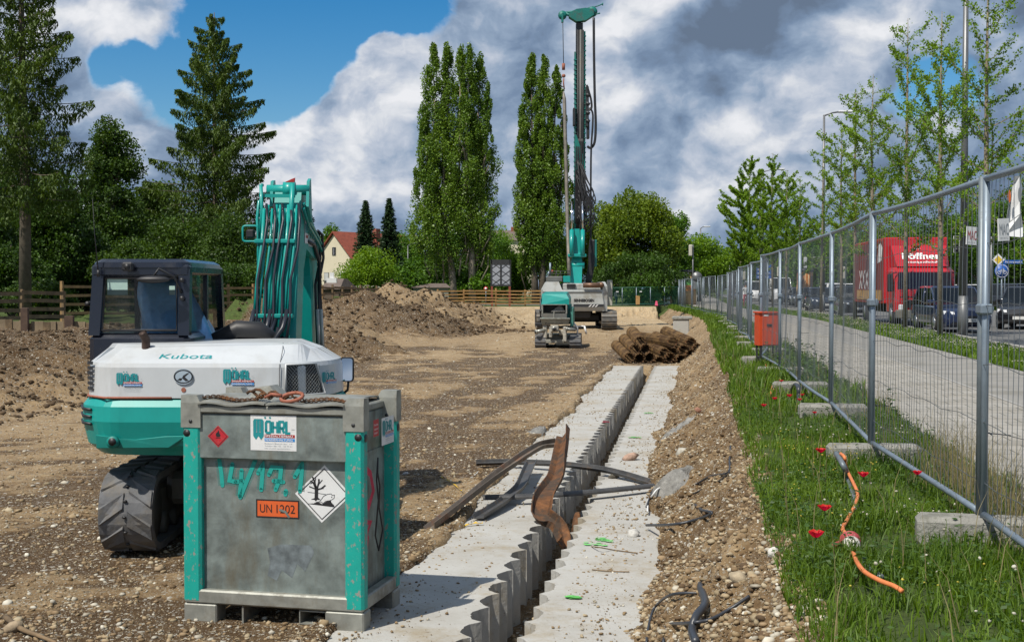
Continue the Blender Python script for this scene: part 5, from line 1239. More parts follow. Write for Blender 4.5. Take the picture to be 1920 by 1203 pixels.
cable('black_hose', [(1318, 1075), (1314, 1100), (1322, 1130), (1305, 1155), (1298, 1180), (1305, 1203)], .024, 'black_cable', 'thick black hose coming out of the gravel near the lower picture edge', 'hose')
cable('black_cable', [(1405, 1112), (1370, 1140), (1330, 1158), (1290, 1168), (1250, 1172), (1244, 1203)], .010, 'black_cable', 'thin black cable crossing the thick hose near the lower picture edge', grp='loose cables at the bank foot')
cable('black_cable', [(1310, 1108), (1260, 1118), (1230, 1135), (1218, 1165), (1212, 1203)], .009, 'black_cable', 'thin black cable left of the thick hose at the lower picture edge', grp='loose cables at the bank foot')
M['tape'] = mat('yellow_tape', (.58, .38, .03), .5, var=.2)
for pix, lb in (([(826, 893), (845, 903), (866, 920)], 'yellow plastic tape scrap on the soil left of the steel profiles'), ([(850, 992), (880, 982), (905, 980)], 'yellow plastic tape scrap under the end of the short dark profile')):
    a = MB(); pts = smooth_path([gr_px(x, y, .02) for x, y in pix], 5); 
    rings = [[p+Vector((0, -.015, 0)), p+Vector((0, .015, .012*math.sin(i*2))), p+Vector((0, .015, .012*math.sin(i*2)+.003)), p+Vector((0, -.015, .003))] for i, p in enumerate(pts)]; a.loft(rings); a.build('tape_scrap', 'tape', label=lb, cat='tape')
a = MB(); pts = smooth_path([gr_px(10, 1156, .02), gr_px(40, 1178, .03), gr_px(70, 1190, .03), gr_px(105, 1204, .03)]); a.tube(pts, [.022-.012*i/len(pts) for i in range(len(pts))], 7); a.build('branch', 'wood_old', label='dead grey branch lying in the lower left corner', cat='branch')
for (pix, lb) in (([(1072, 1025), (1110, 1024), (1150, 1030), (1195, 1036)], 'thin twig lying across the right concrete strip beside the green paint mark'), ([(1110, 1067), (1145, 1070), (1180, 1071)], 'thin twig on the right concrete strip below the green paint mark')):
    a = MB(); pts = smooth_path([gr_px(x, y, .012) for x, y in pix], 5); a.tube(pts, .005, 5); a.tube([pts[4], pts[4]+Vector((.05, .03, .02))], .003, 4); a.build('twig', 'wood_old', label=lb, cat='twig')
# sprayed survey marks on the concrete
def spraymark(px, py, w, h, m, lb, seed):
    rr = random.Random(seed); a = MB(); g = G(px, py, .006); 
    for k in range(26):
        an = rr.random()*6.28; q_ = rr.random()**.6; x = g.x+w*q_*math.cos(an); y = g.y+h*q_*math.sin(an); r_ = rr.uniform(.006, .028)
        a.add([(x+r_*math.cos(j*math.pi/3)*1.6, y+r_*math.sin(j*math.pi/3), .0065+.0004*k) for j in range(6)], [tuple(range(6))])
    a.build('paint_mark', m, label=lb, cat='paint mark')
M['spray_green'] = mat('green_spray', (.13, .50, .11), .7, var=.3); 
spraymark(1122, 1017, .13, .22, 'spray_green', 'bright green sprayed loop on the right concrete strip', 1)
spraymark(1075, 1120, .04, .03, 'spray_green', 'tiny green sprayed dot nearest the camera on the right concrete strip', 2)
spraymark(1190, 820, .08, .05, 'spray_green', 'green sprayed dash on the right concrete strip behind the profiles', 3)
spraymark(1215, 774, .09, .06, 'spray_green', 'furthest green sprayed dash on the right concrete strip', 4)
spraymark(1135, 791, .05, .04, 'spray_pink', 'pink sprayed dash on the left concrete strip', 5)
a = MB(); g = gr_px(965, 1150, 0); g = Vector((XO(GC+.02, 9.15), 9.15, -.36)); a.cyl(g+Vector((-.05, 0, 0)), g+Vector((.05, .03, .02)), .035, n=14); a.build('plastic_pipe', 'white', label='short white plastic pipe end lying in the trench', cat='pipe')
# ================================================================ SITE FENCE
random.seed(21)
def fence_pt(y, o=1.5): return XO(o+float(bend(y)), y)
# post positions (depth) along the fence line; x from the pixel column where it is known
PY = [(2.2, 1.95, 2.26), (3.85, 1.72, None), (7.33, 1.66, 2.70), (10.72, 1.50, 3.015), (14.45, 1.56, None), (17.85, 1.48, None), (21.3, 1.44, None), (24.6, 1.30, None), (28.0, 1.62, None), (31.5, 1.42, None), (35.0, 1.5, None)]
y = 38.4; o_ = 1.5
while y < 112: PY.append((y, 1.5+random.uniform(-.22, .22), None)); y += 3.35
pts = []
for (y, o_, x_) in PY:
    pts.append(Vector((x_ if x_ else XO(o_+float(bend(y)), y), y, .87)))
pts = pts[1:]
FG = 'mesh panels of the site fence'
def ordn(i):
    w = ['first', 'second', 'third', 'fourth', 'fifth', 'sixth', 'seventh', 'eighth', 'ninth', 'tenth', 'eleventh', 'twelfth', 'thirteenth', 'fourteenth', 'fifteenth', 'sixteenth', 'seventeenth', 'eighteenth', 'nineteenth', 'twentieth',
         'twenty-first', 'twenty-second', 'twenty-third', 'twenty-fourth', 'twenty-fifth', 'twenty-sixth', 'twenty-seventh', 'twenty-eighth', 'twenty-ninth', 'thirtieth', 'thirty-first', 'thirty-second', 'thirty-third']
    return w[i]
def fence_panel(i, a_, b_):
    L_ = (b_-a_).length; ang = math.atan2(b_.y-a_.y, b_.x-a_.x)
    e_ = empty('site_fence', a_, ang, '%s galvanised mesh panel of the site fence, counted from the camera' % ordn(i), 'site fence', FG)
    nb = 8 if i < 12 else 5; z0, z1 = .10, 2.05; g = .05; rr = .021 if i > 0 else .021
    lean = random.uniform(-.05, .05) if i > 10 else 0
    if i > 16: lean = random.uniform(-.22, .22) if i % 3 == 0 else lean
    m1 = 'fence_steel'
    for k, x in enumerate((g, L_-g)):
        q = MB(); q.cyl((x, 0, .0), (x, lean, z1+.02), rr, n=nb); q.build('post_tube', m1 if k else 'fence_steel_dark', e_)
    for nm, z in (('top_rail', z1), ('bottom_rail', z0+.04)):
        q = MB(); yy = lean*z/z1
        sag = .02 if i in (3, 4, 6, 7) else .0
        q.tube([(g+(L_-2*g)*j/6, yy+sag*math.sin(math.pi*j/6)*(1 if i % 2 else -1), z-.012*math.sin(math.pi*j/6)*(z > 1)) for j in range(7)], rr*.95, nb); q.build(nm, m1, e_)
    w = MB(); n = int((L_-.1)/.10) if i < 20 else int(L_/.2); wr = .0021 if i < 6 else .0026; wob = random.random()*9
    def yv(x, z): return lean*z/z1+.012*math.sin(x*2.1+wob+i)*math.sin(math.pi*z/z1)+.006*math.sin(7*x+3*z+i)
    for k in range(1, n):
        x = g+(L_-2*g)*k/n; xo = random.uniform(-.006, .006)
        zz = [z0+.04, .55, 1.05, 1.55, z1] if i < 8 else [z0+.04, 1.05, z1]
        w.tube([(x+xo*(j % 2), yv(x, z), z) for j, z in enumerate(zz)], wr, 3, cap=False)
    for z in (.32, .66, 1.0, 1.34, 1.68) if i < 20 else (.5, 1.0, 1.5):
        w.tube([(g+(L_-2*g)*j/14, yv(g+(L_-2*g)*j/14, z)-.003, z+.012*math.sin(j*1.7+z*5+i)) for j in range(15)], wr*1.15, 3, cap=False)
    w.build('wire_mesh', 'wire', e_)
    if i < 10:
        q = MB(); q.box(L_-.09, -.035, 1.28, L_+.05, .035, 1.34, bev=.01); q.cyl((L_-.02, -.05, 1.31), (L_-.02, -.02, 1.31), .014, n=8); q.build('panel_clamp', 'fence_steel', e_)
        q = MB(); zt = random.choice([.45, .60, .8]); q.tube([(L_-.10, -.03, zt), (L_-.03, -.03, zt+.005), (L_-.0, -.03, zt), (L_-.22, -.10, zt+.012)], .004, 4); q.build('cable_tie', 'black', e_)
    return e_
for i in range(len(pts)-1): fence_panel(i, pts[i], pts[i+1])
# concrete feet under the posts
for i, p in enumerate(pts[:20]):
    a = MB(); ang = (pts[min(i+1, len(pts)-1)]-pts[max(i-1, 0)]); an = math.atan2(ang.y, ang.x)
    zb = tz(p.x, p.y)
    a.box(-.11, -.40, -.06, .11, .36, .13, bev=.03)
    for j in (-.12, .12): a.box(-.045, j-.03, .128, .045, j+.03, .136)
    o = a.build('concrete_block', 'concrete_foot', label='%s grey concrete fence foot lying in the grass, counted from the camera' % ordn(i), cat='concrete foot', group='concrete feet of the site fence')
    o.location = (p.x, p.y, zb+.02); o.rotation_euler = (0, R(random.uniform(-2, 2)), an+R(random.uniform(-8, 8)))
# small boards with letters on the fence, a torn white banner
def fence_sign(px0, px1, py0, py1, d, txt, lb, col='logo_red', tilt=0, back=False):
    a = MB(); p0 = P(px0, py1, d); p1 = P(px1, py1, d+.0); h = (py1-py0)*d/F
    u = (p1-p0); w = u.length; u.normalize(); o_ = empty('fence_sign', p0, 0, lb, 'sign')
    a.box(0, 0, 0, w, .006, h); b = a.build('board', 'sticker', o_)
    dd = Decal((0, 0, 0), (1, 0, 0), (0, 0, 1), .0015); m = MB(); dd.text(m, txt, w*.08, h*.28, h*.5, w=w*.84, bold=.0); m.build('letters', col, o_)
    m = MB(); dd.text(m, 'www mac de', w*.1, h*.10, h*.09, w=w*.7); m.build('small_print', 'grey_print', o_)
    o_.rotation_euler = (0, R(tilt), R(25)); return o_
M['mac_red'] = mat('dull_red_print', (.36, .04, .03), .5)
fence_sign(1812, 1838, 424, 458, 7.75, 'MAC', 'small white board with red letters hanging on the fence, left of the nearest post', 'mac_red', 3)
fence_sign(1873, 1900, 410, 452, 6.35, 'MAC', 'small white board with dark letters hanging on the fence, right of the nearest post', 'grey_print', -3)
a = MB(); vs = []; fs = []; d0 = 8.6
colm = [(1884, 442), (1886, 420), (1889, 395), (1893, 370), (1899, 348), (1901, 330), (1912, 330), (1917, 352), (1913, 375), (1914, 400), (1918, 425), (1918, 445)]
pp = [P(x, y, d0+.03*math.sin(i*2)) for i, (x, y) in enumerate(colm)]
a.add(pp+[p+Vector((.004, .006, 0)) for p in pp], [tuple(range(len(pp))), tuple(range(2*len(pp)-1, len(pp)-1, -1))]+[(i, i+len(pp), (i+1) % len(pp)+len(pp), (i+1) % len(pp)) for i in range(len(pp))])
bn = a.build('torn_banner', 'sticker', label='torn white banner with an orange oval fixed to the fence at the right picture edge', cat='banner')
M['ban_or'] = mat('banner_orange', (.55, .12, .02), .5); M['ban_gr'] = mat('banner_grey', (.22, .24, .25), .5)
def oval(cx, cy, rx, ry, dd, m, nm):
    a = MB(); a.add([P(cx+rx*math.cos(t*.314), cy+ry*math.sin(t*.314), dd) for t in range(20)][::-1], [tuple(range(20))]); a.build(nm, m, bn)
oval(1892.5, 368, 3.0, 12, d0-.05, 'ban_or', 'orange_oval'); oval(1912, 365, 3.5, 14, d0-.05, 'ban_gr', 'grey_swoosh')
# ---------------------------------------------------------------- orange distribution box on legs
def orange_box():
    d = 24.2; p = P(1442, 648, d); w = 39*d/F; h = 62*d/F; zb = tz(p.x, p.y)
    e_ = empty('distribution_box', (p.x, p.y, 0), R(6), 'orange steel power distribution box standing in the grass behind the fence', 'electric box')
    z0 = p.z; a = MB(); a.box(-w/2, 0, z0, w/2, .30, z0+h, bev=.008); b = a.build('housing', 'orange_box', e_)
    a = MB(); a.box(-w/2-.02, -.03, z0+h-.01, w/2+.01, .33, z0+h+.02, bev=.006); a.build('lid', 'orange_box', e_)
    a = MB(); a.box(-w/2+.07, -.008, z0+.02, w/2-.02, .0, z0+h-.04, bev=.003); dr = a.build('door', 'orange_box', e_)
    a = MB(); a.box(-.05, -.025, z0+h*.60, .05, -.008, z0+h*.66, bev=.005); a.box(-.04, -.027, z0+h*.615, .04, -.024, z0+h*.645); a.build('handle', 'dark', dr)
    a = MB(); a.box(-w/2+.09, -.012, z0+h*.90, -w/2+.18, -.008, z0+h*.94); a.build('label_plate', 'white', dr)
    for x in (-w/2+.04, w/2-.04):
        for y in (.03, .27): a = MB(); a.box(x-.015, y-.015, zb-.05, x+.015, y+.015, z0+.005); a.build('leg', 'dark', e_)
orange_box()
cable('orange_cable', [(1424, 648), (1428, 668), (1440, 690), (1455, 700), (1462, 718), (1440, 740)], .016, 'orange_cable', 'orange cable hanging from under the orange box into the poppies')
cable('orange_cable', [(1576, 850, .22), (1584, 858, .22), (1588, 880, .12), (1600, 905, .11), (1608, 925, .10), (1604, 945, .09), (1590, 972, .08), (1580, 990, .08), (1588, 1002, .07)], .012, 'orange_cable', 'orange cable draped over the concrete foot down to the red plug')
cable('grey_hose', [(1568, 850, .20), (1580, 870, .18), (1592, 900, .06), (1600, 930, .04), (1606, 955, .03)], .021, 'fence_steel_dark', 'dark grey hose running beside the orange cable over the concrete foot', 'hose')
cable('orange_cable', [(1600, 1035, .08), (1608, 1055, .10), (1622, 1072, .11), (1650, 1088, .11), (1676, 1098, .11), (1692, 1108, .10)], .012, 'orange_cable', 'orange cable leaving the red plug towards the lower right grass')
cable('grey_hose', [(1606, 1045, .03), (1630, 1065, .03), (1652, 1082, .03)], .018, 'fence_steel_dark', 'short dark hose piece in the grass beside the plug', 'hose')
cable('black_hose', [(1484, 735, .05), (1490, 722, .18), (1497, 726, .20), (1498, 745, .08), (1500, 758, .04)], .03, 'black_cable', 'black hose arching over the grass among the furthest poppies', 'hose')
cable('pink_cable', [(1440, 745), (1445, 738), (1450, 720), (1462, 712), (1465, 705)], .012, 'orange_cable', 'thin orange cable loop in the grass left of the poppies')
e_ = empty('cable_plug', gr_px(1595, 1018, .06), 0, 'faded red and white plug joining the two orange cables in the grass', 'plug')
u = (gr_px(1601, 1036, .06)-gr_px(1588, 1002, .06)).normalized()
a = MB(); a.tube([u*-.10, u*-.085, u*-.02, u*-.01, u*.03, u*.04], [.045, .055, .055, .047, .047, .03], 14); a.tube([u*-.06, u*-.045], .060, 14); a.build('plug_body', 'plug_red', e_)
a = MB(); a.tube([u*.03, u*.045, u*.075, u*.09], [.043, .05, .046, .022], 14); a.build('plug_collar', 'plug_white', e_)
a = MB(); a.tube([u*-.02+Vector((-.05, 0, 0)), u*-.0+Vector((-.10, -.02, -.01)), u*.01+Vector((-.12, -.02, -.02))], .016, 7); a.build('plug_lid', 'plug_red', e_)

# ================================================================ GRASS, HERBS, FLOWERS
def blades(name, x, y, z, h, w, m, lean=.5, label='', cat='grass', droop=.35):
    n = len(x); a = rng.random(n)*2*np.pi; ln = lean*(rng.random(n)**.8); b = rng.random(n)*2*np.pi
    sx, sy = np.cos(a)*w, np.sin(a)*w; lx, ly = np.cos(b)*ln*h, np.sin(b)*ln*h
    base = np.stack([x, y, z], 1); S = np.stack([sx, sy, 0*sx], 1); mid = base+np.stack([lx*.35, ly*.35, h*.6], 1); tip = base+np.stack([lx, ly, h*(1-droop*ln)], 1)
    v = np.stack([base-S, base+S, mid+S*.7, mid-S*.7, tip+S*.12, tip-S*.12], 1).reshape(-1, 3)
    k = (np.arange(n)*6)[:, None]; f = np.concatenate([k+np.array([[0, 1, 2, 3]]), k+np.array([[3, 2, 4, 5]])], 0)
    return np_mesh(name, v, f, 4, m, label=label, cat=cat, kind='stuff')
def verge(n, y0, y1, o0, o1, p=1.0, clump=.5, oedge=True, z_=None):
    y = y0*(y1/y0)**(rng.random(n)**p); o = o0+(o1-o0)*rng.random(n)
    if oedge: o = np.maximum(o, edge_top(y)+.12*rng.random(n)**2-.10); 
    x = XO(o+bend(y), y); cl = vnoise(x*2.3, y*2.3)*.6+vnoise(x*7, y*7)*.4
    k = rng.random(n) < np.clip((cl-.30)*2.4, .06, 1)
    x, y = x[k], y[k]; return x, y, (terrain(x, y) if z_ is None else np.full(len(x), z_))
def clumpy(x, y, s=1.7): return .45+1.1*vnoise(x*s+3, y*s)
x, y, z = verge(62000, 4.6, 16, .45, 2.3); h = .11*clumpy(x, y)*(.6+.7*rng.random(len(x))); blades('grass', x, y, z, h, .0030+.0016*rng.random(len(x)), 'grass', .9, 'dense green grass of the verge between the gravel bank and the fence near the camera')
x, y, z = verge(46000, 15, 100, .5, 2.3, .8); h = .17*clumpy(x, y)*(.6+.7*rng.random(len(x))); blades('grass', x, y, z, h, .006+.00025*y, 'grass', .8, 'green grass of the verge running along the fence into the distance')
x, y, z = verge(1700, 4.6, 40, .5, 2.4); k = (off(x, y) > 1.5) | (rng.random(len(x)) < .45); x, y, z = x[k], y[k], z[k]; h = .38*(.5+.7*rng.random(len(x))); blades('dry_grass', x, y, z, h, .0016+.00015*y, 'grass_dry', .45, 'thin straw coloured grass stems along the foot of the fence', droop=.2)
y = 7+3.0*rng.random(700); o = 1.9+.2*rng.normal(size=700)*.5; x = XO(o, y); z = terrain(x, y); blades('dry_grass', x, y, z, .20+.40*rng.random(700), .0022+0*y, 'grass_dry', .5, 'tuft of tall straw coloured grass behind the fence near the nearest foot', droop=.2)
# median verge with the avenue trees
y = 12*(150/12)**rng.random(52000); o = 5.72+1.95*rng.random(52000); x = XO(o+bend(y), y); z = 0*x+.84; h = .10*clumpy(x, y, .9)*(.6+.8*rng.random(len(x))); blades('grass', x, y, z, h, .006+.0003*y, 'grass', .8, 'mown green grass strip with the young avenue trees between path and road')
y = 25*(150/25)**rng.random(12000); o = 19.2+7.6*rng.random(12000); x = XO(o+bend(y), y); blades('grass', x, y, 0*x+.85, .10+.10*rng.random(12000), .02+.0004*y, 'grass', .8, 'green grass of the wide median between the two carriageways')
# herbs on the verge: rosettes of small leaves
def leaflets(name, C_, s, m, label, cat, kind='stuff', up=.5, parent=None):
    n = len(C_); rt = rand_rot(n); q = np.array([(-.5, 0, 0), (0, -.32, .0), (.5, 0, 0), (0, .32, .0)]); v = np.einsum('nij,kj->nki', rt, q)*s[:, None, None]; v[:, :, 2] *= up; v = v+C_[:, None, :]
    return np_mesh(name, v.reshape(-1, 3), np.arange(4*n).reshape(-1, 4), 4, m, parent=parent, label=label, cat=cat, kind=kind)
x, y, z = verge(26000, 4.8, 24, .42, 2.3); k = vnoise(x*1.3+8, y*1.3) > .47; x, y, z = x[k], y[k], z[k]
leaflets('herbs', np.stack([x, y, z+.02+.14*rng.random(len(x))**1.3], 1), .018+.028*rng.random(len(x)), 'herb', 'low leafy weeds and clover leaves growing in the verge grass', 'weeds')
x, y, z = verge(14000, 14, 80, 1.35, 2.3); k = vnoise(x*.8+2, y*.5) > .5; x, y, z = x[k], y[k], z[k]
leaflets('herbs', np.stack([x, y, z+.55*rng.random(len(x))**1.3*vnoise(x, y)], 1), .04+.05*rng.random(len(x)), 'herb', 'taller leafy weeds growing through the bottom of the fence', 'weeds')
x, y, z = verge(500, 5, 14, .8, 2.0); k = vnoise(x*1.1+1, y*.9+4) > .45; x, y, z = x[k], y[k], z[k]
rocks('clover_flowers', np.stack([x, y, z+.09+.08*rng.random(len(x))], 1), .007+.006*rng.random(len(x)), 'ico', m='petal_white', label='white clover flower heads dotted over the verge grass', cat='clover', kind='stuff', flat=.9)
y = 14*(90/14)**rng.random(3000); o = 5.8+1.8*rng.random(3000); x = XO(o, y); k = vnoise(x*.8, y*.5) > .5; x, y = x[k], y[k]
rocks('clover_flowers', np.stack([x, y, .95+.04*rng.random(len(x))], 1), .014+.0002*y, 'oct', m='petal_white', label='white clover flower heads dotted over the avenue grass strip', cat='clover', kind='stuff')
x, y, z = verge(500, 5, 12, .6, 1.4); k = vnoise(x*2+1, y*1.9+4) > .6; x, y, z = x[k], y[k], z[k]
rocks('yellow_flowers', np.stack([x, y, z+.10+.10*rng.random(len(x))], 1), .006+.006*rng.random(len(x)), 'oct', m='petal_yellow', label='tiny yellow flowers beside the orange cable in the verge grass', cat='flowers', kind='stuff')
# stones showing through at the grass edge
def poppy(px, py, r, lb, hgt=None):
    d_ = None
    g = gr_px(px, py+ (0), .0); hh = .22
    # flower head at the pixel, its foot straight below
    for _ in range(8): g = G(px, py, tz(g.x, g.y)+hh)
    e_ = empty('poppy', (g.x, g.y, tz(g.x, g.y)-.01), random.random()*6, lb, 'poppy', 'red poppies in the verge')
    a = MB(); a.tube([(0, 0, 0), (.02, .01, hh*.5), (.0, 0, hh)], .0025, 5); a.build('stem', 'herb', e_)
    a = MB(); rr = r
    for k in range(4):
        a0 = k*math.pi/2+.3; vs = []; nn = 5
        for i in range(nn+1):
            for j in range(nn+1):
                u_, v_ = i/nn, (j/nn-.5); rad = rr*u_*(1-.25*(2*v_)**2); th_ = a0+v_*2.0
                vs.append((rad*math.cos(th_), rad*math.sin(th_), hh+rr*.75*u_**1.5+.12*rr*math.sin(9*th_+k)*u_+.02*rr*(k % 2)))
        fs = [(i*(nn+1)+j, (i+1)*(nn+1)+j, (i+1)*(nn+1)+j+1, i*(nn+1)+j+1) for i in range(nn) for j in range(nn)]; a.add(vs, fs, True)
    a.build('petals', 'petal_red', e_)
    a = MB(); a.sphere((0, 0, hh+.008), .010, 8, 5); a.build('seed_head', 'black', e_)
for px, py, r, lb in [(1539, 846, .042, 'large red poppy at the gravel edge left of the second concrete foot'), (1619, 891, .040, 'red poppy in the grass below the draped orange cable'), (1720, 887, .034, 'wide open red poppy seen against the fence foot on the right'),
                      (1546, 954, .040, 'red poppy on the stony patch above the plug'), (1530, 1004, .044, 'red poppy leaning over the gravel edge left of the plug'), (1432, 760, .034, 'red poppy furthest left on the gravel edge'),
                      (1452, 747, .032, 'red poppy beside the thin orange cable loop'), (1480, 742, .036, 'red poppy in front of the third concrete foot'), (1499, 749, .030, 'red poppy just left of the black hose arch'), (1504, 740, .030, 'red poppy just right of the black hose arch'),
                      (1465, 714, .030, 'highest red poppy of the distant cluster'), (1527, 773, .024, 'small red poppy above the flat half buried foot'), (1413, 592, .06, 'single dark red poppy in the grass far back beside the fence')]:
    poppy(px, py, r, lb)
# ================================================================ DRILLING RIG
def build_rig():
    d = 66.0; k = d/F; zg = .17
    bx = (1085-CX)*k
    e_ = empty('drilling_rig', (bx, d, zg), 0, 'tall drilling rig on crawler tracks with black and teal mast and grey body', 'drilling rig')
    def X(px): return (px-CX)*k-bx
    def Zp(py): return H+(540-py)*k-zg
    for (x0, x1) in ((X(1006), X(1032)), (X(1128), X(1157))):
        a = MB(); track_loop(a, x0, x1, .4, 4.6, 0.0, .46, 60, .08, .05, 52, chev=False, pad=.8); tr = a.build('crawler_track', 'steel_track', e_)
        a = MB(); a.box(x0+.1, .3, .2, x1-.1, 4.7, .72, bev=.05); a.cyl((x0+.02, .4, .46), (x1-.02, .4, .46), .36, n=20); a.cyl((x0+.02, 4.6, .46), (x1-.02, 4.6, .46), .36, n=20); a.build('track_frame', 'dark', tr)
    a = MB(); a.box(X(1030), 1.4, .35, X(1130), 3.6, .80, bev=.1); a.cyl((X(1080), 2.3, .8), (X(1080), 2.3, 1.12), 1.0, n=28); a.box(X(1038), .6, .55, X(1110), 1.6, .95, bev=.05); a.build('undercarriage', 'dark', e_)
    # body
    xl, xr = X(1018), X(1139)
    a = MB(); a.loft([[(xl, .05, Zp(583)), (xr-.15, .05, Zp(583)), (xr, .35, Zp(583)), (xr, 4.6, Zp(583)), (xl, 4.6, Zp(583))], [(xl, -.05, Zp(576)), (xr-.18, -.05, Zp(576)), (xr, .3, Zp(576)), (xr, 4.6, Zp(576)), (xl, 4.6, Zp(576))],
                      [(xl, -.05, Zp(550)), (xr-.28, -.05, Zp(550)), (xr, .3, Zp(550)), (xr, 4.6, Zp(550)), (xl, 4.6, Zp(550))], [(xl, -.0, Zp(543)), (xr-.28, .0, Zp(543)), (xr, .3, Zp(543)), (xr, 4.6, Zp(543)), (xl, 4.6, Zp(543))]]); b = a.build('body', 'machine_grey', e_)
    a = MB(); a.box(xl-.004, -.06, Zp(550), xr-.29, -.045, Zp(546.5)); a.build('body_band', 'machine_dark', b)
    a = MB(); a.box(X(1075), -.065, Zp(575), xr-.19, -.052, Zp(570)); st = a.build('lower_stripe', 'dark', b)
    a = MB(); d_ = Decal((0, -.068, 0), (1, 0, 0), (0, 0, 1), .004)
    for i in range(3): x0 = X(1103+i*6); d_.poly(a, [(x0, Zp(575)), (x0+.07, Zp(575)), (x0+.19, Zp(571)), (x0+.12, Zp(571))])
    a.build('warning_stripes', 'white', st)
    a = MB(); d_ = Decal((0, -.052, 0), (1, 0, 0), (0, 0, 1), .004); d_.text(a, 'SENNEBOGEN', X(1076), Zp(565.6), .14, w=38*k, bold=.06); a.build('maker_lettering', 'black_print', b)
    a = MB(); a.loft([[(xl, .0, Zp(543)), (X(1054), .0, Zp(543)), (X(1054), 4.5, Zp(543)), (xl, 4.5, Zp(543))], [(xl+.22, .1, Zp(528)), (X(1048), .1, Zp(528)), (X(1048), 4.4, Zp(528)), (xl+.22, 4.4, Zp(528))]]); a.build('engine_cover', 'machine_grey', e_)
    a = MB(); a.loft([[(X(1130), .02, Zp(583)), (X(1139), .1, Zp(583)), (X(1139), 4.0, Zp(583)), (X(1130), 4.0, Zp(583))], [(X(1130), .02, Zp(536)), (X(1139), .1, Zp(536)), (X(1139), 4.0, Zp(536)), (X(1130), 4.0, Zp(536))], [(X(1128.5), .2, Zp(528)), (X(1135), .25, Zp(528)), (X(1135), 3.9, Zp(528)), (X(1128.5), 3.9, Zp(528))]]); a.build('side_cabinet', 'machine_grey', e_)
    a = MB(); a.box(X(1056), .2, Zp(543), X(1129), 3.4, Zp(531), bev=.04); a.build('rear_deck', 'machine_grey', e_)
    a = MB(); a.box(X(1063), .1, Zp(540), X(1079), .25, Zp(532)); a.build('winch_recess', 'black', e_)
    a = MB(); a.cyl((X(1093), -.1, Zp(534.5)), (X(1124), -.1, Zp(534.5)), .13, n=18); a.tube([(X(1124), -.1, Zp(534.5)), (X(1128), -.1, Zp(534.0)), (X(1128), .3, Zp(533))], .13, 14); M['muffler'] = mat('brown_muffler', (.17, .10, .065), .5, metal=.5, var=.3, vscale=3); a.build('muffler', 'muffler', e_)
    a = MB(); a.box(X(1027), .6, Zp(528), X(1056), 3.2, Zp(517.5), bev=.04); a.build('side_tank', 'machine_dark', e_)
    a = MB()
    for px in (1031, 1036, 1044, 1052, 1066): a.cyl((X(px), .7, Zp(518)), (X(px), .7, Zp(508)), .022, n=6)
    a.cyl((X(1031), .7, Zp(508)), (X(1070), .7, Zp(508)), .022, n=6); a.cyl((X(1031), .7, Zp(513)), (X(1070), .7, Zp(513)), .018, n=6); a.build('handrail', 'dark', e_)
    a = MB(); a.cyl((X(1032.5), .9, Zp(518)), (X(1032.5), .9, Zp(492)), .05, n=10); a.cyl((X(1030), .95, Zp(518)), (X(1030), .95, Zp(508)), .04, n=10); a.build('exhaust_pipe', 'fence_steel', e_)
    a = MB(); a.cyl((X(1036.5), .8, Zp(511)), (X(1036.5), .8, Zp(506)), .05, n=10); a.build('beacon', 'orange_box', e_)
    a = MB(); a.box(X(1057), .5, Zp(529), X(1070), 1.4, Zp(517), bev=.02); a.build('valve_box', 'teal', e_)
    # main boom
    yb = 1.8
    a = MB(); a.loft([[(X(1073), yb, Zp(531)), (X(1094), yb, Zp(531)), (X(1094), yb+.7, Zp(531)), (X(1073), yb+.7, Zp(531))], [(X(1075), yb+.3, Zp(492)), (X(1096), yb+.3, Zp(492)), (X(1096), yb+.9, Zp(492)), (X(1075), yb+.9, Zp(492))],
                      [(X(1078), yb+.5, Zp(470)), (X(1094), yb+.5, Zp(470)), (X(1094), yb+1.0, Zp(470)), (X(1078), yb+1.0, Zp(470))], [(X(1080), yb+.6, Zp(425)), (X(1091), yb+.6, Zp(425)), (X(1091), yb+1.0, Zp(425)), (X(1080), yb+1.0, Zp(425))]]); bo = a.build('boom', 'teal', e_)
    a = MB(); a.cyl((X(1071), yb+.4, Zp(496)), (X(1100), yb+.4, Zp(496)), .17, n=14); a.cyl((X(1068), yb+.3, Zp(477)), (X(1104), yb+.3, Zp(477)), .08, n=12); a.box(X(1068), yb+.1, Zp(480), X(1103), yb+.5, Zp(474), bev=.03); a.build('boom_joint', 'teal', bo)
    for px in (1075, 1096):
        a = MB(); a.cyl((X(px), yb+.1, Zp(476)), (X(px+.6), yb+.4, Zp(428)), .115, n=16); cy_ = a.build('lifting_cylinder', 'teal', e_)
        a = MB(); a.cyl((X(px+.6), yb+.4, Zp(428)), (X(px+1.2), yb+.8, Zp(372)), .05, n=12); a.build('piston_rod', 'chrome', cy_)
    # mast
    ym = yb+1.6; xm0, xm1 = X(1077.5), X(1094.5)
    a = MB(); a.box(xm0+.06, ym, Zp(500), xm1-.06, ym+.55, Zp(46)); a.build('mast', 'dark', e_)
    ms = e_.children[-1] if False else [c for c in e_.children if c.name.startswith('mast')][0]
    for px, z0, z1 in ((1077.8, 430, 100), (1095.4, 440, 62)):
        a = MB(); a.box(X(px)-.045, ym-.08, Zp(z0), X(px)+.045, ym+.05, Zp(z1)); 
        for j in range(int((z0-z1)/9)): a.box(X(px)-.075, ym-.11, Zp(z0-9*j)-.03, X(px)+.075, ym+.0, Zp(z0-9*j)+.03)
        a.build('guide_rail', 'teal_rig', ms)
    for px, r_, m_ in ((1082, .035, 'black'), (1084.5, .03, 'black'), (1087, .05, 'machine_dark'), (1090, .03, 'black'), (1092, .035, 'black')):
        a = MB(); a.cyl((X(px), ym-.14, Zp(470)), (X(px)+.02, ym-.14, Zp(60)), r_, n=8); a.build('mast_pipe', m_, ms)
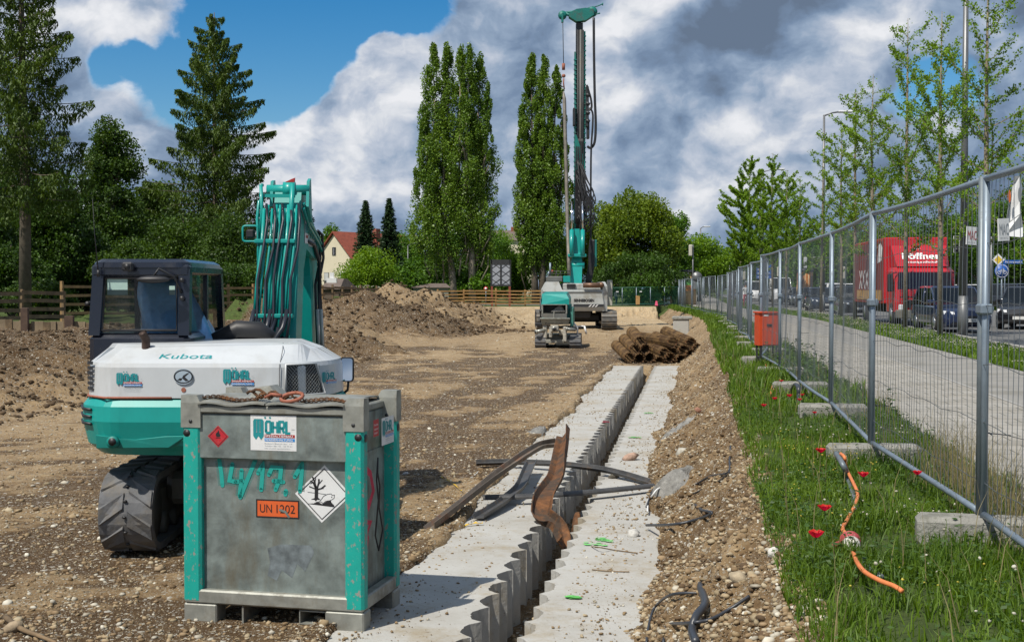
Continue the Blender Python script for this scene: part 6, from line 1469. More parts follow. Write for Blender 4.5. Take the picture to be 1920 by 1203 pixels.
    # gearbox carriage halfway up
    a = MB(); a.box(X(1073.5), ym-.35, Zp(238), X(1078), ym+.2, Zp(205), bev=.03); a.box(X(1097), ym-.3, Zp(240), X(1103), ym+.2, Zp(165), bev=.03); a.box(X(1099), ym-.2, Zp(262), X(1104.5), ym+.1, Zp(225), bev=.03)
    for pz in (180, 196, 213, 228): a.cyl((X(1098), ym-.3, Zp(pz)), (X(1105), ym-.3, Zp(pz+3)), .08, n=10)
    a.build('drill_carriage', 'dark', ms)
    a = MB(); a.loft([[(X(1079), ym-.3, Zp(320)), (X(1097), ym-.3, Zp(320)), (X(1097), ym, Zp(320)), (X(1079), ym, Zp(320))], [(X(1078), ym-.3, Zp(305)), (X(1096), ym-.3, Zp(305)), (X(1096), ym, Zp(305)), (X(1078), ym, Zp(305))], [(X(1077), ym-.3, Zp(255)), (X(1080), ym-.3, Zp(255)), (X(1080), ym, Zp(255)), (X(1077), ym, Zp(255))]]); a.build('mast_bracket', 'teal_rig', ms)
    rr = random.Random(3)
    a = MB()   # tangle of hoses
    for i in range(16):
        x0 = 1079+rr.random()*14; z0 = 300+rr.random()*40; z1 = 372+rr.random()*60; x1 = 1092+rr.random()*22
        a.tube(smooth_path([(X(x0), ym-.3, Zp(z0)), (X((x0+x1)/2-2), ym-.6, Zp(z0*.6+z1*.4)), (X(x1), ym-.65, Zp(z1-15)), (X(x1-3), ym-.6, Zp(z1)), (X(1088+rr.random()*8), ym-.4, Zp(z1+rr.random()*10)), (X(1080+rr.random()*10), ym-.3, Zp(z1-20))], 4), .032, 5)
    for i in range(9): a.tube(smooth_path([(X(1079+i*1.6), ym-.25, Zp(262)), (X(1079+i*1.7+rr.uniform(-1, 1)), ym-.3, Zp(300)), (X(1078+i*1.9), ym-.25, Zp(350)), (X(1079+i*1.5), ym-.2, Zp(420))], 4), .030, 5)
    a.build('hose_bundle', 'black', ms)
    a = MB()
    for i in range(5): a.tube(smooth_path([(X(1098+i*2), ym-.5, Zp(530)), (X(1103+i*2.1), ym-.5, Zp(500)), (X(1104+i*2), ym-.45, Zp(470)), (X(1106+i*1.6), ym-.45, Zp(450))], 4), .05, 6)
    a.build('supply_hoses', 'black', e_)
    a = MB(); a.box(X(1104), ym-.45, Zp(500), X(1118), ym-.3, Zp(450), bev=.02); a.build('hose_plate', 'teal_rig', e_)
    # rotary line loop right of the mast
    a = MB(); a.tube(smooth_path([(X(1112), ym-.2, Zp(38)), (X(1112.5), ym-.2, Zp(100)), (X(1114), ym-.2, Zp(180)), (X(1116), ym-.2, Zp(235)), (X(1114), ym-.2, Zp(268)), (X(1107), ym-.2, Zp(279)), (X(1100), ym-.2, Zp(276))], 6), .065, 8); a.build('energy_chain', 'black', ms)
    a = MB(); a.tube(smooth_path([(X(1099), ym-.3, Zp(163)), (X(1102), ym-.3, Zp(172)), (X(1107), ym-.3, Zp(190)), (X(1108), ym-.3, Zp(205)), (X(1103), ym-.3, Zp(210))], 5), .055, 7); a.tube(smooth_path([(X(1104), ym-.3, Zp(205)), (X(1110), ym-.3, Zp(215)), (X(1110), ym-.3, Zp(240)), (X(1107), ym-.3, Zp(300)), (X(1107), ym-.3, Zp(470))], 5), .05, 7); a.build('swivel_hose', 'black', ms)
    # head
    a = MB(); a.loft([[(X(1066), ym-.25, Zp(36)), (X(1066), ym+.3, Zp(36)), (X(1066), ym+.3, Zp(29)), (X(1066), ym-.25, Zp(29))], [(X(1080), ym-.25, Zp(45)), (X(1080), ym+.3, Zp(45)), (X(1080), ym+.3, Zp(22)), (X(1080), ym-.25, Zp(22))], [(X(1097), ym-.25, Zp(43)), (X(1097), ym+.3, Zp(43)), (X(1097), ym+.3, Zp(20)), (X(1097), ym-.25, Zp(20))], [(X(1112), ym-.25, Zp(33)), (X(1112), ym+.3, Zp(33)), (X(1112), ym+.3, Zp(22)), (X(1112), ym-.25, Zp(22))]])
    a.tube([(X(1054), ym, Zp(27)), (X(1068), ym, Zp(32)), (X(1082), ym, Zp(38))], .09, 8); a.tube([(X(1054), ym, Zp(28)), (X(1075), ym, Zp(25)), (X(1095), ym, Zp(22)), (X(1112), ym, Zp(17))], .06, 8)
    a.cyl((X(1054), ym-.1, Zp(32)), (X(1054), ym+.1, Zp(32)), .22, n=16); a.box(X(1052), ym-.12, Zp(46), X(1056), ym+.12, Zp(28), bev=.02); a.cyl((X(1110), ym-.12, Zp(26)), (X(1110), ym+.12, Zp(26)), .25, n=16)
    a.tube([(X(1110), ym, Zp(18)), (X(1122), ym, Zp(14)), (X(1129), ym, Zp(11))], .03, 6); a.cyl((X(1129), ym, Zp(9)), (X(1129), ym, Zp(14)), .03, n=6); a.cyl((X(1115), ym-.1, Zp(31)), (X(1124), ym-.1, Zp(29)), .035, n=6)
    a.build('mast_head', 'teal_rig', ms)
    a = MB(); a.cyl((X(1054.5), ym-.1, Zp(44)), (X(1056), ym-.1, Zp(122)), .02, n=5); a.build('hoist_rope', 'dark', e_)
    a = MB(); a.tube([(X(1056), ym-.1, Zp(122)), (X(1056), ym-.1, Zp(134))], .08, 8); a.sphere((X(1056.3), ym-.1, Zp(145)), .10, 8, 6); a.tube([(X(1056.5), ym-.1, Zp(150)), (X(1056), ym-.1, Zp(158)), (X(1057.5), ym-.1, Zp(170))], .035, 6); a.build('hoist_hook', 'hook_red', e_)
    q_ = 69.4/66
    for o in e_.children:
        if o.name.startswith(('mast', 'hoist', 'supply_hoses', 'hose_plate')): o.scale = (q_, 1, q_); o.location = (bx*(q_-1), 0, -(q_-1)*(H-zg))
    return e_, X, Zp, ym
M['teal_rig'] = mat('rig_teal_paint', (.006, .16, .135), .5, var=.15, dirt=(.06, .065, .06), damt=.6, dscale=3, dthr=.5)
rig, RX, RZ, rym = build_rig()
a = MB(); pts = [P(1056.5, 172, 69.2), P(1058, 185, 69.2), P(1060, 260, 69.0), P(1062, 330, 68.9), P(1063.5, 400, 68.8), P(1066, 470, 68.3), P(1067, 516, 67.6)]
M['tremie'] = mat('old_steel_pipe', (.22, .20, .17), .6, metal=.4, var=.3, vscale=3)
a.tube(pts, [.04, .10, .10, .10, .10, .10, .10], 10); a.build('concreting_pipe', 'tremie', label='long thin pipe hanging from the hook on the left of the drilling rig mast', cat='pipe')

# ================================================================ CONCRETE PUMP
def build_pump():
    d = 49.0; k = d/F; x0 = (1046-CX)*k; zg = tz(x0, d)
    e_ = empty('concrete_pump', (x0, d, zg), R(-4), 'small tracked concrete pump with teal hood and steel outlet pipes, in front of the rig', 'concrete pump')
    def X(px): return (px-1046)*k
    def Zp(py): return (652-py)*k
    for (xa, xb) in ((X(1003), X(1024)), (X(1068), X(1089))):
        a = MB(); track_loop(a, xa, xb, .1, 2.2, 0.0, .235, 44, .05, .03, 36, chev=False, pad=.6); tr = a.build('crawler_track', 'rubber', e_)
        a = MB(); a.box(xa+.05, .1, .1, xb-.05, 2.2, .4, bev=.04); a.build('track_frame', 'dark', tr)
    a = MB(); a.box(X(1020), .2, .28, X(1075), 2.3, .50, bev=.04); a.box(X(1022), -.15, Zp(643), X(1068), .3, Zp(636), bev=.02); a.build('chassis', 'pump_grey', e_)
    a = MB()
    a.loft([[(X(1016), -.1, Zp(608)), (X(1066), -.1, Zp(608)), (X(1069), .9, Zp(608)), (X(1013), .9, Zp(608))], [(X(1014), -.25, Zp(597)), (X(1069), -.25, Zp(597)), (X(1069), 1.0, Zp(597)), (X(1014), 1.0, Zp(597))]])
    hp = a.build('hopper', 'pump_grey', e_)
    a = MB(); a.box(X(1013), -.28, Zp(598), X(1069), -.22, Zp(595.5), bev=.01); a.build('hopper_rim', 'galv_trim', hp)
    a = MB(); dd = Decal((0, -.175, 0), (1, 0, 0), (0, -.2, 1), .02); dd.text(a, 'Putzmeister', X(1023), Zp(606), .07, w=34*k, bold=.02); a.build('maker_lettering', 'black_print', hp)
    a = MB()
    for zz in (596, 589):
        pass
    a.box(X(1016), -.24, Zp(595), X(1063), -.20, Zp(587)); a.build('hopper_flap', 'machine_dark', hp)
    a = MB(); a.box(X(1038), -.27, Zp(598), X(1040), -.24, Zp(584)); a.build('flap_bar', 'galv_trim', hp)
    a = MB(); a.box(X(1018), .4, Zp(587), X(1062), .5, Zp(571)); a.build('hopper_inside', 'dark', hp)
    a = MB(); a.box(X(1016), -.22, Zp(588), X(1018.5), .5, Zp(570)); a.box(X(1061), -.22, Zp(588), X(1063.5), .5, Zp(570)); a.box(X(1016), -.22, Zp(571.5), X(1063.5), -.15, Zp(570)); a.build('hopper_frame', 'galv_trim', hp)
    a = MB(); a.loft([[(X(1033), -.1, Zp(584)), (X(1060), -.1, Zp(584)), (X(1060), .2, Zp(584)), (X(1033), .2, Zp(584))], [(X(1049), -.05, Zp(572)), (X(1052), -.05, Zp(572)), (X(1052), .15, Zp(572)), (X(1049), .15, Zp(572))]]); a.build('cement_cone', 'mortar', hp)
    a = MB(); yA, yB = .1, 2.4
    prof = [(X(1015), Zp(588)), (X(1015), Zp(560)), (X(1017), Zp(550)), (X(1024), Zp(548)), (X(1062), Zp(548)), (X(1068), Zp(551)), (X(1069.5), Zp(562)), (X(1069.5), Zp(588))]
    a.loft([[(x, yA-.25+(.12 if z > Zp(552) else 0), z) for x, z in [(X(1015), Zp(571)), (X(1015), Zp(560)), (X(1016), Zp(551)), (X(1062), Zp(551)), (X(1067), Zp(560)), (X(1067), Zp(571))]], [(x, yB, z) for x, z in [(X(1015), Zp(571)), (X(1015), Zp(560)), (X(1018), Zp(547)), (X(1062), Zp(547)), (X(1068), Zp(558)), (X(1068), Zp(571))]]])
    a.box(X(1015), .5, Zp(600), X(1070), 2.4, Zp(571)); a.build('engine_hood', 'teal', e_)
    a = MB(); a.box(X(1069), .0, Zp(612), X(1075), 2.2, Zp(576), bev=.02); a.build('side_cover', 'teal_worn2', e_)
    # outlet pipes
    for nm, A_, B_, r_ in (('outlet_pipe', (X(1005), -.25, Zp(622)), (X(1025), .0, Zp(618)), .075), ('outlet_pipe', (X(1062), -.3, Zp(616)), (X(1079), -.15, Zp(618)), .065), ('outlet_pipe', (X(1040), -.45, Zp(616)), (X(1040), .1, Zp(616)), .085)):
        a = MB(); a.cyl(A_, B_, r_, n=16); v = Vector(B_)-Vector(A_); v.normalize(); a.cyl(Vector(A_)-v*.012, Vector(A_)+v*.05, r_*1.28, n=16); o = a.build(nm, 'outlet', e_)
        m = MB(); m.cyl(Vector(A_)-v*.014, Vector(A_)-v*.013, r_*.8, n=14); m.build('bore', 'black', o)
    a = MB(); a.box(X(1033), -.35, Zp(622), X(1048), .2, Zp(609), bev=.03); a.box(X(1030), -.3, Zp(632), X(1036), .1, Zp(612), bev=.02); a.box(X(1056), -.3, Zp(640), X(1063), .1, Zp(612), bev=.03); a.box(X(1018), -.1, Zp(634), X(1026), .2, Zp(610), bev=.03); a.box(X(1048), -.1, Zp(628), X(1062), .3, Zp(618), bev=.03); a.build('valve_block', 'pump_dirty', e_)
    a = MB(); a.box(X(1003), .0, Zp(611), X(1016), .3, Zp(605), bev=.02); a.build('tail_lamp', 'black', e_)
    a = MB(); a.tube([(X(1076), .2, Zp(606)), (X(1082), .25, Zp(614)), (X(1083), .3, Zp(628))], .04, 6); a.tube([(X(1070), 1.0, Zp(614)), (X(1090), 1.2, Zp(613)), (X(1096), 1.2, Zp(613))], .03, 6); a.parts('support_arm', 'white', e_); a = MB(); a.tube([(X(1095), 1.2, Zp(613)), (X(1099), 1.2, Zp(628))], .04, 6); a.build('support_arm', 'white', e_)
    a = MB(); a.cyl((X(1013), .2, Zp(606)), (X(1013), .2, Zp(560)), .03, n=6); a.cyl((X(1013), .2, Zp(580)), (X(1013), .2, Zp(586)), .05, n=6); a.build('side_lamp', 'dark', e_)
M['pump_grey'] = mat('pump_grey_paint', (.24, .235, .20), .6, var=.2, vscale=3, dirt=(.38, .36, .31), damt=.6, dscale=5, dthr=.52)
M['pump_dirty'] = mat('cement_covered_steel', (.36, .34, .29), .8, var=.3, vscale=8, dirt=(.12, .11, .09), damt=.7, dscale=7, dthr=.52)
M['teal_worn2'] = mat('faded_teal', (.06, .22, .18), .6, var=.2, vscale=4)
M['outlet'] = mat('outlet_steel', (.30, .30, .27), .4, metal=.5, var=.25, vscale=9)
build_pump()
# ================================================================ REINFORCEMENT CAGES
def cage(px, py, L_, yaw, pit, r, lb):
    d = 39.2; 
    pit *= .62; L_ *= .9; p = P(px+4, py+2, d); e_ = empty('rebar_cage', p, R(yaw), lb, 'rebar cage', 'rusty rebar cages piled across the trench end'); p_ = R(pit)
    def Q(a_, t, rr=r): # along +y local
        x, y, z = rr*math.cos(a_), t, rr*math.sin(a_); return (x, y*math.cos(p_)-z*math.sin(p_), y*math.sin(p_)+z*math.cos(p_))
    a = MB(); n = 20; turns = int(L_/.055)
    pts = [Q(2*math.pi*j/12, t/12*.055) for j, t in ((j, j) for j in range(turns*12))]; a.tube(pts, .014, 4); a.build('spiral', 'rust_light', e_)
    b = MB()
    for j in range(10): an = 2*math.pi*j/10; b.tube([Q(an, -.10, r*.93), Q(an, L_, r*.93)], .016, 5)
    b.build('long_bars', 'rust_light', e_)
    c = MB()
    for t in (.02, L_*.5): c.tube([Q(2*math.pi*j/14, t, r*.90) for j in range(14)], .02, 5, closed=True)
    c.build('stiffening_ring', 'rust', e_)
for px, py, L_, yw, pt, r_, lb in [(1176, 668, 3.0, 4, 9, .165, 'rebar cage lying lowest at the left end of the pile'), (1195, 670, 3.0, 2, 9, .165, 'rebar cage second from the left in the bottom row'),
     (1214, 668, 3.0, 6, 9, .165, 'rebar cage third from the left in the bottom row, over the trench'), (1232, 674, 3.2, 12, 10, .15, 'slim rebar cage slanting in the middle of the bottom row'),
     (1252, 668, 3.0, 14, 9, .16, 'rebar cage right of the slanting slim one in the bottom row'), (1273, 672, 3.0, 14, 8, .17, 'rebar cage with a wide open end in the bottom row'), (1291, 662, 3.0, 12, 9, .17, 'rebar cage right of the wide open one at the bottom'),
     (1303, 651, 3.0, 10, 8, .155, 'rebar cage furthest right, resting on the bank'), (1186, 653, 2.6, 3, 9, .175, 'rebar cage left in the second row'), (1206, 652, 2.6, 5, 9, .165, 'rebar cage directly below the topmost one'),
     (1196, 639, 2.4, 1, 10, .185, 'topmost rebar cage standing proud on the left of the pile'), (1241, 660, 2.8, 15, 12, .17, 'rebar cage lying diagonally on the middle of the pile'), (1257, 640, 2.4, 26, 4, .18, 'short wide rebar cage lying almost crosswise on top'),
     (1277, 654, 2.8, 14, 12, .17, 'rebar cage in the second row right of the crosswise one'), (1291, 641, 2.6, 13, 11, .175, 'upper rebar cage at the right side of the pile')]:
    cage(px, py, L_, yw, pt, r_, lb)
# concrete block in the far bank
a = MB(); p = P(1276, 616, 60); a.box(-.35, 0, -.3, .40, 1.4, .42, bev=.03); o = a.build('concrete_shaft', 'concrete', label='square concrete block half buried in the sandy bank below the fence', cat='concrete block'); o.location = (p.x, 60, p.z); o.rotation_euler = (0, 0, R(-8))
a = MB(); a.box(-.40, -.05, .42, .55, 1.5, .56, bev=.03); o = a.build('concrete_slab', 'concrete_foot', label='thin concrete slab lying on top of the buried block in the bank', cat='concrete slab'); o.location = (p.x, 60, p.z); o.rotation_euler = (0, 0, R(-8))
# site cabinets behind the rig
p = P(1148, 573, 71); e_ = empty('cabinet', (P(1139.5, 573, 71).x, 71, p.z), 0, 'pale metal cabinet in two tiers standing right of the drilling rig body', 'cabinet')
M['site_cream'] = mat('cream_sheet', (.42, .42, .36), .6)
MB().box(0, 0, 0, .26, .8, .55, bev=.02).build('lower_tier', 'site_cream', e_); MB().box(0, 0, .56, .26, .8, 1.42, bev=.02).build('upper_tier', 'site_cream', e_)
p = P(1196, 568, 90); e_ = empty('timber_post', (p.x, 90, p.z-.1), 0, 'short pale double timber post at the far edge of the pit', 'post')
MB().box(-.12, 0, 0, .0, .3, .62).build('plank', 'wood_new', e_); MB().box(.015, 0, 0, .13, .3, .60).build('plank', 'wood_new', e_)
a = MB(); p = P(1231, 570, 88); a.loft([[(p.x-.1, 88, p.z-.1), (p.x+.1, 88, p.z-.1), (p.x+.1, 88.2, p.z-.1), (p.x-.1, 88.2, p.z-.1)], [(p.x-.05, 88.05, p.z+.22), (p.x+.05, 88.05, p.z+.22), (p.x+.05, 88.12, p.z+.22), (p.x-.05, 88.12, p.z+.22)]])
M['pink'] = mat('pink_marker', (.6, .08, .16), .6); a.build('marker_peg', 'pink', label='small pink marker peg on the sandy edge at the far end of the pit', cat='marker')
# ================================================================ TIMBER FENCES AND SHORING
def board_fence(pts, h, nb, m, lb, seed, step=2.4, bw=.10, base=None):
    rr = random.Random(seed); e_ = empty('timber_fence', (0, 0, 0), 0, lb, 'timber fence', 'board fences round the pit')
    for si in range(len(pts)-1):
        A_, B_ = Vector(pts[si]), Vector(pts[si+1]); L_ = (B_-A_).length; n = max(1, round(L_/step)); u = (B_-A_)/n; nrm = Vector((u.y, -u.x, 0)).normalized()
        if nrm.y > 0: nrm = -nrm
        for i in range(n+(1 if si == len(pts)-2 else 0)):
            p = A_+u*i; hh = h*(1+rr.uniform(-.02, .10)); q = MB(); q.box(-.05, 0, -.4, .05, .09, hh+.08); o = q.build('post', m, e_); o.location = p; o.rotation_euler = (R(rr.uniform(-2, 2)), R(rr.uniform(-2, 2)), math.atan2(u.y, u.x))
        for i in range(n):
            p = A_+u*i; lap = rr.uniform(-.04, .04)
            for j in range(nb):
                z = .16+(h-.20)*j/(nb-1)+rr.uniform(-.02, .02)+lap; q = MB(); l_ = u.length+rr.uniform(.02, .15)
                ll = Vector((u.x, u.y, 0)).normalized(); dz = rr.uniform(-.03, .03)+u.z
                a0 = p+nrm*(.03+.03*(i % 2))-ll*.08; a1 = a0+ll*l_; 
                vs = []
                for (c, zz) in ((a0, z), (a1, z+dz)):
                    for (t_, s_) in ((0, 0), (0, 1), (1, 1), (1, 0)): vs.append(c+nrm*.024*t_+Vector((0, 0, zz-bw/2+bw*s_)))
                q.add(vs, [(0, 1, 2, 3), (7, 6, 5, 4), (0, 4, 5, 1), (1, 5, 6, 2), (2, 6, 7, 3), (3, 7, 4, 0)]); q.build('board', m, e_)
def gpt(px, py, d): p = P(px, py, d); return (p.x, p.y, p.z)
M['wood_mid'] = mat('brown_timber', (.27, .165, .07), .8, var=.3, vscale=3)
board_fence([gpt(-20, 606, 41), gpt(42, 604, 43), gpt(122, 603, 45)], 1.02, 4, 'wood_old', 'weathered board fence along the left pit edge, left of the excavator cab', 1, 2.0, .13)
board_fence([gpt(118, 596, 46.5), gpt(260, 592, 51), gpt(430, 587, 57), gpt(520, 584, 60), gpt(606, 582, 64)], 1.15, 4, 'wood_mid', 'brown board fence running behind the excavator and its boom', 2, 2.2, .10)
board_fence([gpt(606, 578, 68), gpt(660, 577, 74), gpt(720, 575, 82)], 1.15, 4, 'wood_old', 'dark board fence ending behind the earth mounds below the house', 3, 2.3, .12)
board_fence([gpt(822, 573.5, 93), gpt(870, 573, 94), gpt(930, 573, 95), gpt(985, 573, 96), gpt(1026, 573, 96.5)], 1.12, 5, 'wood_new', 'bright new board fence on the far pit edge left of the rig', 4, 2.4, .10)
M['wood_mid'] = mat('brown_timber', (.27, .165, .07), .8, var=.3, vscale=3)
def shoring():
    e_ = empty('shoring_wall', (0, 0, 0), 0, 'row of upright timber shoring planks holding the left pit edge below the fence', 'shoring wall'); rr = random.Random(9)
    d = 39.5; px = -30; i = 0
    while px < 165:
        w = rr.uniform(9, 15); top = 600+rr.uniform(-2, 5)+.03*px; a = MB(); p0 = P(px, 648, d); p1 = P(px+w-.7, top, d); dd = rr.uniform(-.04, .04)
        a.box(p0.x, d+dd, p0.z-.3, p1.x, d+.08+dd, p1.z); a.build('plank', 'wood_plank' if i % 3 else 'wood_old', e_); px += w; i += 1
    for px, top in ((45, 577), (127, 592)):
        a = MB(); p0 = P(px-6, 648, d-.15); p1 = P(px+7 if px < 100 else px+10, top, d-.15); a.box(p0.x, d-.16, p0.z-.3, p1.x, d-.02, p1.z, bev=.01); a.build('steel_beam', 'rust_dark', e_)
M['wood_plank'] = mat('shoring_timber', (.23, .175, .11), .85, var=.35, vscale=4, dirt=(.10, .075, .045), damt=.6, dscale=2)
M['rust_dark'] = mat('dark_rusty_beam', (.075, .045, .03), .8, var=.3, vscale=4)
shoring()
# ================================================================ TREES
def leaf_quads(C_, s, nrm=None, flat=.0, asp=.7):
    n = len(C_); rt = rand_rot(n); q = np.array([(-.5, 0, 0), (-.05, -.5*asp, .10), (.5, 0, 0), (-.05, .5*asp, .10)])
    v = np.einsum('nij,kj->nki', rt, q)*s[:, None, None]
    if flat: v[:, :, 2] *= (1-flat)
    return (v+C_[:, None, :]).reshape(-1, 3)
def leaf_obj(name, vs, m, parent):
    n = len(vs)//4; return np_mesh(name, vs, np.arange(4*n).reshape(-1, 4), 4, m, parent=parent)
def trunk_mesh(mb, pts, r): mb.tube(pts, r, 9)
def dirs(n):
    v = rng.normal(size=(n, 3)); return v/np.linalg.norm(v, axis=1, keepdims=True)
def place(px, py_base, d, zb=None):
    p = P(px, py_base, d); return (p.x, d, .9 if zb is None else zb)
def broadleaf(name, px, d, top, wpx, lb, m='leaf_mid', base=None, cat='tree', n=14000, ls=.17, low=.12, grp=None, bark='bark', cone=0.0, seed=0, clumps=60, trunk=True, zb=.9, fill=.55):
    k = d/F; x = (px-CX)*k; Ht = H+(540-top)*k-zb; rx = wpx*k/2
    e_ = empty(name, (x, d, zb), random.random()*6.28, lb, cat, grp)
    cz = Ht*(low+1)/2; rz = Ht*(1-low)/2
    dv = dirs(clumps); rad = (.30+.70*rng.random(clumps)**.5)[:, None]
    cc = dv*rad*np.array([rx, rx, rz])*.84+np.array([0, 0, cz])
    if cone: f = 1-cone*np.clip((cc[:, 2]-Ht*low)/(Ht*(1-low)), 0, 1); cc[:, 0] *= f; cc[:, 1] *= f
    cr = (.20+.20*rng.random(clumps))*min(rx, rz)*1.05*(60/clumps)**.4
    n = int(n*1.5); ls = ls*.82; clumps_ = clumps; per = n//clumps; C_ = []
    for i in range(clumps):
        dd = dirs(per); rr = cr[i]*(.35+.75*rng.random(per)**.5)[:, None]*(1+.25*np.sin(dd[:, :1]*5+i)); C_.append(cc[i]+dd*rr*np.array([1.1, 1.1, .8]))
    C_ = np.concatenate(C_); C_ = C_[C_[:, 2] > .05]
    leaf_obj('crown', leaf_quads(C_, ls*(.6+.8*rng.random(len(C_)))), m, e_)
    if trunk:
        mb = MB(); mb.tube([(0, 0, -.2), (.05*rx, 0, Ht*low*1.2), (0, .03*rx, Ht*.5), (.03*rx, 0, Ht*.9)], [.028*Ht+.05, .022*Ht+.04, .014*Ht+.03, .02], 8)
        for i in range(0, clumps, max(1, clumps//14)):
            c = cc[i]; z0 = max(Ht*low*.9, c[2]-.45*math.hypot(c[0], c[1])-.1*Ht); mb.tube([(0, 0, z0), tuple(c*np.array([.5, .5, 0])+np.array([0, 0, (z0+c[2])/2+.02*Ht])), tuple(c)], [.009*Ht+.02, .006*Ht+.015, .015], 5)
        mb.build('trunk', bark, e_)
    return e_
def poplar(px, d, top, stems, lb, basepx=None, seed=1, n=30000, m='leaf_poplar', bark='bark_light', zb=.9, ls=.155):
    """stems: (dx_px, top_px, width_px, base_py)"""
    k = d/F; x = (px-CX)*k; e_ = empty('poplar', (x, d, zb), 0, lb, 'tree', 'tall columnar poplars'); C_ = []; mb = MB(); rr = random.Random(seed)
    seen = set()
    for (dx, tp, wp, bp, br) in stems:
        sx = dx*k; Hs = H+(540-tp)*k-zb; zb_ = H+(540-bp)*k-zb; r = wp*k/2; yoff = rr.uniform(-.8, .8)
        tx = [(br*k, 0, -.3), (br*k*.8+sx*.2, yoff*.3, zb_*.8), (sx*.8, yoff*.8, (zb_+Hs)*.35), (sx, yoff, Hs*.96)]
        first = not any(abs(br-q_) < 8 for q_ in seen); seen.add(br)
        mb.tube(tx if first else [(br*k*.8+sx*.2, yoff*.3, zb_*.9)]+tx[2:], [.36, .28, .16, .02] if first else [.14, .12, .02], 9)
        nc = int(70*(Hs-zb_)/14); per = int(n*(r*(Hs-zb_))/sum(s[2]*k/2*((s[3]-s[1])*k) for s in stems)/nc)
        for i in range(nc):
            t = (i+rr.random())/nc; z = zb_+(Hs-zb_)*t; prof = (min(1, t/.10)**.6)*(1-max(0, (t-.30)/.70)**1.7)**.75; ra = r*max(.10, prof)*(.35+.60*rr.random())
            an = rr.random()*6.28; c = np.array([sx+ra*math.cos(an), yoff+ra*math.sin(an), z]); c[0] = c[0]*1.0
            cr = r*(.18+.26*rr.random())*(1-.45*t)
            dd = dirs(per); C_.append(c+dd*(.3+.8*rng.random(per)[:, None]**.6)*cr*np.array([1, 1, 2.3]))
            if i % 6 == 0 and t < .8: mb.tube([(sx*.8, yoff, z-2.2), ((c[0]+sx)/2, (c[1]+yoff)/2, z-1.0), tuple(c)], [.08, .05, .02], 5)
    C_ = np.concatenate(C_); leaf_obj('crown', leaf_quads(C_, ls*(.6+.8*rng.random(len(C_)))), m, e_); mb.build('trunk', bark, e_); return e_
def larch(px, d, top, wpx, lb, basey=.9, seed=3, n_wh=40, z0f=.18, cat='larch', m='needle', dens=1.0, droop=.5, asym=0.0, hang=.42, bark='bark'):
    k = d/F; x = (px-CX)*k; Ht = H+(540-top)*k-basey; R_ = wpx*k/2*1.08; e_ = empty('larch' if 'larch' in cat else 'conifer', (x, d, basey), 0, lb, cat); rr = random.Random(seed)
    mb = MB(); mb.tube([(0, 0, -.3), (.05, 0, Ht*.3), (-.03, 0, Ht*.7), (0, 0, Ht)], [.010*Ht+.09, .008*Ht+.07, .005*Ht+.03, .02], 9); C_ = []; S_ = []
    for w in range(n_wh):
        t = (w+rr.random()*.6)/n_wh; z = Ht*(z0f+(1-z0f)*t); Lb = R_*(1-t)**.72*(1.0 if t > .10 else .7+3*t)+.25
        nb = rr.choice([3, 4, 4, 5]) if t < .9 else 3; a0 = rr.random()*6.28
        for b in range(nb):
            an = a0+b*6.28/nb+rr.uniform(-.3, .3); L_ = Lb*rr.uniform(.72, 1.12)*(1+asym*math.cos(an)); ca, sa = math.cos(an), math.sin(an); pts = []
            for j in range(7):
                s = j/6; pts.append((ca*L_*s, sa*L_*s, z+L_*(-droop*.42*s*(1-t*.9)+.26*s*s*droop+.14*t*s)))
            mb.tube(pts, [.016*(1-i/8)*(1+L_*.35)+.004 for i in range(7)], 4, cap=False)
            m_ = int(L_*250*dens)+8; s = rng.random(m_)**.75; s = .08+.95*s; cx = L_*s
            bz = np.interp(s, np.linspace(0, 1, 7), [p[2] for p in pts]); side = (rng.random(m_)-.5)*2*(.30*L_*np.clip(1.15-s, .1, 1)*.8+.06); 
            hg = -rng.random(m_)**1.4*hang*(.35+.65*np.sin(np.pi*np.clip(s, 0, 1)))*(1-.45*t)
            base = np.stack([ca*cx-sa*side, sa*cx+ca*side, bz-.08*np.abs(side)+hg], 1); C_.append(base)
    C_ = np.concatenate(C_); n = len(C_)
    # each tuft: a drooping sliver with a couple of spread needles
    q = np.array([(-.5, 0, .1), (0, -.16, -.25), (.45, 0, -.95), (0, .16, -.2)]); an = rng.random(n)*6.28; sc = (.075+.12*rng.random(n))*(d/60)**.5
    c_, s_ = np.cos(an), np.sin(an); v = q[None]*sc[:, None, None]; wd = rng.normal(size=n)*.5
    vx = v[:, :, 0]*c_[:, None]-v[:, :, 1]*s_[:, None]; vy = v[:, :, 0]*s_[:, None]+v[:, :, 1]*c_[:, None]; vz = v[:, :, 2]+v[:, :, 1]*wd[:, None]*3
    V_ = np.stack([vx, vy, vz], 2)+C_[:, None, :]; leaf_obj('crown', V_.reshape(-1, 3), m, e_); mb.build('trunk', bark, e_); return e_
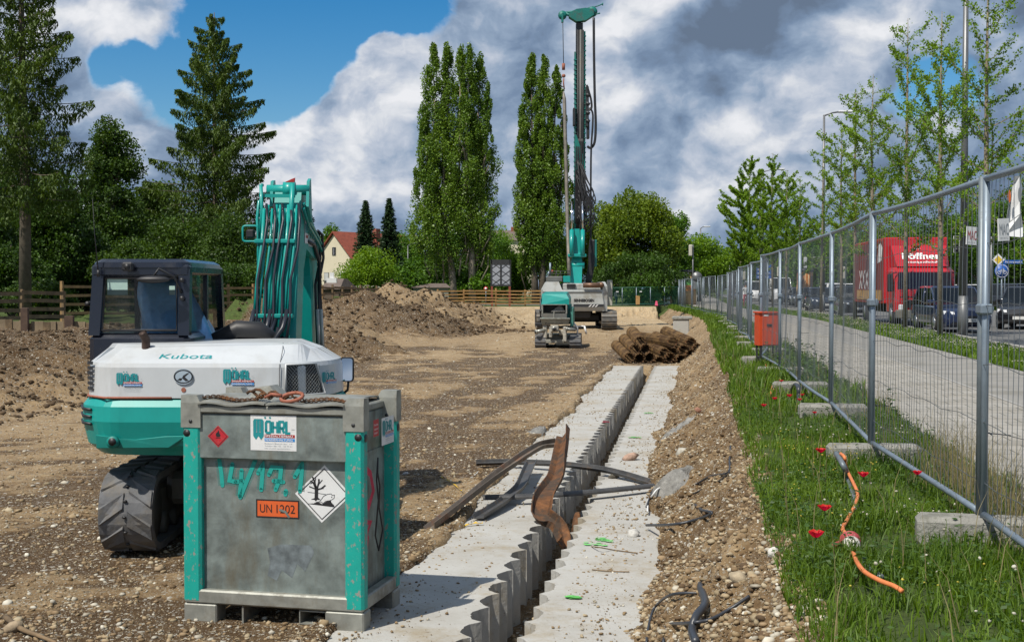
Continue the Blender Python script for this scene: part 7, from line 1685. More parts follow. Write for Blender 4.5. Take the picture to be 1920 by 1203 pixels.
def spruce(px, d, top, wpx, lb, basey=.9, seed=3, rows=70, m='needle_spruce', z0f=.03, grp=None):
    k = d/F; x = (px-CX)*k; Ht = H+(540-top)*k-basey; R_ = wpx*k/2; e_ = empty('spruce', (x, d, basey), 0, lb, 'tree', grp); rr = random.Random(seed); mb = MB(); mb.tube([(0, 0, -.2), (0, 0, Ht)], [.012*Ht+.05, .01], 7); C_ = []
    for w in range(rows):
        t = w/rows; z = Ht*(z0f+(1-z0f)*t); Lb = R_*(1-t)**.85+.12; nb = 11
        for b in range(nb):
            an = b*6.28/nb+rr.random(); L_ = Lb*rr.uniform(.75, 1.15); m_ = int(10+L_*16); s = rng.random(m_)
            sd = (rng.random(m_)-.5)*.5*L_*(1-s)+(rng.random(m_)-.5)*.1; cx = L_*s
            C_.append(np.stack([math.cos(an)*cx-math.sin(an)*sd, math.sin(an)*cx+math.cos(an)*sd, z-.22*cx+.20*L_*s*s+(rng.random(m_)-.5)*.10*Lb], 1))
    C_ = np.concatenate(C_); leaf_obj('crown', leaf_quads(C_, (.10+.0016*d)*(.6+.8*rng.random(len(C_))), flat=.3, asp=.4), m, e_); mb.build('trunk', 'bark', e_); return e_
def ginkgo(px, top, lb, d=None, sp=1.0, seed=1, base=.86, m='leaf_spring', dens=1.0, w=1.0):
    if d is None: d = 7.2/((px-CX)/F-.1417)
    k = d/F; x = (px-CX)*k; Ht = H+(540-top)*k-base; rr = random.Random(seed); e_ = empty('avenue_tree', (x, d, base), 0, lb, 'tree', 'young sparse avenue trees')
    mb = MB(); lean = rr.uniform(-.12, .12); mb.tube([(0, 0, -.2), (lean*.5, 0, Ht*.35), (lean, .05, Ht*.7), (lean*.7, 0, Ht)], [.095, .075, .045, .008], 8); C_ = []
    def trunk_x(z): return float(np.interp(z, [0, Ht*.35, Ht*.7, Ht], [0, lean*.5, lean, lean*.7]))
    def shoot(p0, an, L_, el, r0, lev):
        pts = [Vector(p0)]; dir_ = Vector((math.cos(an)*math.cos(el), math.sin(an)*math.cos(el), math.sin(el)))
        for j in range(6): dir_ = (dir_+Vector((rr.uniform(-.14, .14), rr.uniform(-.14, .14), rr.uniform(-.02, .14)))).normalized(); pts.append(pts[-1]+dir_*L_/6)
        mb.tube(pts, [max(.003, r0*(1-j/7)) for j in range(7)], 4, cap=False)
        m_ = int(L_*26*dens)+3
        for j in range(m_):
            s = rr.random()**.8; i = min(5, int(s*6)); f = s*6-i; p = pts[i].lerp(pts[i+1], f)
            for _ in range(rr.choice([1, 2, 3, 3])): C_.append((p.x+rr.gauss(0, .055), p.y+rr.gauss(0, .055), p.z+rr.gauss(0, .05)))
        if lev < 1 and L_ > .7:
            for _ in range(int(L_*1.7)):
                i = rr.randint(1, 4); shoot(pts[i], an+rr.uniform(-1.0, 1.0), L_*rr.uniform(.25, .5), el+rr.uniform(-.2, .3), r0*.5, lev+1)
    nb = int(24*sp); z0 = Ht*.24
    for b in range(nb):
        t = (b+rr.random())/nb; z = z0+(Ht-z0)*t*.96; L_ = (1-t)**.45*(.215*Ht)*rr.uniform(.5, 1.35)*w*(1 if t > .1 else .7)+.2; shoot((trunk_x(z), 0, z), b*2.4+rr.uniform(-.5, .5), L_, R(rr.uniform(12, 48)), .022*(1-t)+.008, 0)
    for j in range(int(110*dens)):
        z = z0+(Ht-z0)*rr.random(); C_.append((trunk_x(z)+rr.gauss(0, .09), rr.gauss(0, .09), z))
    C_ = np.array(C_); leaf_obj('crown', leaf_quads(C_, (.046+.0007*d)*(.6+.8*rng.random(len(C_)))), m, e_); mb.build('trunk', 'ginkgo_bark', e_); return e_
# --- left wood
larch(47, 50, -190, 240, 'very tall larch at the left picture edge with a bare lower trunk and drooping branches', seed=4, n_wh=26, z0f=.30, dens=.8, droop=.9, hang=1.0, cat='larch', basey=1.0)
larch(405, 75, 27, 295, 'broad conical larch with drooping twigs rising behind the excavator cab', seed=8, n_wh=25, z0f=.20, dens=.85, droop=.75, hang=1.0, basey=1.0)
GL = 'trees and bushes of the dark wood on the left'
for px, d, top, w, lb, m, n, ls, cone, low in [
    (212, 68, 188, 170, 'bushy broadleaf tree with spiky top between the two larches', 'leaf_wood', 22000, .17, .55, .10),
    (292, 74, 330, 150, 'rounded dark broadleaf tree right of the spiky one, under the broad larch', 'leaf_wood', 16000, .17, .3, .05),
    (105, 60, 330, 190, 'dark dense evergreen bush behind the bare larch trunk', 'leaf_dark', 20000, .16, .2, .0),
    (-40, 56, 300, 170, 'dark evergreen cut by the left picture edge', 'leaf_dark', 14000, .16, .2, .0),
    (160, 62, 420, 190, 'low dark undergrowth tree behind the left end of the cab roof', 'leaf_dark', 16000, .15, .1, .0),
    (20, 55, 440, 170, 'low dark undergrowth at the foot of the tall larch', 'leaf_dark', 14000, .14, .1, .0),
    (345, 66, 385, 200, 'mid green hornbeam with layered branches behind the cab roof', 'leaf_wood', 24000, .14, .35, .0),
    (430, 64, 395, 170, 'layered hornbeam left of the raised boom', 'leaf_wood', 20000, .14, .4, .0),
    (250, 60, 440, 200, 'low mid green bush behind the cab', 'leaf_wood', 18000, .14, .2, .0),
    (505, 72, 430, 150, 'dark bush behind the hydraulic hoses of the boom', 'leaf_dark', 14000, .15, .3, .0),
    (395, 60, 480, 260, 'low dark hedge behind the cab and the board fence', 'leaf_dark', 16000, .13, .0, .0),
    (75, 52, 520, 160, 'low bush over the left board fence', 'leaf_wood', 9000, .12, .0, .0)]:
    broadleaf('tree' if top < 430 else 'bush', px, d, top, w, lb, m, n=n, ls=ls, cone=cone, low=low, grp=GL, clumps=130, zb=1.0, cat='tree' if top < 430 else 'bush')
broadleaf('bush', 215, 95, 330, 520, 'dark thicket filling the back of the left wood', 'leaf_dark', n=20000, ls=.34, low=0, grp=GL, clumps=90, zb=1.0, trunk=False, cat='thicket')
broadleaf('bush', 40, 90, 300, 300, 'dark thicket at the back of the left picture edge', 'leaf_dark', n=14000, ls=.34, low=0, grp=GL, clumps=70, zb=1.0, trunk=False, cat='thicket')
spruce(575, 82, 352, 62, 'dark spruce half hidden behind the top of the excavator boom', seed=5)
# --- middle
broadleaf('tree', 618, 190, 420, 70, 'round green tree behind the cream house on the left', n=7000, ls=.40, grp='trees around the houses')
spruce(686, 120, 375, 78, 'narrow dark spruce in front of the red roof, left of the pair', seed=6, grp='pair of spruces by the cream house')
spruce(730, 118, 371, 74, 'narrow dark spruce right of the pair beside the street lamp', seed=7, grp='pair of spruces by the cream house')
broadleaf('bush', 690, 100, 462, 110, 'bright green bush with white blossoms below the spruces', 'leaf_spring', n=12000, ls=.17, low=0, cat='bush', clumps=50)
x0 = (672-CX)*100/F; b_ = dirs(260)*np.array([2.2, 1.0, .9])+np.array([x0+.8, 97.7, 1.6]); b_ = b_[b_[:, 2] > 1.0]; rocks('blossoms', b_[b_[:, 0] < x0+2.6], np.full(int((b_[:, 0] < x0+2.6).sum()), .075), 'oct', m='petal_white', label='white blossoms on the bright green bush behind the earth mound', cat='blossom', kind='stuff')
for px, d, top, w, lb, m, n in [(770, 150, 418, 120, 'mid green tree left of the large poplar group', 'leaf_mid', 10000), (745, 160, 440, 90, 'small green tree beside the second spruce', 'leaf_mid', 6000), (800, 128, 470, 150, 'leafy hedge tree below the left side of the poplars', 'leaf_mid', 12000),
                             (745, 105, 500, 120, 'low hedge behind the brown mound', 'leaf_mid', 8000), (860, 125, 470, 120, 'bushy tree behind the poplar trunks', 'leaf_dark', 9000), (915, 150, 430, 110, 'green tree between the two poplar groups', 'leaf_mid', 9000),
                             (900, 112, 495, 130, 'green bush behind the sign board', 'leaf_mid', 9000), (960, 118, 455, 110, 'bright bush between sign board and single poplar', 'leaf_spring', 9000), (1060, 125, 440, 90, 'green bush behind the rig boom', 'leaf_mid', 8000), (940, 170, 415, 70, 'pale tree far behind the sign board', 'leaf_spring', 5000)]:
    broadleaf('tree', px, d, top, w, lb, m, n=n, ls=.26, low=.03, grp='trees around the houses', clumps=55)
poplar(850, 110, 88, [(-38, 88, 80, 480, 4), (-10, 92, 78, 470, 4), (14, 100, 66, 470, 6), (30, 95, 60, 450, 36), (50, 110, 66, 470, 36), (66, 165, 48, 480, 38), (-54, 200, 60, 470, 4), (-20, 210, 80, 500, 4), (45, 230, 76, 500, 36)], 'group of tall poplars with two bare trunks, left of the rig', n=140000, seed=2)
poplar(1012, 110, 108, [(-16, 108, 62, 500, -8), (8, 110, 60, 500, 5), (30, 130, 56, 490, 8), (-32, 200, 44, 500, -8), (44, 230, 46, 480, 10), (0, 250, 80, 500, 0)], 'single tall poplar standing directly left of the rig mast', n=110000, seed=5, bark='bark')
# --- right of the rig
broadleaf('tree', 1190, 112, 348, 190, 'broad yellow green tree behind the rig on the right', 'leaf_yellow', n=34000, ls=.25, low=.06, clumps=110, cone=.15)
broadleaf('tree', 1130, 118, 372, 120, 'yellow green tree directly behind the rig mast', 'leaf_yellow', n=16000, ls=.25, low=.05, clumps=60)
broadleaf('tree', 1262, 122, 385, 90, 'darker green tree at the right side of the broad yellow green one', 'leaf_mid', n=12000, ls=.25, low=.1, clumps=50)
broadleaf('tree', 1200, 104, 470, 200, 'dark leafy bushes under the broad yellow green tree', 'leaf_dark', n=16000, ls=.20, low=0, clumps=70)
broadleaf('tree', 1310, 135, 442, 118, 'rounded fresh green tree behind the poster column', 'leaf_spring', n=16000, ls=.27, low=.08, clumps=60)
broadleaf('tree', 1345, 190, 480, 110, 'dark tree far down the street', 'leaf_dark', n=7000, ls=.4, low=0.05)
GR = 'trees lining the far side of the road'
for i, (px, d, top, w, m, lb) in enumerate([(1400, 190, 455, 130, 'leaf_mid', 'furthest green tree across the road, beyond the white van'), (1470, 170, 445, 140, 'leaf_dark', 'dark tree across the road behind the white van'), (1540, 150, 430, 150, 'leaf_mid', 'green tree across the road behind the poster column with the face'),
      (1610, 140, 415, 150, 'leaf_mid', 'green tree across the road left of the red truck'), (1690, 130, 405, 170, 'leaf_mid', 'green tree across the road above the red truck'), (1775, 125, 390, 170, 'leaf_dark', 'dark green tree across the road right of the red truck'),
      (1850, 118, 350, 170, 'leaf_mid', 'tall green tree across the road behind the traffic light'), (1925, 112, 330, 170, 'leaf_dark', 'dark tree across the road at the right picture edge'), (1990, 108, 340, 170, 'leaf_mid', 'tree across the road just beyond the right picture edge'),
      (1500, 210, 470, 200, 'leaf_dark', 'low dark tree line at the end of the road'), (1640, 160, 470, 260, 'leaf_dark', 'dark undergrowth behind the red truck'), (1820, 135, 460, 260, 'leaf_dark', 'dark undergrowth at the right behind the traffic light')]):
    broadleaf('tree', px, d, top, w, lb, m, n=12000 if d < 150 else 9000, ls=.26 if d < 150 else .34, low=.03, grp=GR, clumps=60)
for i, (px, top, lb, sp, dn, w) in enumerate([(1848, -70, 'nearest avenue tree, its top above the picture, right of the thick lamp post', 1.3, 1.5, 1.1), (1763, 25, 'second nearest avenue tree, in front of the blue car', 1.3, 1.5, 1.0), (1697, 38, 'avenue tree in front of the red truck cab', 1.2, 1.35, 1.0), (1638, 141, 'avenue tree at the left edge of the red truck', 1.2, 1.3, 1.0),
      (1603, 168, 'avenue tree left of the red truck box', 1.2, 1.3, 1.0), (1578, 245, 'thin avenue tree right of the tall street lamp', 1.0, 1.0, .9), (1539, 272, 'avenue tree just behind the tall street lamp', 1.0, 1.0, .9), (1500, 332, 'bushy avenue tree left of the tall street lamp', 1.2, 1.5, 1.0),
      (1474, 318, 'distant avenue tree with dense top, fourth from the end of the row', 1.2, 1.9, 1.0), (1449, 288, 'distant avenue tree with a pointed top beside the second street lamp', 1.3, 2.0, 1.1), (1425, 330, 'distant avenue tree behind the second street lamp', 1.2, 2.0, 1.0), (1406, 292, 'distant pointed avenue tree left of the second street lamp', 1.4, 2.2, 1.2), (1388, 326, 'leftmost dense avenue tree at the far end of the row', 1.4, 2.4, 1.3)]):
    d = 7.2/((px-CX)/F-.1417) if px > 1480 else {1474: 92, 1449: 96, 1425: 104, 1406: 108, 1388: 112}[px]
    ginkgo(px, top, lb, d=d, sp=sp, seed=40+i, dens=dn, w=w)
ginkgo(1945, 150, 'avenue tree beyond the right picture edge with branches reaching in', d=27, seed=77, dens=1.1)
# ================================================================ HOUSES AND SHEDS
def house():
    d = 165.0; k = d/F; X0 = (627-CX)*k; e_ = empty('house', (X0, d, .5), R(-38), 'cream rendered house with red tiled gable roof behind the earth mounds', 'house')
    zt = H+(540-436)*k-.5; ze = H+(540-486)*k-.5; hw = 3.4; L_ = 13
    w = MB(); w.loft([[(-hw, 0, 0), (hw, 0, 0), (hw, 0, ze), (0, 0, zt-.15), (-hw, 0, ze)], [(-hw, L_, 0), (hw, L_, 0), (hw, L_, ze), (0, L_, zt-.15), (-hw, L_, ze)]]); w.build('wall', 'house_wall', e_)
    r = MB()
    for s in (-1, 1):
        ov = .45; sl = (zt-ze)/hw
        a_, b_ = (s*(hw+ov), ze-ov*sl), (0, zt)
        q = [(a_[0], -.35, a_[1]), (b_[0], -.35, b_[1]), (b_[0], L_+.35, b_[1]), (a_[0], L_+.35, a_[1])]
        up = [(x, y, z+.16) for x, y, z in q]; r.add(q+up, [(0, 1, 2, 3), (7, 6, 5, 4), (0, 4, 5, 1), (1, 5, 6, 2), (2, 6, 7, 3), (3, 7, 4, 0)] if s > 0 else [(3, 2, 1, 0), (4, 5, 6, 7), (1, 5, 4, 0), (2, 6, 5, 1), (3, 7, 6, 2), (0, 4, 7, 3)])
    ro = r.build('roof', 'roof_red', e_); c = MB(); c.box(.5, 6.5, zt-1.2, 1.2, 7.3, zt+.7); c.build('chimney', 'brick_red', ro)
    for (x, z, ww, hh, open_) in ((0, zt-2.9, .55, .95, 0), (-1.4, ze-3.2, .75, 1.45, 1), (1.5, ze-3.1, .75, 1.4, 2)):
        q = MB(); q.box(x-ww/2-.06, -.05, z-.06, x+ww/2+.06, .03, z+hh+.06); wi = q.build('window', 'machine_dark' if open_ < 2 else 'white', e_)
        q = MB(); q.box(x-ww/2, -.07, z, x+ww/2, -.052, z+hh*(1 if not open_ else .32)); q.build('pane', 'car_glass', wi)
        if open_: q = MB(); q.box(x-ww/2, -.075, z+hh*.32, x+ww/2, -.055, z+hh); q.build('shutter', 'shutter', wi)
        q = MB(); q.box(x-.02, -.085, z, x+.02, -.07, z+hh*.9); q.build('frame', 'white', wi)
M['house_wall'] = mat('cream_render', (.60, .54, .40), .9, var=.05, vscale=1)
M['roof_red'] = mat('red_roof_tiles', (.23, .055, .03), .8, var=.25, vscale=2.5); M['brick_red'] = mat('chimney_brick', (.25, .08, .05), .85); M['shutter'] = mat('roller_shutter', (.42, .43, .42), .6)
M['roof_grey'] = mat('grey_brown_tiles', (.13, .10, .085), .85, var=.25, vscale=3); M['shed_wall'] = mat('shed_boards', (.10, .075, .055), .9, var=.2)
house()
def shed(px, d, top, wpx, dep, lb, rz, wall, roof, hip=.8):
    k = d/F; x = (px-CX)*k; zt = H+(540-top)*k-.9; hw = wpx*k/2; e_ = empty('shed', (x, d, .9), R(rz), lb, 'shed')
    a = MB(); a.box(-hw, 0, -.2, hw, dep, zt-hip); a.build('wall', wall, e_)
    a = MB(); a.loft([[(-hw-.2, -.2, zt-hip), (hw+.2, -.2, zt-hip), (hw+.2, dep+.2, zt-hip), (-hw-.2, dep+.2, zt-hip)], [(-hw*.7, dep*.4, zt), (hw-.1, dep*.4, zt), (hw-.1, dep*.6, zt), (-hw*.7, dep*.6, zt)]]); ro = a.build('roof', roof, e_)
    return e_
shed(619, 95, 522, 36, 2.6, 'small garden shed with a pitched brown tile roof below the cream house', -20, 'shed_wall', 'roof_grey')
M['shed_pale'] = mat('pale_shed_wall', (.27, .27, .22), .9)
shed(808, 104, 531, 66, 5, 'long low shed with a flat grey roof behind the brown mound', 6, 'shed_pale', 'roof_grey', .35)
a = MB(); p = P(623, 530, 93); a.box(p.x-.4, 93, p.z, p.x+.3, 93.4, p.z+.35); a.box(p.x-.2, 93.1, p.z+.35, p.x+.1, 93.3, p.z+.75); a.build('chimney_cap', 'white', label='white chimney cap standing on the small garden shed', cat='chimney')
def block():
    d = 230; k = d/F; x = (935-CX)*k; zt = H+(540-430)*k-.5; e_ = empty('apartment_block', (x, d, .5), 0, 'distant block with dark tiled roof and brick chimneys between the poplars', 'building')
    MB().box(-6, 0, 0, 6, 10, zt-2).build('wall', 'house_wall', e_)
    a = MB(); a.loft([[(-6.4, -.4, zt-2), (6.4, -.4, zt-2), (6.4, 10.4, zt-2), (-6.4, 10.4, zt-2)], [(-5, 4, zt), (5, 4, zt), (5, 6, zt), (-5, 6, zt)]]); ro = a.build('roof', 'roof_grey', e_)
    for x_ in (-4.3, 2.2): MB().box(x_, 3.5, zt-1.5, x_+1.3, 4.6, zt+.6).build('chimney', 'brick_red', ro)
block()
# ---------------------------------------------------------------- sign board seen from behind, between the poplars and rig
def sign_board():
    d = 97.5; k = d/F; x = (939-CX)*k; zb = .9; z0 = H+(540-535)*k-zb; z1 = H+(540-488)*k-zb; e_ = empty('site_sign_board', (x, d, zb), 0, 'large construction sign board seen from behind, on red posts above the new board fence', 'sign board')
    w = 36*k/2
    MB().box(-w, 0, z0, w, .06, z1).build('panel', 'sign_back', e_)
    a = MB(); a.box(-w-.05, -.05, z0-.05, -w+.06, .08, z1+.05); a.box(w-.06, -.05, z0-.05, w+.05, .08, z1+.05); a.box(-w, -.05, z1-.28, w, -.005, z1+.05); a.box(-w, -.045, z0-.06, w, -.004, z0+.06); a.box(-.06, -.05, z0+.06, .06, -.004, z1-.28); a.build('frame', 'dark', e_)
    a = MB()
    for s in (-1, 1):
        for t in range(3): xx0, xx1 = (-w, 0) if s < 0 else (0, w); zz0 = z0+(z1-z0)*t/3; zz1 = z0+(z1-z0)*(t+1)/3-.1; a.tube([(xx0, -.02, zz0), (xx1, -.02, zz1)], .018, 4); a.tube([(xx0, -.02, zz1), (xx1, -.02, zz0)], .018, 4)
    a.build('bracing', 'dark', e_)
    MB().box(-w+.05, -.03, z1-.25, w-.05, -.006, z1-.05).build('blue_strip', 'sign_blue', e_)
    for s in (-1, 1): MB().box(s*w*.92-.08, -.04, -.3, s*w*.92+.08, .10, z0).build('post', 'red_post', e_)
M['sign_back'] = mat('grey_panel_back', (.30, .32, .36), .6, var=.1, vscale=2); M['sign_blue'] = mat('sign_blue', (.015, .09, .32), .45); M['red_post'] = mat('red_oxide_post', (.22, .045, .03), .7)
sign_board()
e_ = empty('round_sign', (P(911, 541, 97).x, 97, .9), 0, 'tiny round red and white sign on the new board fence left of the sign board', 'sign')
a = MB(); z = P(911, 541, 97).z-.9; a.cyl((0, 0, z), (0, .02, z), .16, n=18); o = a.build('disc', 'hazard_red', e_); a = MB(); a.cyl((0, -.012, z), (0, -.004, z), .09, n=14); a.build('white_field', 'white', o)
MB().cyl((0, .03, -.2), (0, .03, z), .025, n=6).build('post', 'fence_steel', e_)

# ================================================================ VEHICLES
def car(name, x, y, rz, L_, W_, H_, paint, lb, style='hatch', group='cars on the road', base=.87, plate_='M  RX 7025', lights=True, cat='car'):
    """front faces local -Y"""
    e_ = empty(name, (x, y, base), rz, lb, cat, group); hw = W_/2; hl = L_/2
    belt = H_*.60; roofz = H_
    if style == 'van': hood = .30*L_*.5; ws0, ws1, r1, r2 = -hl+.75, -hl+1.25, hl-.12, hl-.02; hz = H_*.50; belt = H_*.54
    elif style == 'suv': ws0, ws1, r1, r2 = -hl+1.15, -hl+1.85, hl-.55, hl-.12; hz = H_*.58
    elif style == 'sedan': ws0, ws1, r1, r2 = -hl+1.35, -hl+2.05, hl-1.5, hl-.75; hz = H_*.62
    else: ws0, ws1, r1, r2 = -hl+1.0, -hl+1.75, hl-.60, hl-.10; hz = H_*.58
    # body: sections along y: (y, half width, z_bottom, z_top)
    secs = [(-hl, .70, .30, hz*.62), (-hl+.06, .84, .22, hz*.80), (-hl+.25, .95, .18, hz*.90), (-hl+.7, 1.0, .18, hz*.97), (ws0, 1.0, .18, belt), (0, 1.0, .18, belt+.01), (r2-.1, .99, .18, belt+.03), (hl-.15, .95, .22, belt-.02 if style != 'sedan' else belt*.97), (hl-.03, .86, .28, belt*.85), (hl, .74, .34, belt*.70)]
    rings = []
    for (yy, f, zb, zt) in secs:
        w = hw*f; rings.append([(-w*.92, yy, zb), (-w, yy, zb+.12), (-w, yy, (zb+zt)/2), (-w*.97, yy, zt-.10), (-w*.88, yy, zt-.015), (0, yy, zt+.02), (w*.88, yy, zt-.015), (w*.97, yy, zt-.10), (w, yy, (zb+zt)/2), (w, yy, zb+.12), (w*.92, yy, zb)])
    a = MB(); a.loft(rings, sm=False); body = a.build('body', paint, e_)
    bv = body.modifiers.new('b', 'BEVEL'); bv.width = .02; bv.segments = 2; bv.limit_method = 'ANGLE'; bv.angle_limit = R(25)
    # cabin: glass block and roof with pillars
    t_ = .80; gl = MB(); bz = belt-.02; z1 = roofz-.05
    gl.loft([[(-hw*.93, ws0, bz), (hw*.93, ws0, bz), (hw*.93, r2, bz), (-hw*.93, r2, bz)], [(-hw*t_, ws1, z1), (hw*t_, ws1, z1), (hw*t_, r1, z1), (-hw*t_, r1, z1)]]); g_ = gl.build('windows', 'car_glass', e_)
    rf = MB(); rf.loft([[(-hw*t_-.02, ws1-.03, z1-.01), (hw*t_+.02, ws1-.03, z1-.01), (hw*t_+.02, r1+.05, z1-.01), (-hw*t_-.02, r1+.05, z1-.01)], [(-hw*(t_-.07), ws1+.1, roofz), (hw*(t_-.07), ws1+.1, roofz), (hw*(t_-.07), r1-.06, roofz), (-hw*(t_-.07), r1-.06, roofz)]])
    for s in (-1, 1):
        for (ya, yb, w) in ((ws0, ws1, .06), (r2, r1, .10), ((ws1+r1)/2-.05, (ws1+r1)/2, .08)): rf.tube([(s*hw*.925, ya, bz), (s*hw*(t_+.005), yb, z1)], w*.55, 5)
    rf.build('roof', paint, e_)
    for s in (-1, 1):
        for yy in (-hl+.85, hl-.80):
            wr = .31 if H_ < 1.7 else .35; a = MB(); a.cyl((s*(hw-.20), yy, wr), (s*(hw+.005), yy, wr), wr, n=20); wh = a.build('wheel', 'tyre', e_); a = MB(); a.cyl((s*(hw-.01), yy, wr), (s*(hw+.015), yy, wr), wr*.62, n=14); a.build('rim', 'rim', wh)
        a = MB(); a.box(s*(hw+.02)-.09, ws0+.12, belt+.02, s*(hw+.02)+.09, ws0+.26, belt+.15, bev=.03); a.build('wing_mirror', paint, e_)
        a = MB(); zl = hz*.72; a.loft([[(s*hw*.50, -hl+.02, zl-.04), (s*hw*.86, -hl+.20, zl-.05), (s*hw*.88, -hl+.22, zl+.09), (s*hw*.52, -hl+.06, zl+.05)], [(s*hw*.50, -hl-.01, zl-.035), (s*hw*.86, -hl+.11, zl-.04), (s*hw*.88, -hl+.13, zl+.08), (s*hw*.52, -hl+.02, zl+.045)]]); a.build('headlight', 'clear_lamp', e_)
        a = MB(); a.box(s*hw*.80-.11, hl-.10, belt*.72, s*hw*.80+.11, hl+.005, belt*.95, bev=.02); a.build('tail_light', 'red_lamp', e_)
    a = MB(); a.box(-hw*.42, -hl-.012, hz*.50, hw*.42, -hl+.03, hz*.62, bev=.01); a.box(-hw*.62, -hl-.0, .27, hw*.62, -hl+.05, .36, bev=.01); a.build('grille', 'black', e_)
    a = MB(); a.box(-.26, -hl-.022, hz*.40, .26, -hl-.012, hz*.40+.11); a.build('front_plate', 'plate', e_)
    if plate_: a = MB(); dd = Decal((0, -hl-.023, 0), (1, 0, 0), (0, 0, 1), .003); dd.text(a, plate_, -.22, hz*.40+.02, .07, w=.44); a.build('plate_lettering', 'black_print', e_)
    a = MB(); a.box(-.26, hl-.01, belt*.55, .26, hl+.01, belt*.55+.11); a.build('rear_plate', 'plate', e_)
    return e_
M['paint_blue'] = mat('dark_blue_paint', (.010, .02, .065), .22, metal=.3, var=.03, coat=1); M['paint_black'] = mat('black_paint', (.015, .016, .02), .2, metal=.3, var=.03, coat=1); M['paint_grey'] = mat('grey_paint', (.10, .115, .13), .25, metal=.5, var=.03, coat=1)
M['paint_navy'] = mat('navy_paint', (.02, .03, .055), .22, metal=.3, var=.03, coat=1); M['paint_white'] = mat('white_car_paint', (.62, .63, .64), .25, var=.03, coat=1); M['paint_red'] = mat('truck_red_paint', (.42, .012, .018), .3, var=.05, coat=.5); M['paint_silver'] = mat('silver_paint', (.35, .37, .39), .25, metal=.6, var=.03, coat=1)
def cx_(px, d): return (px-CX)*d/F
RD = math.atan(.1417)
CR = 'cars on the road'
car('parked_car', cx_(1783, 42.8), 42.8, -R(3), 3.9, 1.72, 1.50, 'paint_blue', 'dark blue hatchback parked facing the camera in front of the red truck', 'hatch', CR)
car('parked_car', cx_(1600, 66), 66, -RD, 4.4, 1.8, 1.55, 'paint_black', 'black car parked facing the camera directly behind the red truck', 'suv', CR)
car('parked_car', cx_(1556, 78), 80, -RD, 4.5, 1.8, 1.48, 'paint_navy', 'dark blue saloon with its headlight glinting, in the row left of the red truck', 'sedan', CR)
car('parked_car', cx_(1531, 92), 93, -RD, 4.3, 1.78, 1.5, 'paint_black', 'dark hatchback left of the blue saloon in the parked row', 'hatch', CR)
car('parked_car', cx_(1508, 104), 105, -RD, 4.3, 1.78, 1.5, 'paint_grey', 'grey car in the middle of the parked row beyond the tall street lamp', 'hatch', CR)
car('parked_car', cx_(1486, 112), 113, -RD, 4.3, 1.78, 1.5, 'paint_navy', 'dark car at the left end of the parked row, beside the white van', 'suv', CR)
car('moving_car', cx_(1886, 82), 82, math.pi+R(20), 4.7, 1.9, 1.72, 'paint_black', 'black estate driving away with red tail lights, right of the nearest fence post', 'suv', CR, plate_=None)
car('moving_car', cx_(1808, 112), 112, math.pi+R(8), 4.6, 1.85, 1.75, 'paint_white', 'white van like car with red rear lights behind the blue hatchback roof', 'suv', CR, plate_=None)
car('moving_car', cx_(1600, 118), 118, R(60), 4.5, 1.8, 1.85, 'paint_white', 'white people carrier seen half from the side, left of the red truck', 'van', CR, plate_=None)
car('moving_car', cx_(1556, 122), 122, math.pi, 4.0, 1.75, 1.9, 'paint_white', 'white car with one red light showing behind the parked row', 'van', CR, plate_=None)
car('moving_car', cx_(1524, 140), 140, R(20), 4.2, 1.75, 1.45, 'paint_white', 'small white car far off beside the poster column with the face', 'hatch', CR, plate_=None)
car('moving_car', cx_(1392, 150), 150, -RD, 4.3, 1.8, 1.5, 'paint_silver', 'far silver car with lit headlamps at the left end of the traffic', 'hatch', CR, plate_=None)
car('moving_car', cx_(1379, 165), 165, -RD, 4.3, 1.8, 1.5, 'paint_grey', 'furthest grey car at the left end of the traffic', 'hatch', CR, plate_=None)
car('parked_car', cx_(1932, 46), 46, -R(30), 4.4, 1.8, 1.5, 'paint_black', 'dark car cut by the right picture edge beyond the path', 'hatch', CR, plate_=None)
car('delivery_van', cx_(1463, 132), 132, -RD, 5.4, 2.1, 2.5, 'paint_white', 'tall white delivery van facing the camera behind the parked row', 'van', CR, cat='van', plate_=None)
car('delivery_van', cx_(1413, 142), 142, -RD-.2, 5.0, 2.0, 2.2, 'paint_white', 'white van further left than the tall delivery van, partly behind a tree', 'van', CR, cat='van', plate_=None)
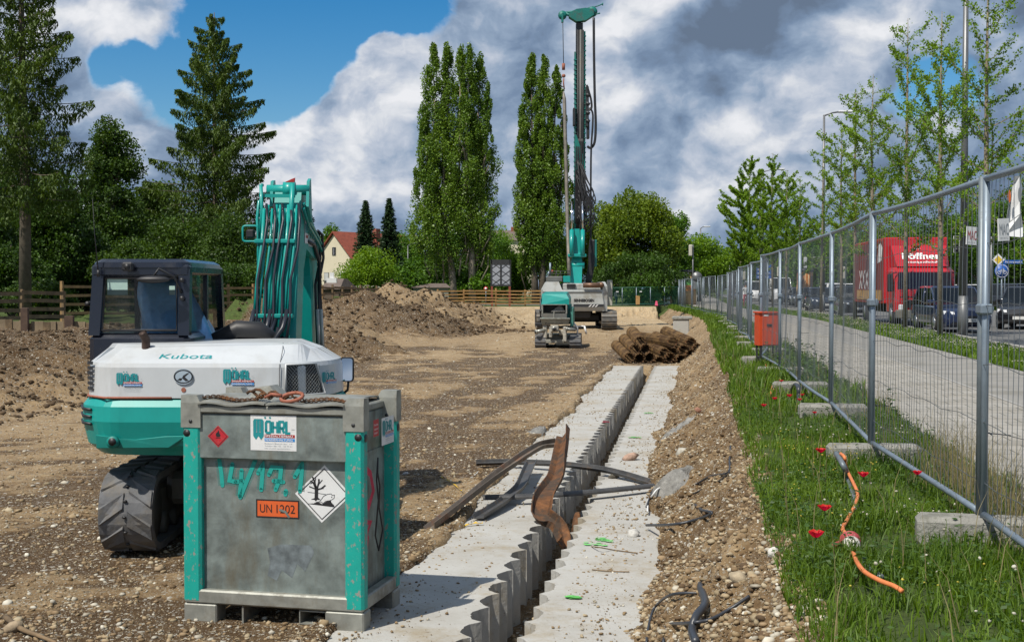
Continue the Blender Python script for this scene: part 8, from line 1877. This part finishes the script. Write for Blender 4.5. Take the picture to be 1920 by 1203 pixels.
def truck():
    d = 48.5; k = d/F; fx = (1724-CX)*k; e_ = empty('box_truck', (fx, d, .87), -R(6.5), 'red box truck with white company lettering above its cab, behind the avenue trees', 'truck'); w = 1.18; zt = 3.38
    def dcl(y, n_=-1): return Decal((0, y, 0), (1, 0, 0), (0, 0, 1), .006)
    a = MB(); a.box(-w, .75, .82, w, 8.2, zt, bev=.04); bx = a.build('cargo_box', 'paint_red', e_)
    a = MB(); a.box(-w-.012, .95, .95, -w-.002, 8.0, zt-.12); pn = a.build('side_panel', 'truck_brown', bx)
    a = MB(); dd = Decal((-w-.014, 7.6, 0), (0, -1, 0), (0, 0, 1), .006); dd.poly(a, [(5.4, 2.4), (6.3, 2.5), (6.5, 3.0), (6.1, 3.2), (5.6, 3.1)]); dd.text(a, 'XXXL', .8, 1.4, .8, w=3.0); a.build('side_graphic', 'white', pn)
    a = MB(); dd.layer = 2; dd.rect(a, .2, .96, 6.4, 1.35); a.build('side_stripe', 'wood_new', pn)
    # cab
    rings = []
    for (y0, z) in ((-.95, .55), (-1.0, .9), (-.98, 1.35), (-.80, 2.05), (-.55, 2.22)):
        ww = 1.10 if z < 2.1 else 1.02; rings.append([(-ww, y0+.10, z), (-ww*.85, y0, z), (ww*.85, y0, z), (ww, y0+.10, z), (ww, .72, z), (-ww, .72, z)])
    a = MB(); a.loft(rings); cb = a.build('cab', 'paint_red', e_)
    a = MB(); a.loft([[(-.98, -.945, 1.42), (.98, -.945, 1.42), (.98, -.90, 1.42), (-.98, -.90, 1.42)], [(-.93, -.80, 2.02), (.93, -.80, 2.02), (.93, -.75, 2.02), (-.93, -.75, 2.02)]]); 
    a2 = MB(); a2.add([(-1.0, -.985, 1.40), (1.0, -.985, 1.40), (.94, -.82, 2.03), (-.94, -.82, 2.03)], [(0, 1, 2, 3)]); a2.build('windscreen', 'car_glass', cb)
    for s in (-1, 1):
        a = MB(); a.add([(s*1.105, -.80, 1.35), (s*1.105, .35, 1.35), (s*1.10, .35, 1.98), (s*1.10, -.62, 1.98)], [(0, 1, 2, 3)] if s > 0 else [(3, 2, 1, 0)]); a.build('side_window', 'car_glass', cb)
        a = MB(); a.box(s*1.26-.10, -1.02, 1.30, s*1.26+.10, -.92, 1.95, bev=.02); a.tube([(s*1.26, -.95, 1.95), (s*1.0, -.85, 2.02)], .02, 5); a.build('wing_mirror', 'black', cb)
        a = MB(); a.box(s*.80-.16, -1.03, .62, s*.80+.16, -.98, .82, bev=.02); a.build('headlight', 'clear_lamp', cb)
        for yy in (-.35, 2.2+3.6):
            a = MB(); a.cyl((s*.82, yy, .44), (s*1.12, yy, .44), .44, n=20); wh = a.build('wheel', 'tyre', e_); a = MB(); a.cyl((s*1.10, yy, .44), (s*1.13, yy, .44), .25, n=14); a.build('rim', 'rim', wh)
    a = MB(); a.box(-1.06, -1.06, .30, 1.06, -.90, .62, bev=.03); a.build('bumper', 'machine_dark', cb)
    a = MB(); a.box(-.62, -1.015, .70, .62, -.99, .98, bev=.01); a.box(-.9, -1.0, 1.08, .9, -.985, 1.12); a.build('grille', 'black', cb)
    a = MB(); a.box(-.26, -1.075, .40, .26, -1.062, .51); a.build('front_plate', 'plate', cb)
    # wind deflector with the lettering
    A0 = (-1.05, -.55, 2.24); a = MB(); a.loft([[(-.95, -.62, 2.24), (.95, -.62, 2.24), (.95, .70, 2.24), (-.95, .70, 2.24)], [(-1.02, .30, 3.05), (1.02, .30, 3.05), (1.02, .70, 3.05), (-1.02, .70, 3.05)]]); de = a.build('wind_deflector', 'paint_red', e_)
    v = Vector((0, .92, .81)).normalized(); dd = Decal((-.98, -.625, 2.245), (1, 0, 0), v, .012); a = MB(); dd.text(a, 'höffner', .28, .42, .34, w=1.42, bold=.03); dd.text(a, 'möbelgesellschaft', .42, .18, .12, w=1.15, bold=.01); dd.text(a, 'FGG', .72, .98, .08, w=.3); a.build('company_lettering', 'white', de)
    a = MB(); a.box(-.5, .6, .45, .5, 8.0, .80); a.build('chassis', 'dark', e_)
M['truck_brown'] = mat('brown_red_tarpaulin', (.17, .035, .03), .5, var=.2, vscale=2)
truck()
# white lorry back far behind
a = MB(); p = P(1828, 545, 125); a.box(-.5, 0, 0, .7, .3, 1.55, bev=.02); o = a.build('white_hoarding', 'white', label='white upright board beside the road behind the blue hatchback', cat='board'); o.location = (p.x, 125, p.z)

# ================================================================ STREET FURNITURE
def lamp(px, d, top, lb, arm=1.6, base=.87, r=.10, grp='street lamps along the avenue', ht=None, side=1):
    x = cx_(px, d); Ht = ht or (H+(540-top)*d/F-base); e_ = empty('street_lamp', (x, d, base), 0, lb, 'street lamp', grp)
    a = MB(); a.cyl((0, 0, -.1), (0, 0, 1.2), r*1.15, r*1.15, 14); a.cyl((0, 0, 1.2), (0, 0, Ht), r, r*.55, 14); p_ = a.build('pole', 'lamp_metal', e_)
    a = MB(); a.tube([(0, 0, Ht-.05), (side*arm*.5, 0, Ht+.12), (side*arm, 0, Ht+.18)], .045, 8); a.build('arm', 'lamp_metal', e_)
    a = MB(); a.box(min(side*arm*.9, side*(arm+.75)), -.14, Ht+.12, max(side*arm*.9, side*(arm+.75)), .14, Ht+.26, bev=.05); h_ = a.build('lamp_head', 'lamp_white', e_); return e_
lamp(1806, 37.8, 0, 'thick grey lamp post directly left of the small board with red letters', r=.125, ht=11.2, side=1)
lamp(1543, 74, 217, 'tall street lamp with its arm pointing right, left of the sparse avenue trees', arm=.9, r=.11)
lamp(1430, 110, 322, 'street lamp rising out of the dense distant avenue trees', arm=1.1, r=.11)
lamp(1313, 150, 428, 'slim street lamp above the rounded fresh green tree', arm=.4, r=.13)
lamp(1292, 200, 437, 'distant street lamp half hidden by the tree right of the rig', arm=-1.0, r=.1, side=1)
lamp(1345, 230, 461, 'smallest far street lamp right of the slim one', arm=.2, r=.12)
lamp(765, 130, 460, 'small street lamp in front of the trees right of the spruces', arm=.5, r=.07, grp='street lamps beyond the pit')
def signal(e_, x, z, y=0, h=.95, m='black', hood=True):
    a = MB(); a.box(x-.15, y-.13, z, x+.15, y+.08, z+h, bev=.05); b = a.build('signal_head', m, e_)
    if hood:
        a = MB(); a.tube([(x-.17, y-.14, z-.02), (x+.17, y-.14, z-.02), (x+.17, y-.14, z+h+.02), (x-.17, y-.14, z+h+.02)], .018, 5, closed=True); a.build('white_border', 'white', b)
        for j, mm in enumerate(('dark', 'dark', 'dark')): a = MB(); a.cyl((x, y-.22, z+.16+.30*j), (x, y-.12, z+.16+.30*j), .09, n=12); a.build('lens_hood', mm, b)
def traffic_light(px, d, head, lb, arm=0, m='black', hood=True, top=None, base=.87, pr=.06):
    x = cx_(px, d); zh = H+(540-head)*d/F-base; e_ = empty('traffic_light', (x, d, base), 0, lb, 'traffic light', 'traffic lights at the junction')
    a = MB(); a.cyl((arm, 0, -.1), (arm, 0, zh+(.6 if not arm else .5)), pr, n=10); 
    a.build('pole', 'lamp_metal', e_)
    if arm: a = MB(); a.cyl((arm, 0, zh+.45), (0, 0, zh+.45), .035, n=8); a.build('arm', 'lamp_metal', e_)
    signal(e_, 0, zh-.45, -.1, m=m, hood=hood)
M['cream'] = mat('cream_plastic', (.50, .48, .40), .6)
traffic_light(1790, 78, 459, 'black traffic light with white border hanging left of the red lettered board', arm=2.2)
traffic_light(1528, 118, 492, 'black bordered traffic light hanging from an arm right of the poster column', arm=1.6)
traffic_light(1509, 112, 493, 'grey backed traffic light above the poster column with the face', m='lamp_white', hood=False)
traffic_light(1294, 108, 470, 'cream backed traffic light on a pale pole above the distant poster column', arm=.22, m='cream', hood=False)
traffic_light(1345, 150, 503, 'small traffic light on an arm at the end of the fence', arm=1.4, m='cream', hood=False)
traffic_light(1580, 100, 512, 'cream traffic light between the avenue trees left of the truck', m='cream', hood=False)
traffic_light(1459, 128, 510, 'pale double traffic light above the tall white van', m='cream', hood=False)
traffic_light(1395, 140, 517, 'small cream traffic light above the pedestrian in red trousers', m='cream', hood=False)
traffic_light(1374, 150, 520, 'furthest small cream traffic light over the fence', m='cream', hood=False)
M['cream'] = mat('cream_plastic', (.50, .48, .40), .6)
def pole_sign(name, px, d, py, lb, build, pole=True, base=.87, cat='sign', pr=.03, pm='fence_steel'):
    x = cx_(px, d); z = H+(540-py)*d/F-base; e_ = empty(name, (x, d, base), 0, lb, cat)
    if pole: MB().cyl((0, .04, -.1), (0, .04, z+.25), pr, n=8).build('pole', pm, e_)
    build(e_, z); return e_
M['yellow_sign'] = mat('yellow_sign', (.65, .45, .03), .5); M['street_blue'] = mat('street_sign_blue', (.02, .10, .38), .45)
def b_prio(e_, z):
    dd = Decal((0, 0, z), (1, 0, 0), (0, 0, 1), .006); a = MB(); r = .32; a.prism([(0, z-r), (r, z), (0, z+r), (-r, z)], 0, .02); b = a.build('plate', 'white', e_); a = MB(); dd.poly(a, [(0, -.21), (.21, 0), (0, .21), (-.21, 0)]); a.build('yellow_diamond', 'yellow_sign', b)
pole_sign('road_sign', 1871, 66, 487, 'small yellow and white diamond priority sign right of the nearest fence post', b_prio)
def b_cycle(e_, z):
    a = MB(); a.cyl((0, -.01, z), (0, .02, z), .34, n=24); b = a.build('disc', 'street_blue', e_); dd = Decal((0, -.012, z), (1, 0, 0), (0, 0, 1), .006); a = MB()
    dd.stroke(a, [(.29*math.cos(i*.2618), .29*math.sin(i*.2618)) for i in range(24)], .02, True)
    for c in (-.13, .13): dd.stroke(a, [(c+.075*math.cos(i*.5236), -.06+.075*math.sin(i*.5236)) for i in range(12)], .018, True)
    dd.stroke(a, [(-.13, -.06), (-.05, .06), (.09, .06), (.13, -.06)], .018); dd.stroke(a, [(-.05, .06), (.01, -.06), (.09, .06)], .018); dd.stroke(a, [(.09, .06), (.06, .12)], .018); a.build('cycle_symbol', 'white', b)
pole_sign('road_sign', 1878, 60, 508, 'round blue cycle path sign right of the nearest fence post', b_cycle)
def b_street(e_, z):
    a = MB(); a.box(-.1, -.01, z-.10, 1.1, .02, z+.10, bev=.005); b = a.build('plate', 'street_blue', e_); dd = Decal((0, -.012, z), (1, 0, 0), (0, 0, 1), .006); a = MB(); dd.text(a, 'Ratzingerplatz', .0, -.045, .10, w=1.0); a.build('lettering', 'white', b)
pole_sign('street_name_sign', 1884, 70, 491, 'blue street name plate to the right of the diamond sign', b_street)
def b_dir(e_, z):
    for i in range(2):
        for j in range(4):
            a = MB(); x0 = -.78+.80*i; a.box(x0, -.01, z+.62-.40*j, x0+.76, .02, z+.96-.40*j, bev=.01); b = a.build('panel', 'street_blue', e_)
            dd = Decal((0, -.012, 0), (1, 0, 0), (0, 0, 1), .01); a = MB(); dd.rect(a, x0+.10, z+.76-.40*j, x0+.60-.1*((i+j) % 3), z+.82-.40*j); a.build('white_line', 'white', b)
pole_sign('direction_sign', 1432, 135, 512, 'blue motorway direction board left of the tall white van', b_dir, pr=.05)
def b_u(e_, z):
    a = MB(); a.box(-.42, -.05, z-.40, .42, .08, z+.42, bev=.02); b = a.build('upper_panel', 'street_blue', e_); dd = Decal((0, -.052, z), (1, 0, 0), (0, 0, 1), .01); a = MB()
    dd.stroke(a, [(-.17, .26), (-.17, -.06), (-.12, -.18), (0, -.24), (.12, -.18), (.17, -.06), (.17, .26)], .13); dd.rect(a, -.27, .22, -.06, .28); dd.rect(a, .09, .22, .27, .28); a.build('letter', 'white', b)
    a = MB(); a.box(-.42, -.05, z-1.26, .42, .08, z-.43, bev=.02); b = a.build('lower_panel', 'street_blue', e_); dd = Decal((0, -.052, z-.85), (1, 0, 0), (0, 0, 1), .01); a = MB()
    dd.stroke(a, [(-.28, -.22), (-.10, -.22), (.12, .12), (.30, .12)], .07); dd.stroke(a, [(-.05, .0), (.0, .22)], .09); dd.disc(a, .02, .29, .05, 8); a.build('escalator_symbol', 'white', b)
    MB().box(.44, -.06, -.1, .54, .06, z+.45).build('teal_post', 'teal', e_)
pole_sign('subway_sign', 1246, 116, 503, 'blue underground sign with white U and escalator symbol by the junction', b_u, pole=False)
def b_yield(e_, z):
    a = MB(); r = .42; a.prism([(0, z-r), (r, z+r*.7), (-r, z+r*.7)], 0, .02); b = a.build('plate', 'machine_grey', e_)
pole_sign('road_sign', 1263, 118, 528, 'grey triangular back of a road sign right of the underground sign', b_yield)
def b_mirror(e_, z):
    a = MB(); a.cyl((0, 0, z), (0, .06, z), .42, n=24); a.build('disc', 'lamp_metal', e_)
pole_sign('traffic_mirror', 1307, 106, 519, 'round grey disc of a traffic sign seen from behind above the fence', b_mirror, cat='sign')
# poster columns
def poster_column(px, d, top, r, lb, colors, seed, kind):
    x = cx_(px, d); Ht = H+(540-top)*d/F-.87; e_ = empty('poster_column', (x, d, .87), 0, lb, 'poster column'); MB().cyl((0, 0, -.05), (0, 0, Ht-.25), r, n=28).build('drum', 'poster_base', e_)
    a = MB(); a.cyl((0, 0, Ht-.25), (0, 0, Ht-.1), r*1.14, n=28); a.cyl((0, 0, Ht-.1), (0, 0, Ht), r*1.05, r*.5, 28); a.build('cap', 'dark', e_)
    rr = random.Random(seed)
    for i, (a0, a1, z0, z1, m) in enumerate(colors):
        q = MB(); vs = []; n = 6
        for j in range(n+1): an = R(a0+(a1-a0)*j/n); vs += [(math.cos(an)*(r+.01+.002*i), math.sin(an)*(r+.01+.002*i), z0*Ht), (math.cos(an)*(r+.01+.002*i), math.sin(an)*(r+.01+.002*i), z1*Ht)]
        q.add(vs, [(2*j, 2*j+2, 2*j+3, 2*j+1) for j in range(n)]); q.build('poster', m, e_)
M['poster_base'] = mat('poster_beige', (.38, .27, .15), .8, var=.3, vscale=3); M['poster_orange'] = mat('poster_orange', (.50, .19, .05), .7, var=.5, vscale=4); M['poster_green'] = mat('poster_green', (.12, .40, .08), .7); M['poster_brown'] = mat('poster_brown', (.10, .06, .04), .7, var=.5, vscale=4)
poster_column(1508, 98, 503, .62, 'tall poster column with an orange brown face poster, behind the parked cars', [(200, 345, .30, .90, 'poster_orange'), (215, 250, .45, .85, 'poster_brown'), (300, 335, .35, .8, 'poster_brown'), (200, 340, .08, .26, 'poster_brown')], 1, 0)
poster_column(1287, 112, 506, .85, 'poster column with white, green and orange bills near the underground sign', [(185, 275, .62, .93, 'white'), (240, 300, .56, .70, 'poster_green'), (245, 320, .40, .56, 'poster_orange'), (190, 240, .30, .5, 'hazard_red'), (300, 350, .45, .88, 'plate'), (190, 230, .70, .85, 'poster_brown')], 2, 0)
def b_stand(e_, z):
    a = MB(); a.box(-.35, 0, 0, .35, .5, z, bev=.02); b = a.build('body', 'hazard_red', e_)
    for j in range(4):
        a = MB(); a.box(-.27, -.03, .12+j*z/4.3, .27, -.004, .12+(j+.7)*z/4.3); a.build('news_sheet', 'white' if j != 2 else 'plate', b)
pole_sign('newspaper_stand', 1251, 108, 538, 'red newspaper stand with white sheets beside the underground sign', b_stand, pole=False, cat='news stand')
# green mesh fence closing the site at the far end
def far_fence():
    e_ = empty('green_mesh_fence', (0, 0, 0), 0, 'green mesh fence with white tags closing the far end of the site', 'mesh fence')
    A_, B_ = P(1140, 570, 100), P(1272, 562, 101); A_.z = .93; B_.z = .95; n = 5
    for i in range(n+1): p = A_.lerp(B_, i/n); MB().cyl((p.x, p.y, p.z-.1), (p.x, p.y, p.z+1.42), .03, n=6).build('post', 'fence_steel', e_)
    for z in (.08, 1.40): MB().tube([A_+Vector((0, 0, z)), B_+Vector((0, 0, z+.05))], .025, 5).build('rail', 'green_wire', e_)
    w = MB()
    for j in range(14): z = .1+1.3*j/13; w.tube([A_+Vector((0, 0, z)), B_+Vector((0, 0, z+.03))], .008, 3)
    for j in range(60): p = A_.lerp(B_, j/60); w.tube([p+Vector((0, 0, .08)), p+Vector((0, 0, 1.4))], .005, 3)
    w.build('green_mesh', 'green_wire', e_)
    for t in (.13, .46): p = A_.lerp(B_, t); MB().box(p.x-.08, p.y-.05, p.z+1.05, p.x+.10, p.y-.03, p.z+1.13).build('tag', 'white', e_)
M['green_wire'] = mat('green_coated_wire', (.03, .14, .09), .5)
far_fence()
def bicycle(px, d, lb, rz=0):
    x = cx_(px, d); e_ = empty('bicycle', (x, d, .94), R(rz), lb, 'bicycle', 'bicycles parked at the far end')
    for xx in (-.52, .52):
        a = MB(); a.tube([(xx+.33*math.cos(i*.393), 0, .35+.33*math.sin(i*.393)) for i in range(16)], .022, 5, closed=True); w = a.build('wheel', 'tyre', e_)
        a = MB(); [a.tube([(xx, 0, .35), (xx+.32*math.cos(i*.785), 0, .35+.32*math.sin(i*.785))], .005, 3) for i in range(8)]; a.build('spokes', 'rim', w)
    a = MB(); [a.tube(q, .018, 6) for q in ([(-.52, 0, .35), (-.18, 0, .80), (.38, 0, .82), (.52, 0, .35)], [(-.52, 0, .35), (-.05, 0, .32), (-.18, 0, .80)], [(-.05, 0, .32), (.38, 0, .80)], [(.38, 0, .8), (.34, 0, 1.0)], [(-.18, 0, .8), (-.21, 0, .95)])]; a.build('frame', 'dark', e_)
    a = MB(); a.tube([(.30, -.28, 1.0), (.36, 0, 1.0), (.30, .28, 1.0)], .016, 6); a.build('handlebar', 'dark', e_); MB().box(-.33, -.06, .94, -.10, .06, 1.0, bev=.02).build('saddle', 'black', e_)
for i, (px, d, lb, rz) in enumerate([(1212, 103, 'dark bicycle leftmost of the three by the underground sign', 15), (1219, 104, 'dark bicycle in the middle of the three by the underground sign', 40), (1226, 103.5, 'dark bicycle rightmost of the three by the underground sign', 70)]): bicycle(px, d, lb, rz)
# ================================================================ PEOPLE
def person(px, d, hgt, rz, top, legs, lb, walk=.16, base=.93, bag=None):
    x = cx_(px, d); e_ = empty('person', (x, d, base), R(rz), lb, 'person'); s = hgt/1.72
    nodes = [((0, 0, .95), .13), ((0, 0, 1.12), .115), ((0, 0, 1.32), .15), ((0, 0, 1.44), .09), ((0, 0, 1.50), .052), ((0, .01, 1.60), .085), ((0, .01, 1.68), .07),
             ((-.10, 0, .90), .10), ((-.11, -walk*.6, .50), .062), ((-.11, -walk*.2, .09), .042), ((-.11, -walk*.2-.16, .03), .035), ((.10, 0, .90), .10), ((.11, walk*.7, .50), .062), ((.11, walk*1.5, .10), .042), ((.11, walk*1.5-.14, .035), .035),
             ((-.19, 0, 1.38), .06), ((-.25, .08, 1.10), .042), ((-.25, -.03, .87), .032), ((-.25, -.06, .78), .035), ((.19, 0, 1.38), .06), ((.25, -.10, 1.12), .042), ((.24, -.28, .95), .032), ((.24, -.36, .92), .035)]
    ed = [(0, 1), (1, 2), (2, 3), (3, 4), (4, 5), (5, 6), (0, 7), (7, 8), (8, 9), (9, 10), (0, 11), (11, 12), (12, 13), (13, 14), (3, 15), (15, 16), (16, 17), (17, 18), (3, 19), (19, 20), (20, 21), (21, 22)]
    me = bpy.data.meshes.new('body'); me.from_pydata([tuple(c*s for c in p) for p, r in nodes], ed, []); me.skin_vertices if me.skin_vertices else None
    o = bpy.data.objects.new('body', me); C.objects.link(o); o.parent = e_
    o.modifiers.new('skin', 'SKIN'); 
    if not me.skin_vertices: 
        try: me.attributes.new
        except Exception: pass
    sk = me.skin_vertices[0].data if me.skin_vertices else None
    if sk:
        for i, (p, r) in enumerate(nodes): sk[i].radius = (r*s, r*s)
        sk[0].use_root = True
    sb = o.modifiers.new('sub', 'SUBSURF'); sb.levels = 2; sb.render_levels = 2
    # colours by height: trousers, top, skin
    m = bpy.data.materials.new('clothed_figure'); m.use_nodes = True; t = m.node_tree; b = t.nodes['Principled BSDF']; tcn = t.nodes.new('ShaderNodeTexCoord'); sx = t.nodes.new('ShaderNodeSeparateXYZ'); t.links.new(tcn.outputs['Object'], sx.inputs[0])
    r = t.nodes.new('ShaderNodeValToRGB'); r.color_ramp.interpolation = 'CONSTANT'; mr = t.nodes.new('ShaderNodeMath'); mr.operation = 'DIVIDE'; t.links.new(sx.outputs[2], mr.inputs[0]); mr.inputs[1].default_value = hgt; t.links.new(mr.outputs[0], r.inputs[0])
    e = r.color_ramp.elements; e[0].position = 0; e[0].color = (.03, .03, .03, 1); e[1].position = .05; e[1].color = (*legs, 1); q = e.new(.56); q.color = (*top, 1); q = e.new(.86); q.color = (.45, .26, .18, 1); t.links.new(r.outputs[0], b.inputs['Base Color']); b.inputs['Roughness'].default_value = .8
    me.materials.append(m)
    a = MB(); a.sphere((0, .025*s, 1.665*s), .10*s, 12, 8, (.92, 1, .8)); a.build('hair', 'hair', e_)
    if bag: a = MB(); a.box(-.18*s, .12*s, 1.0*s, .16*s, .26*s, 1.36*s, bev=.03); a.build('backpack', bag, e_)
person(1156, 104, 1.25, 20, (.45, .46, .5), (.04, .07, .16), 'child in a striped light top and blue trousers walking behind the green mesh fence')
person(1398, 96, 1.72, -10, (.55, .55, .56), (.33, .03, .05), 'pedestrian in a white top and red trousers on the path far down the fence', base=.87)
person(1257, 109, 1.70, 60, (.50, .14, .05), (.04, .04, .05), 'pedestrian in an orange top beside the red newspaper stand')
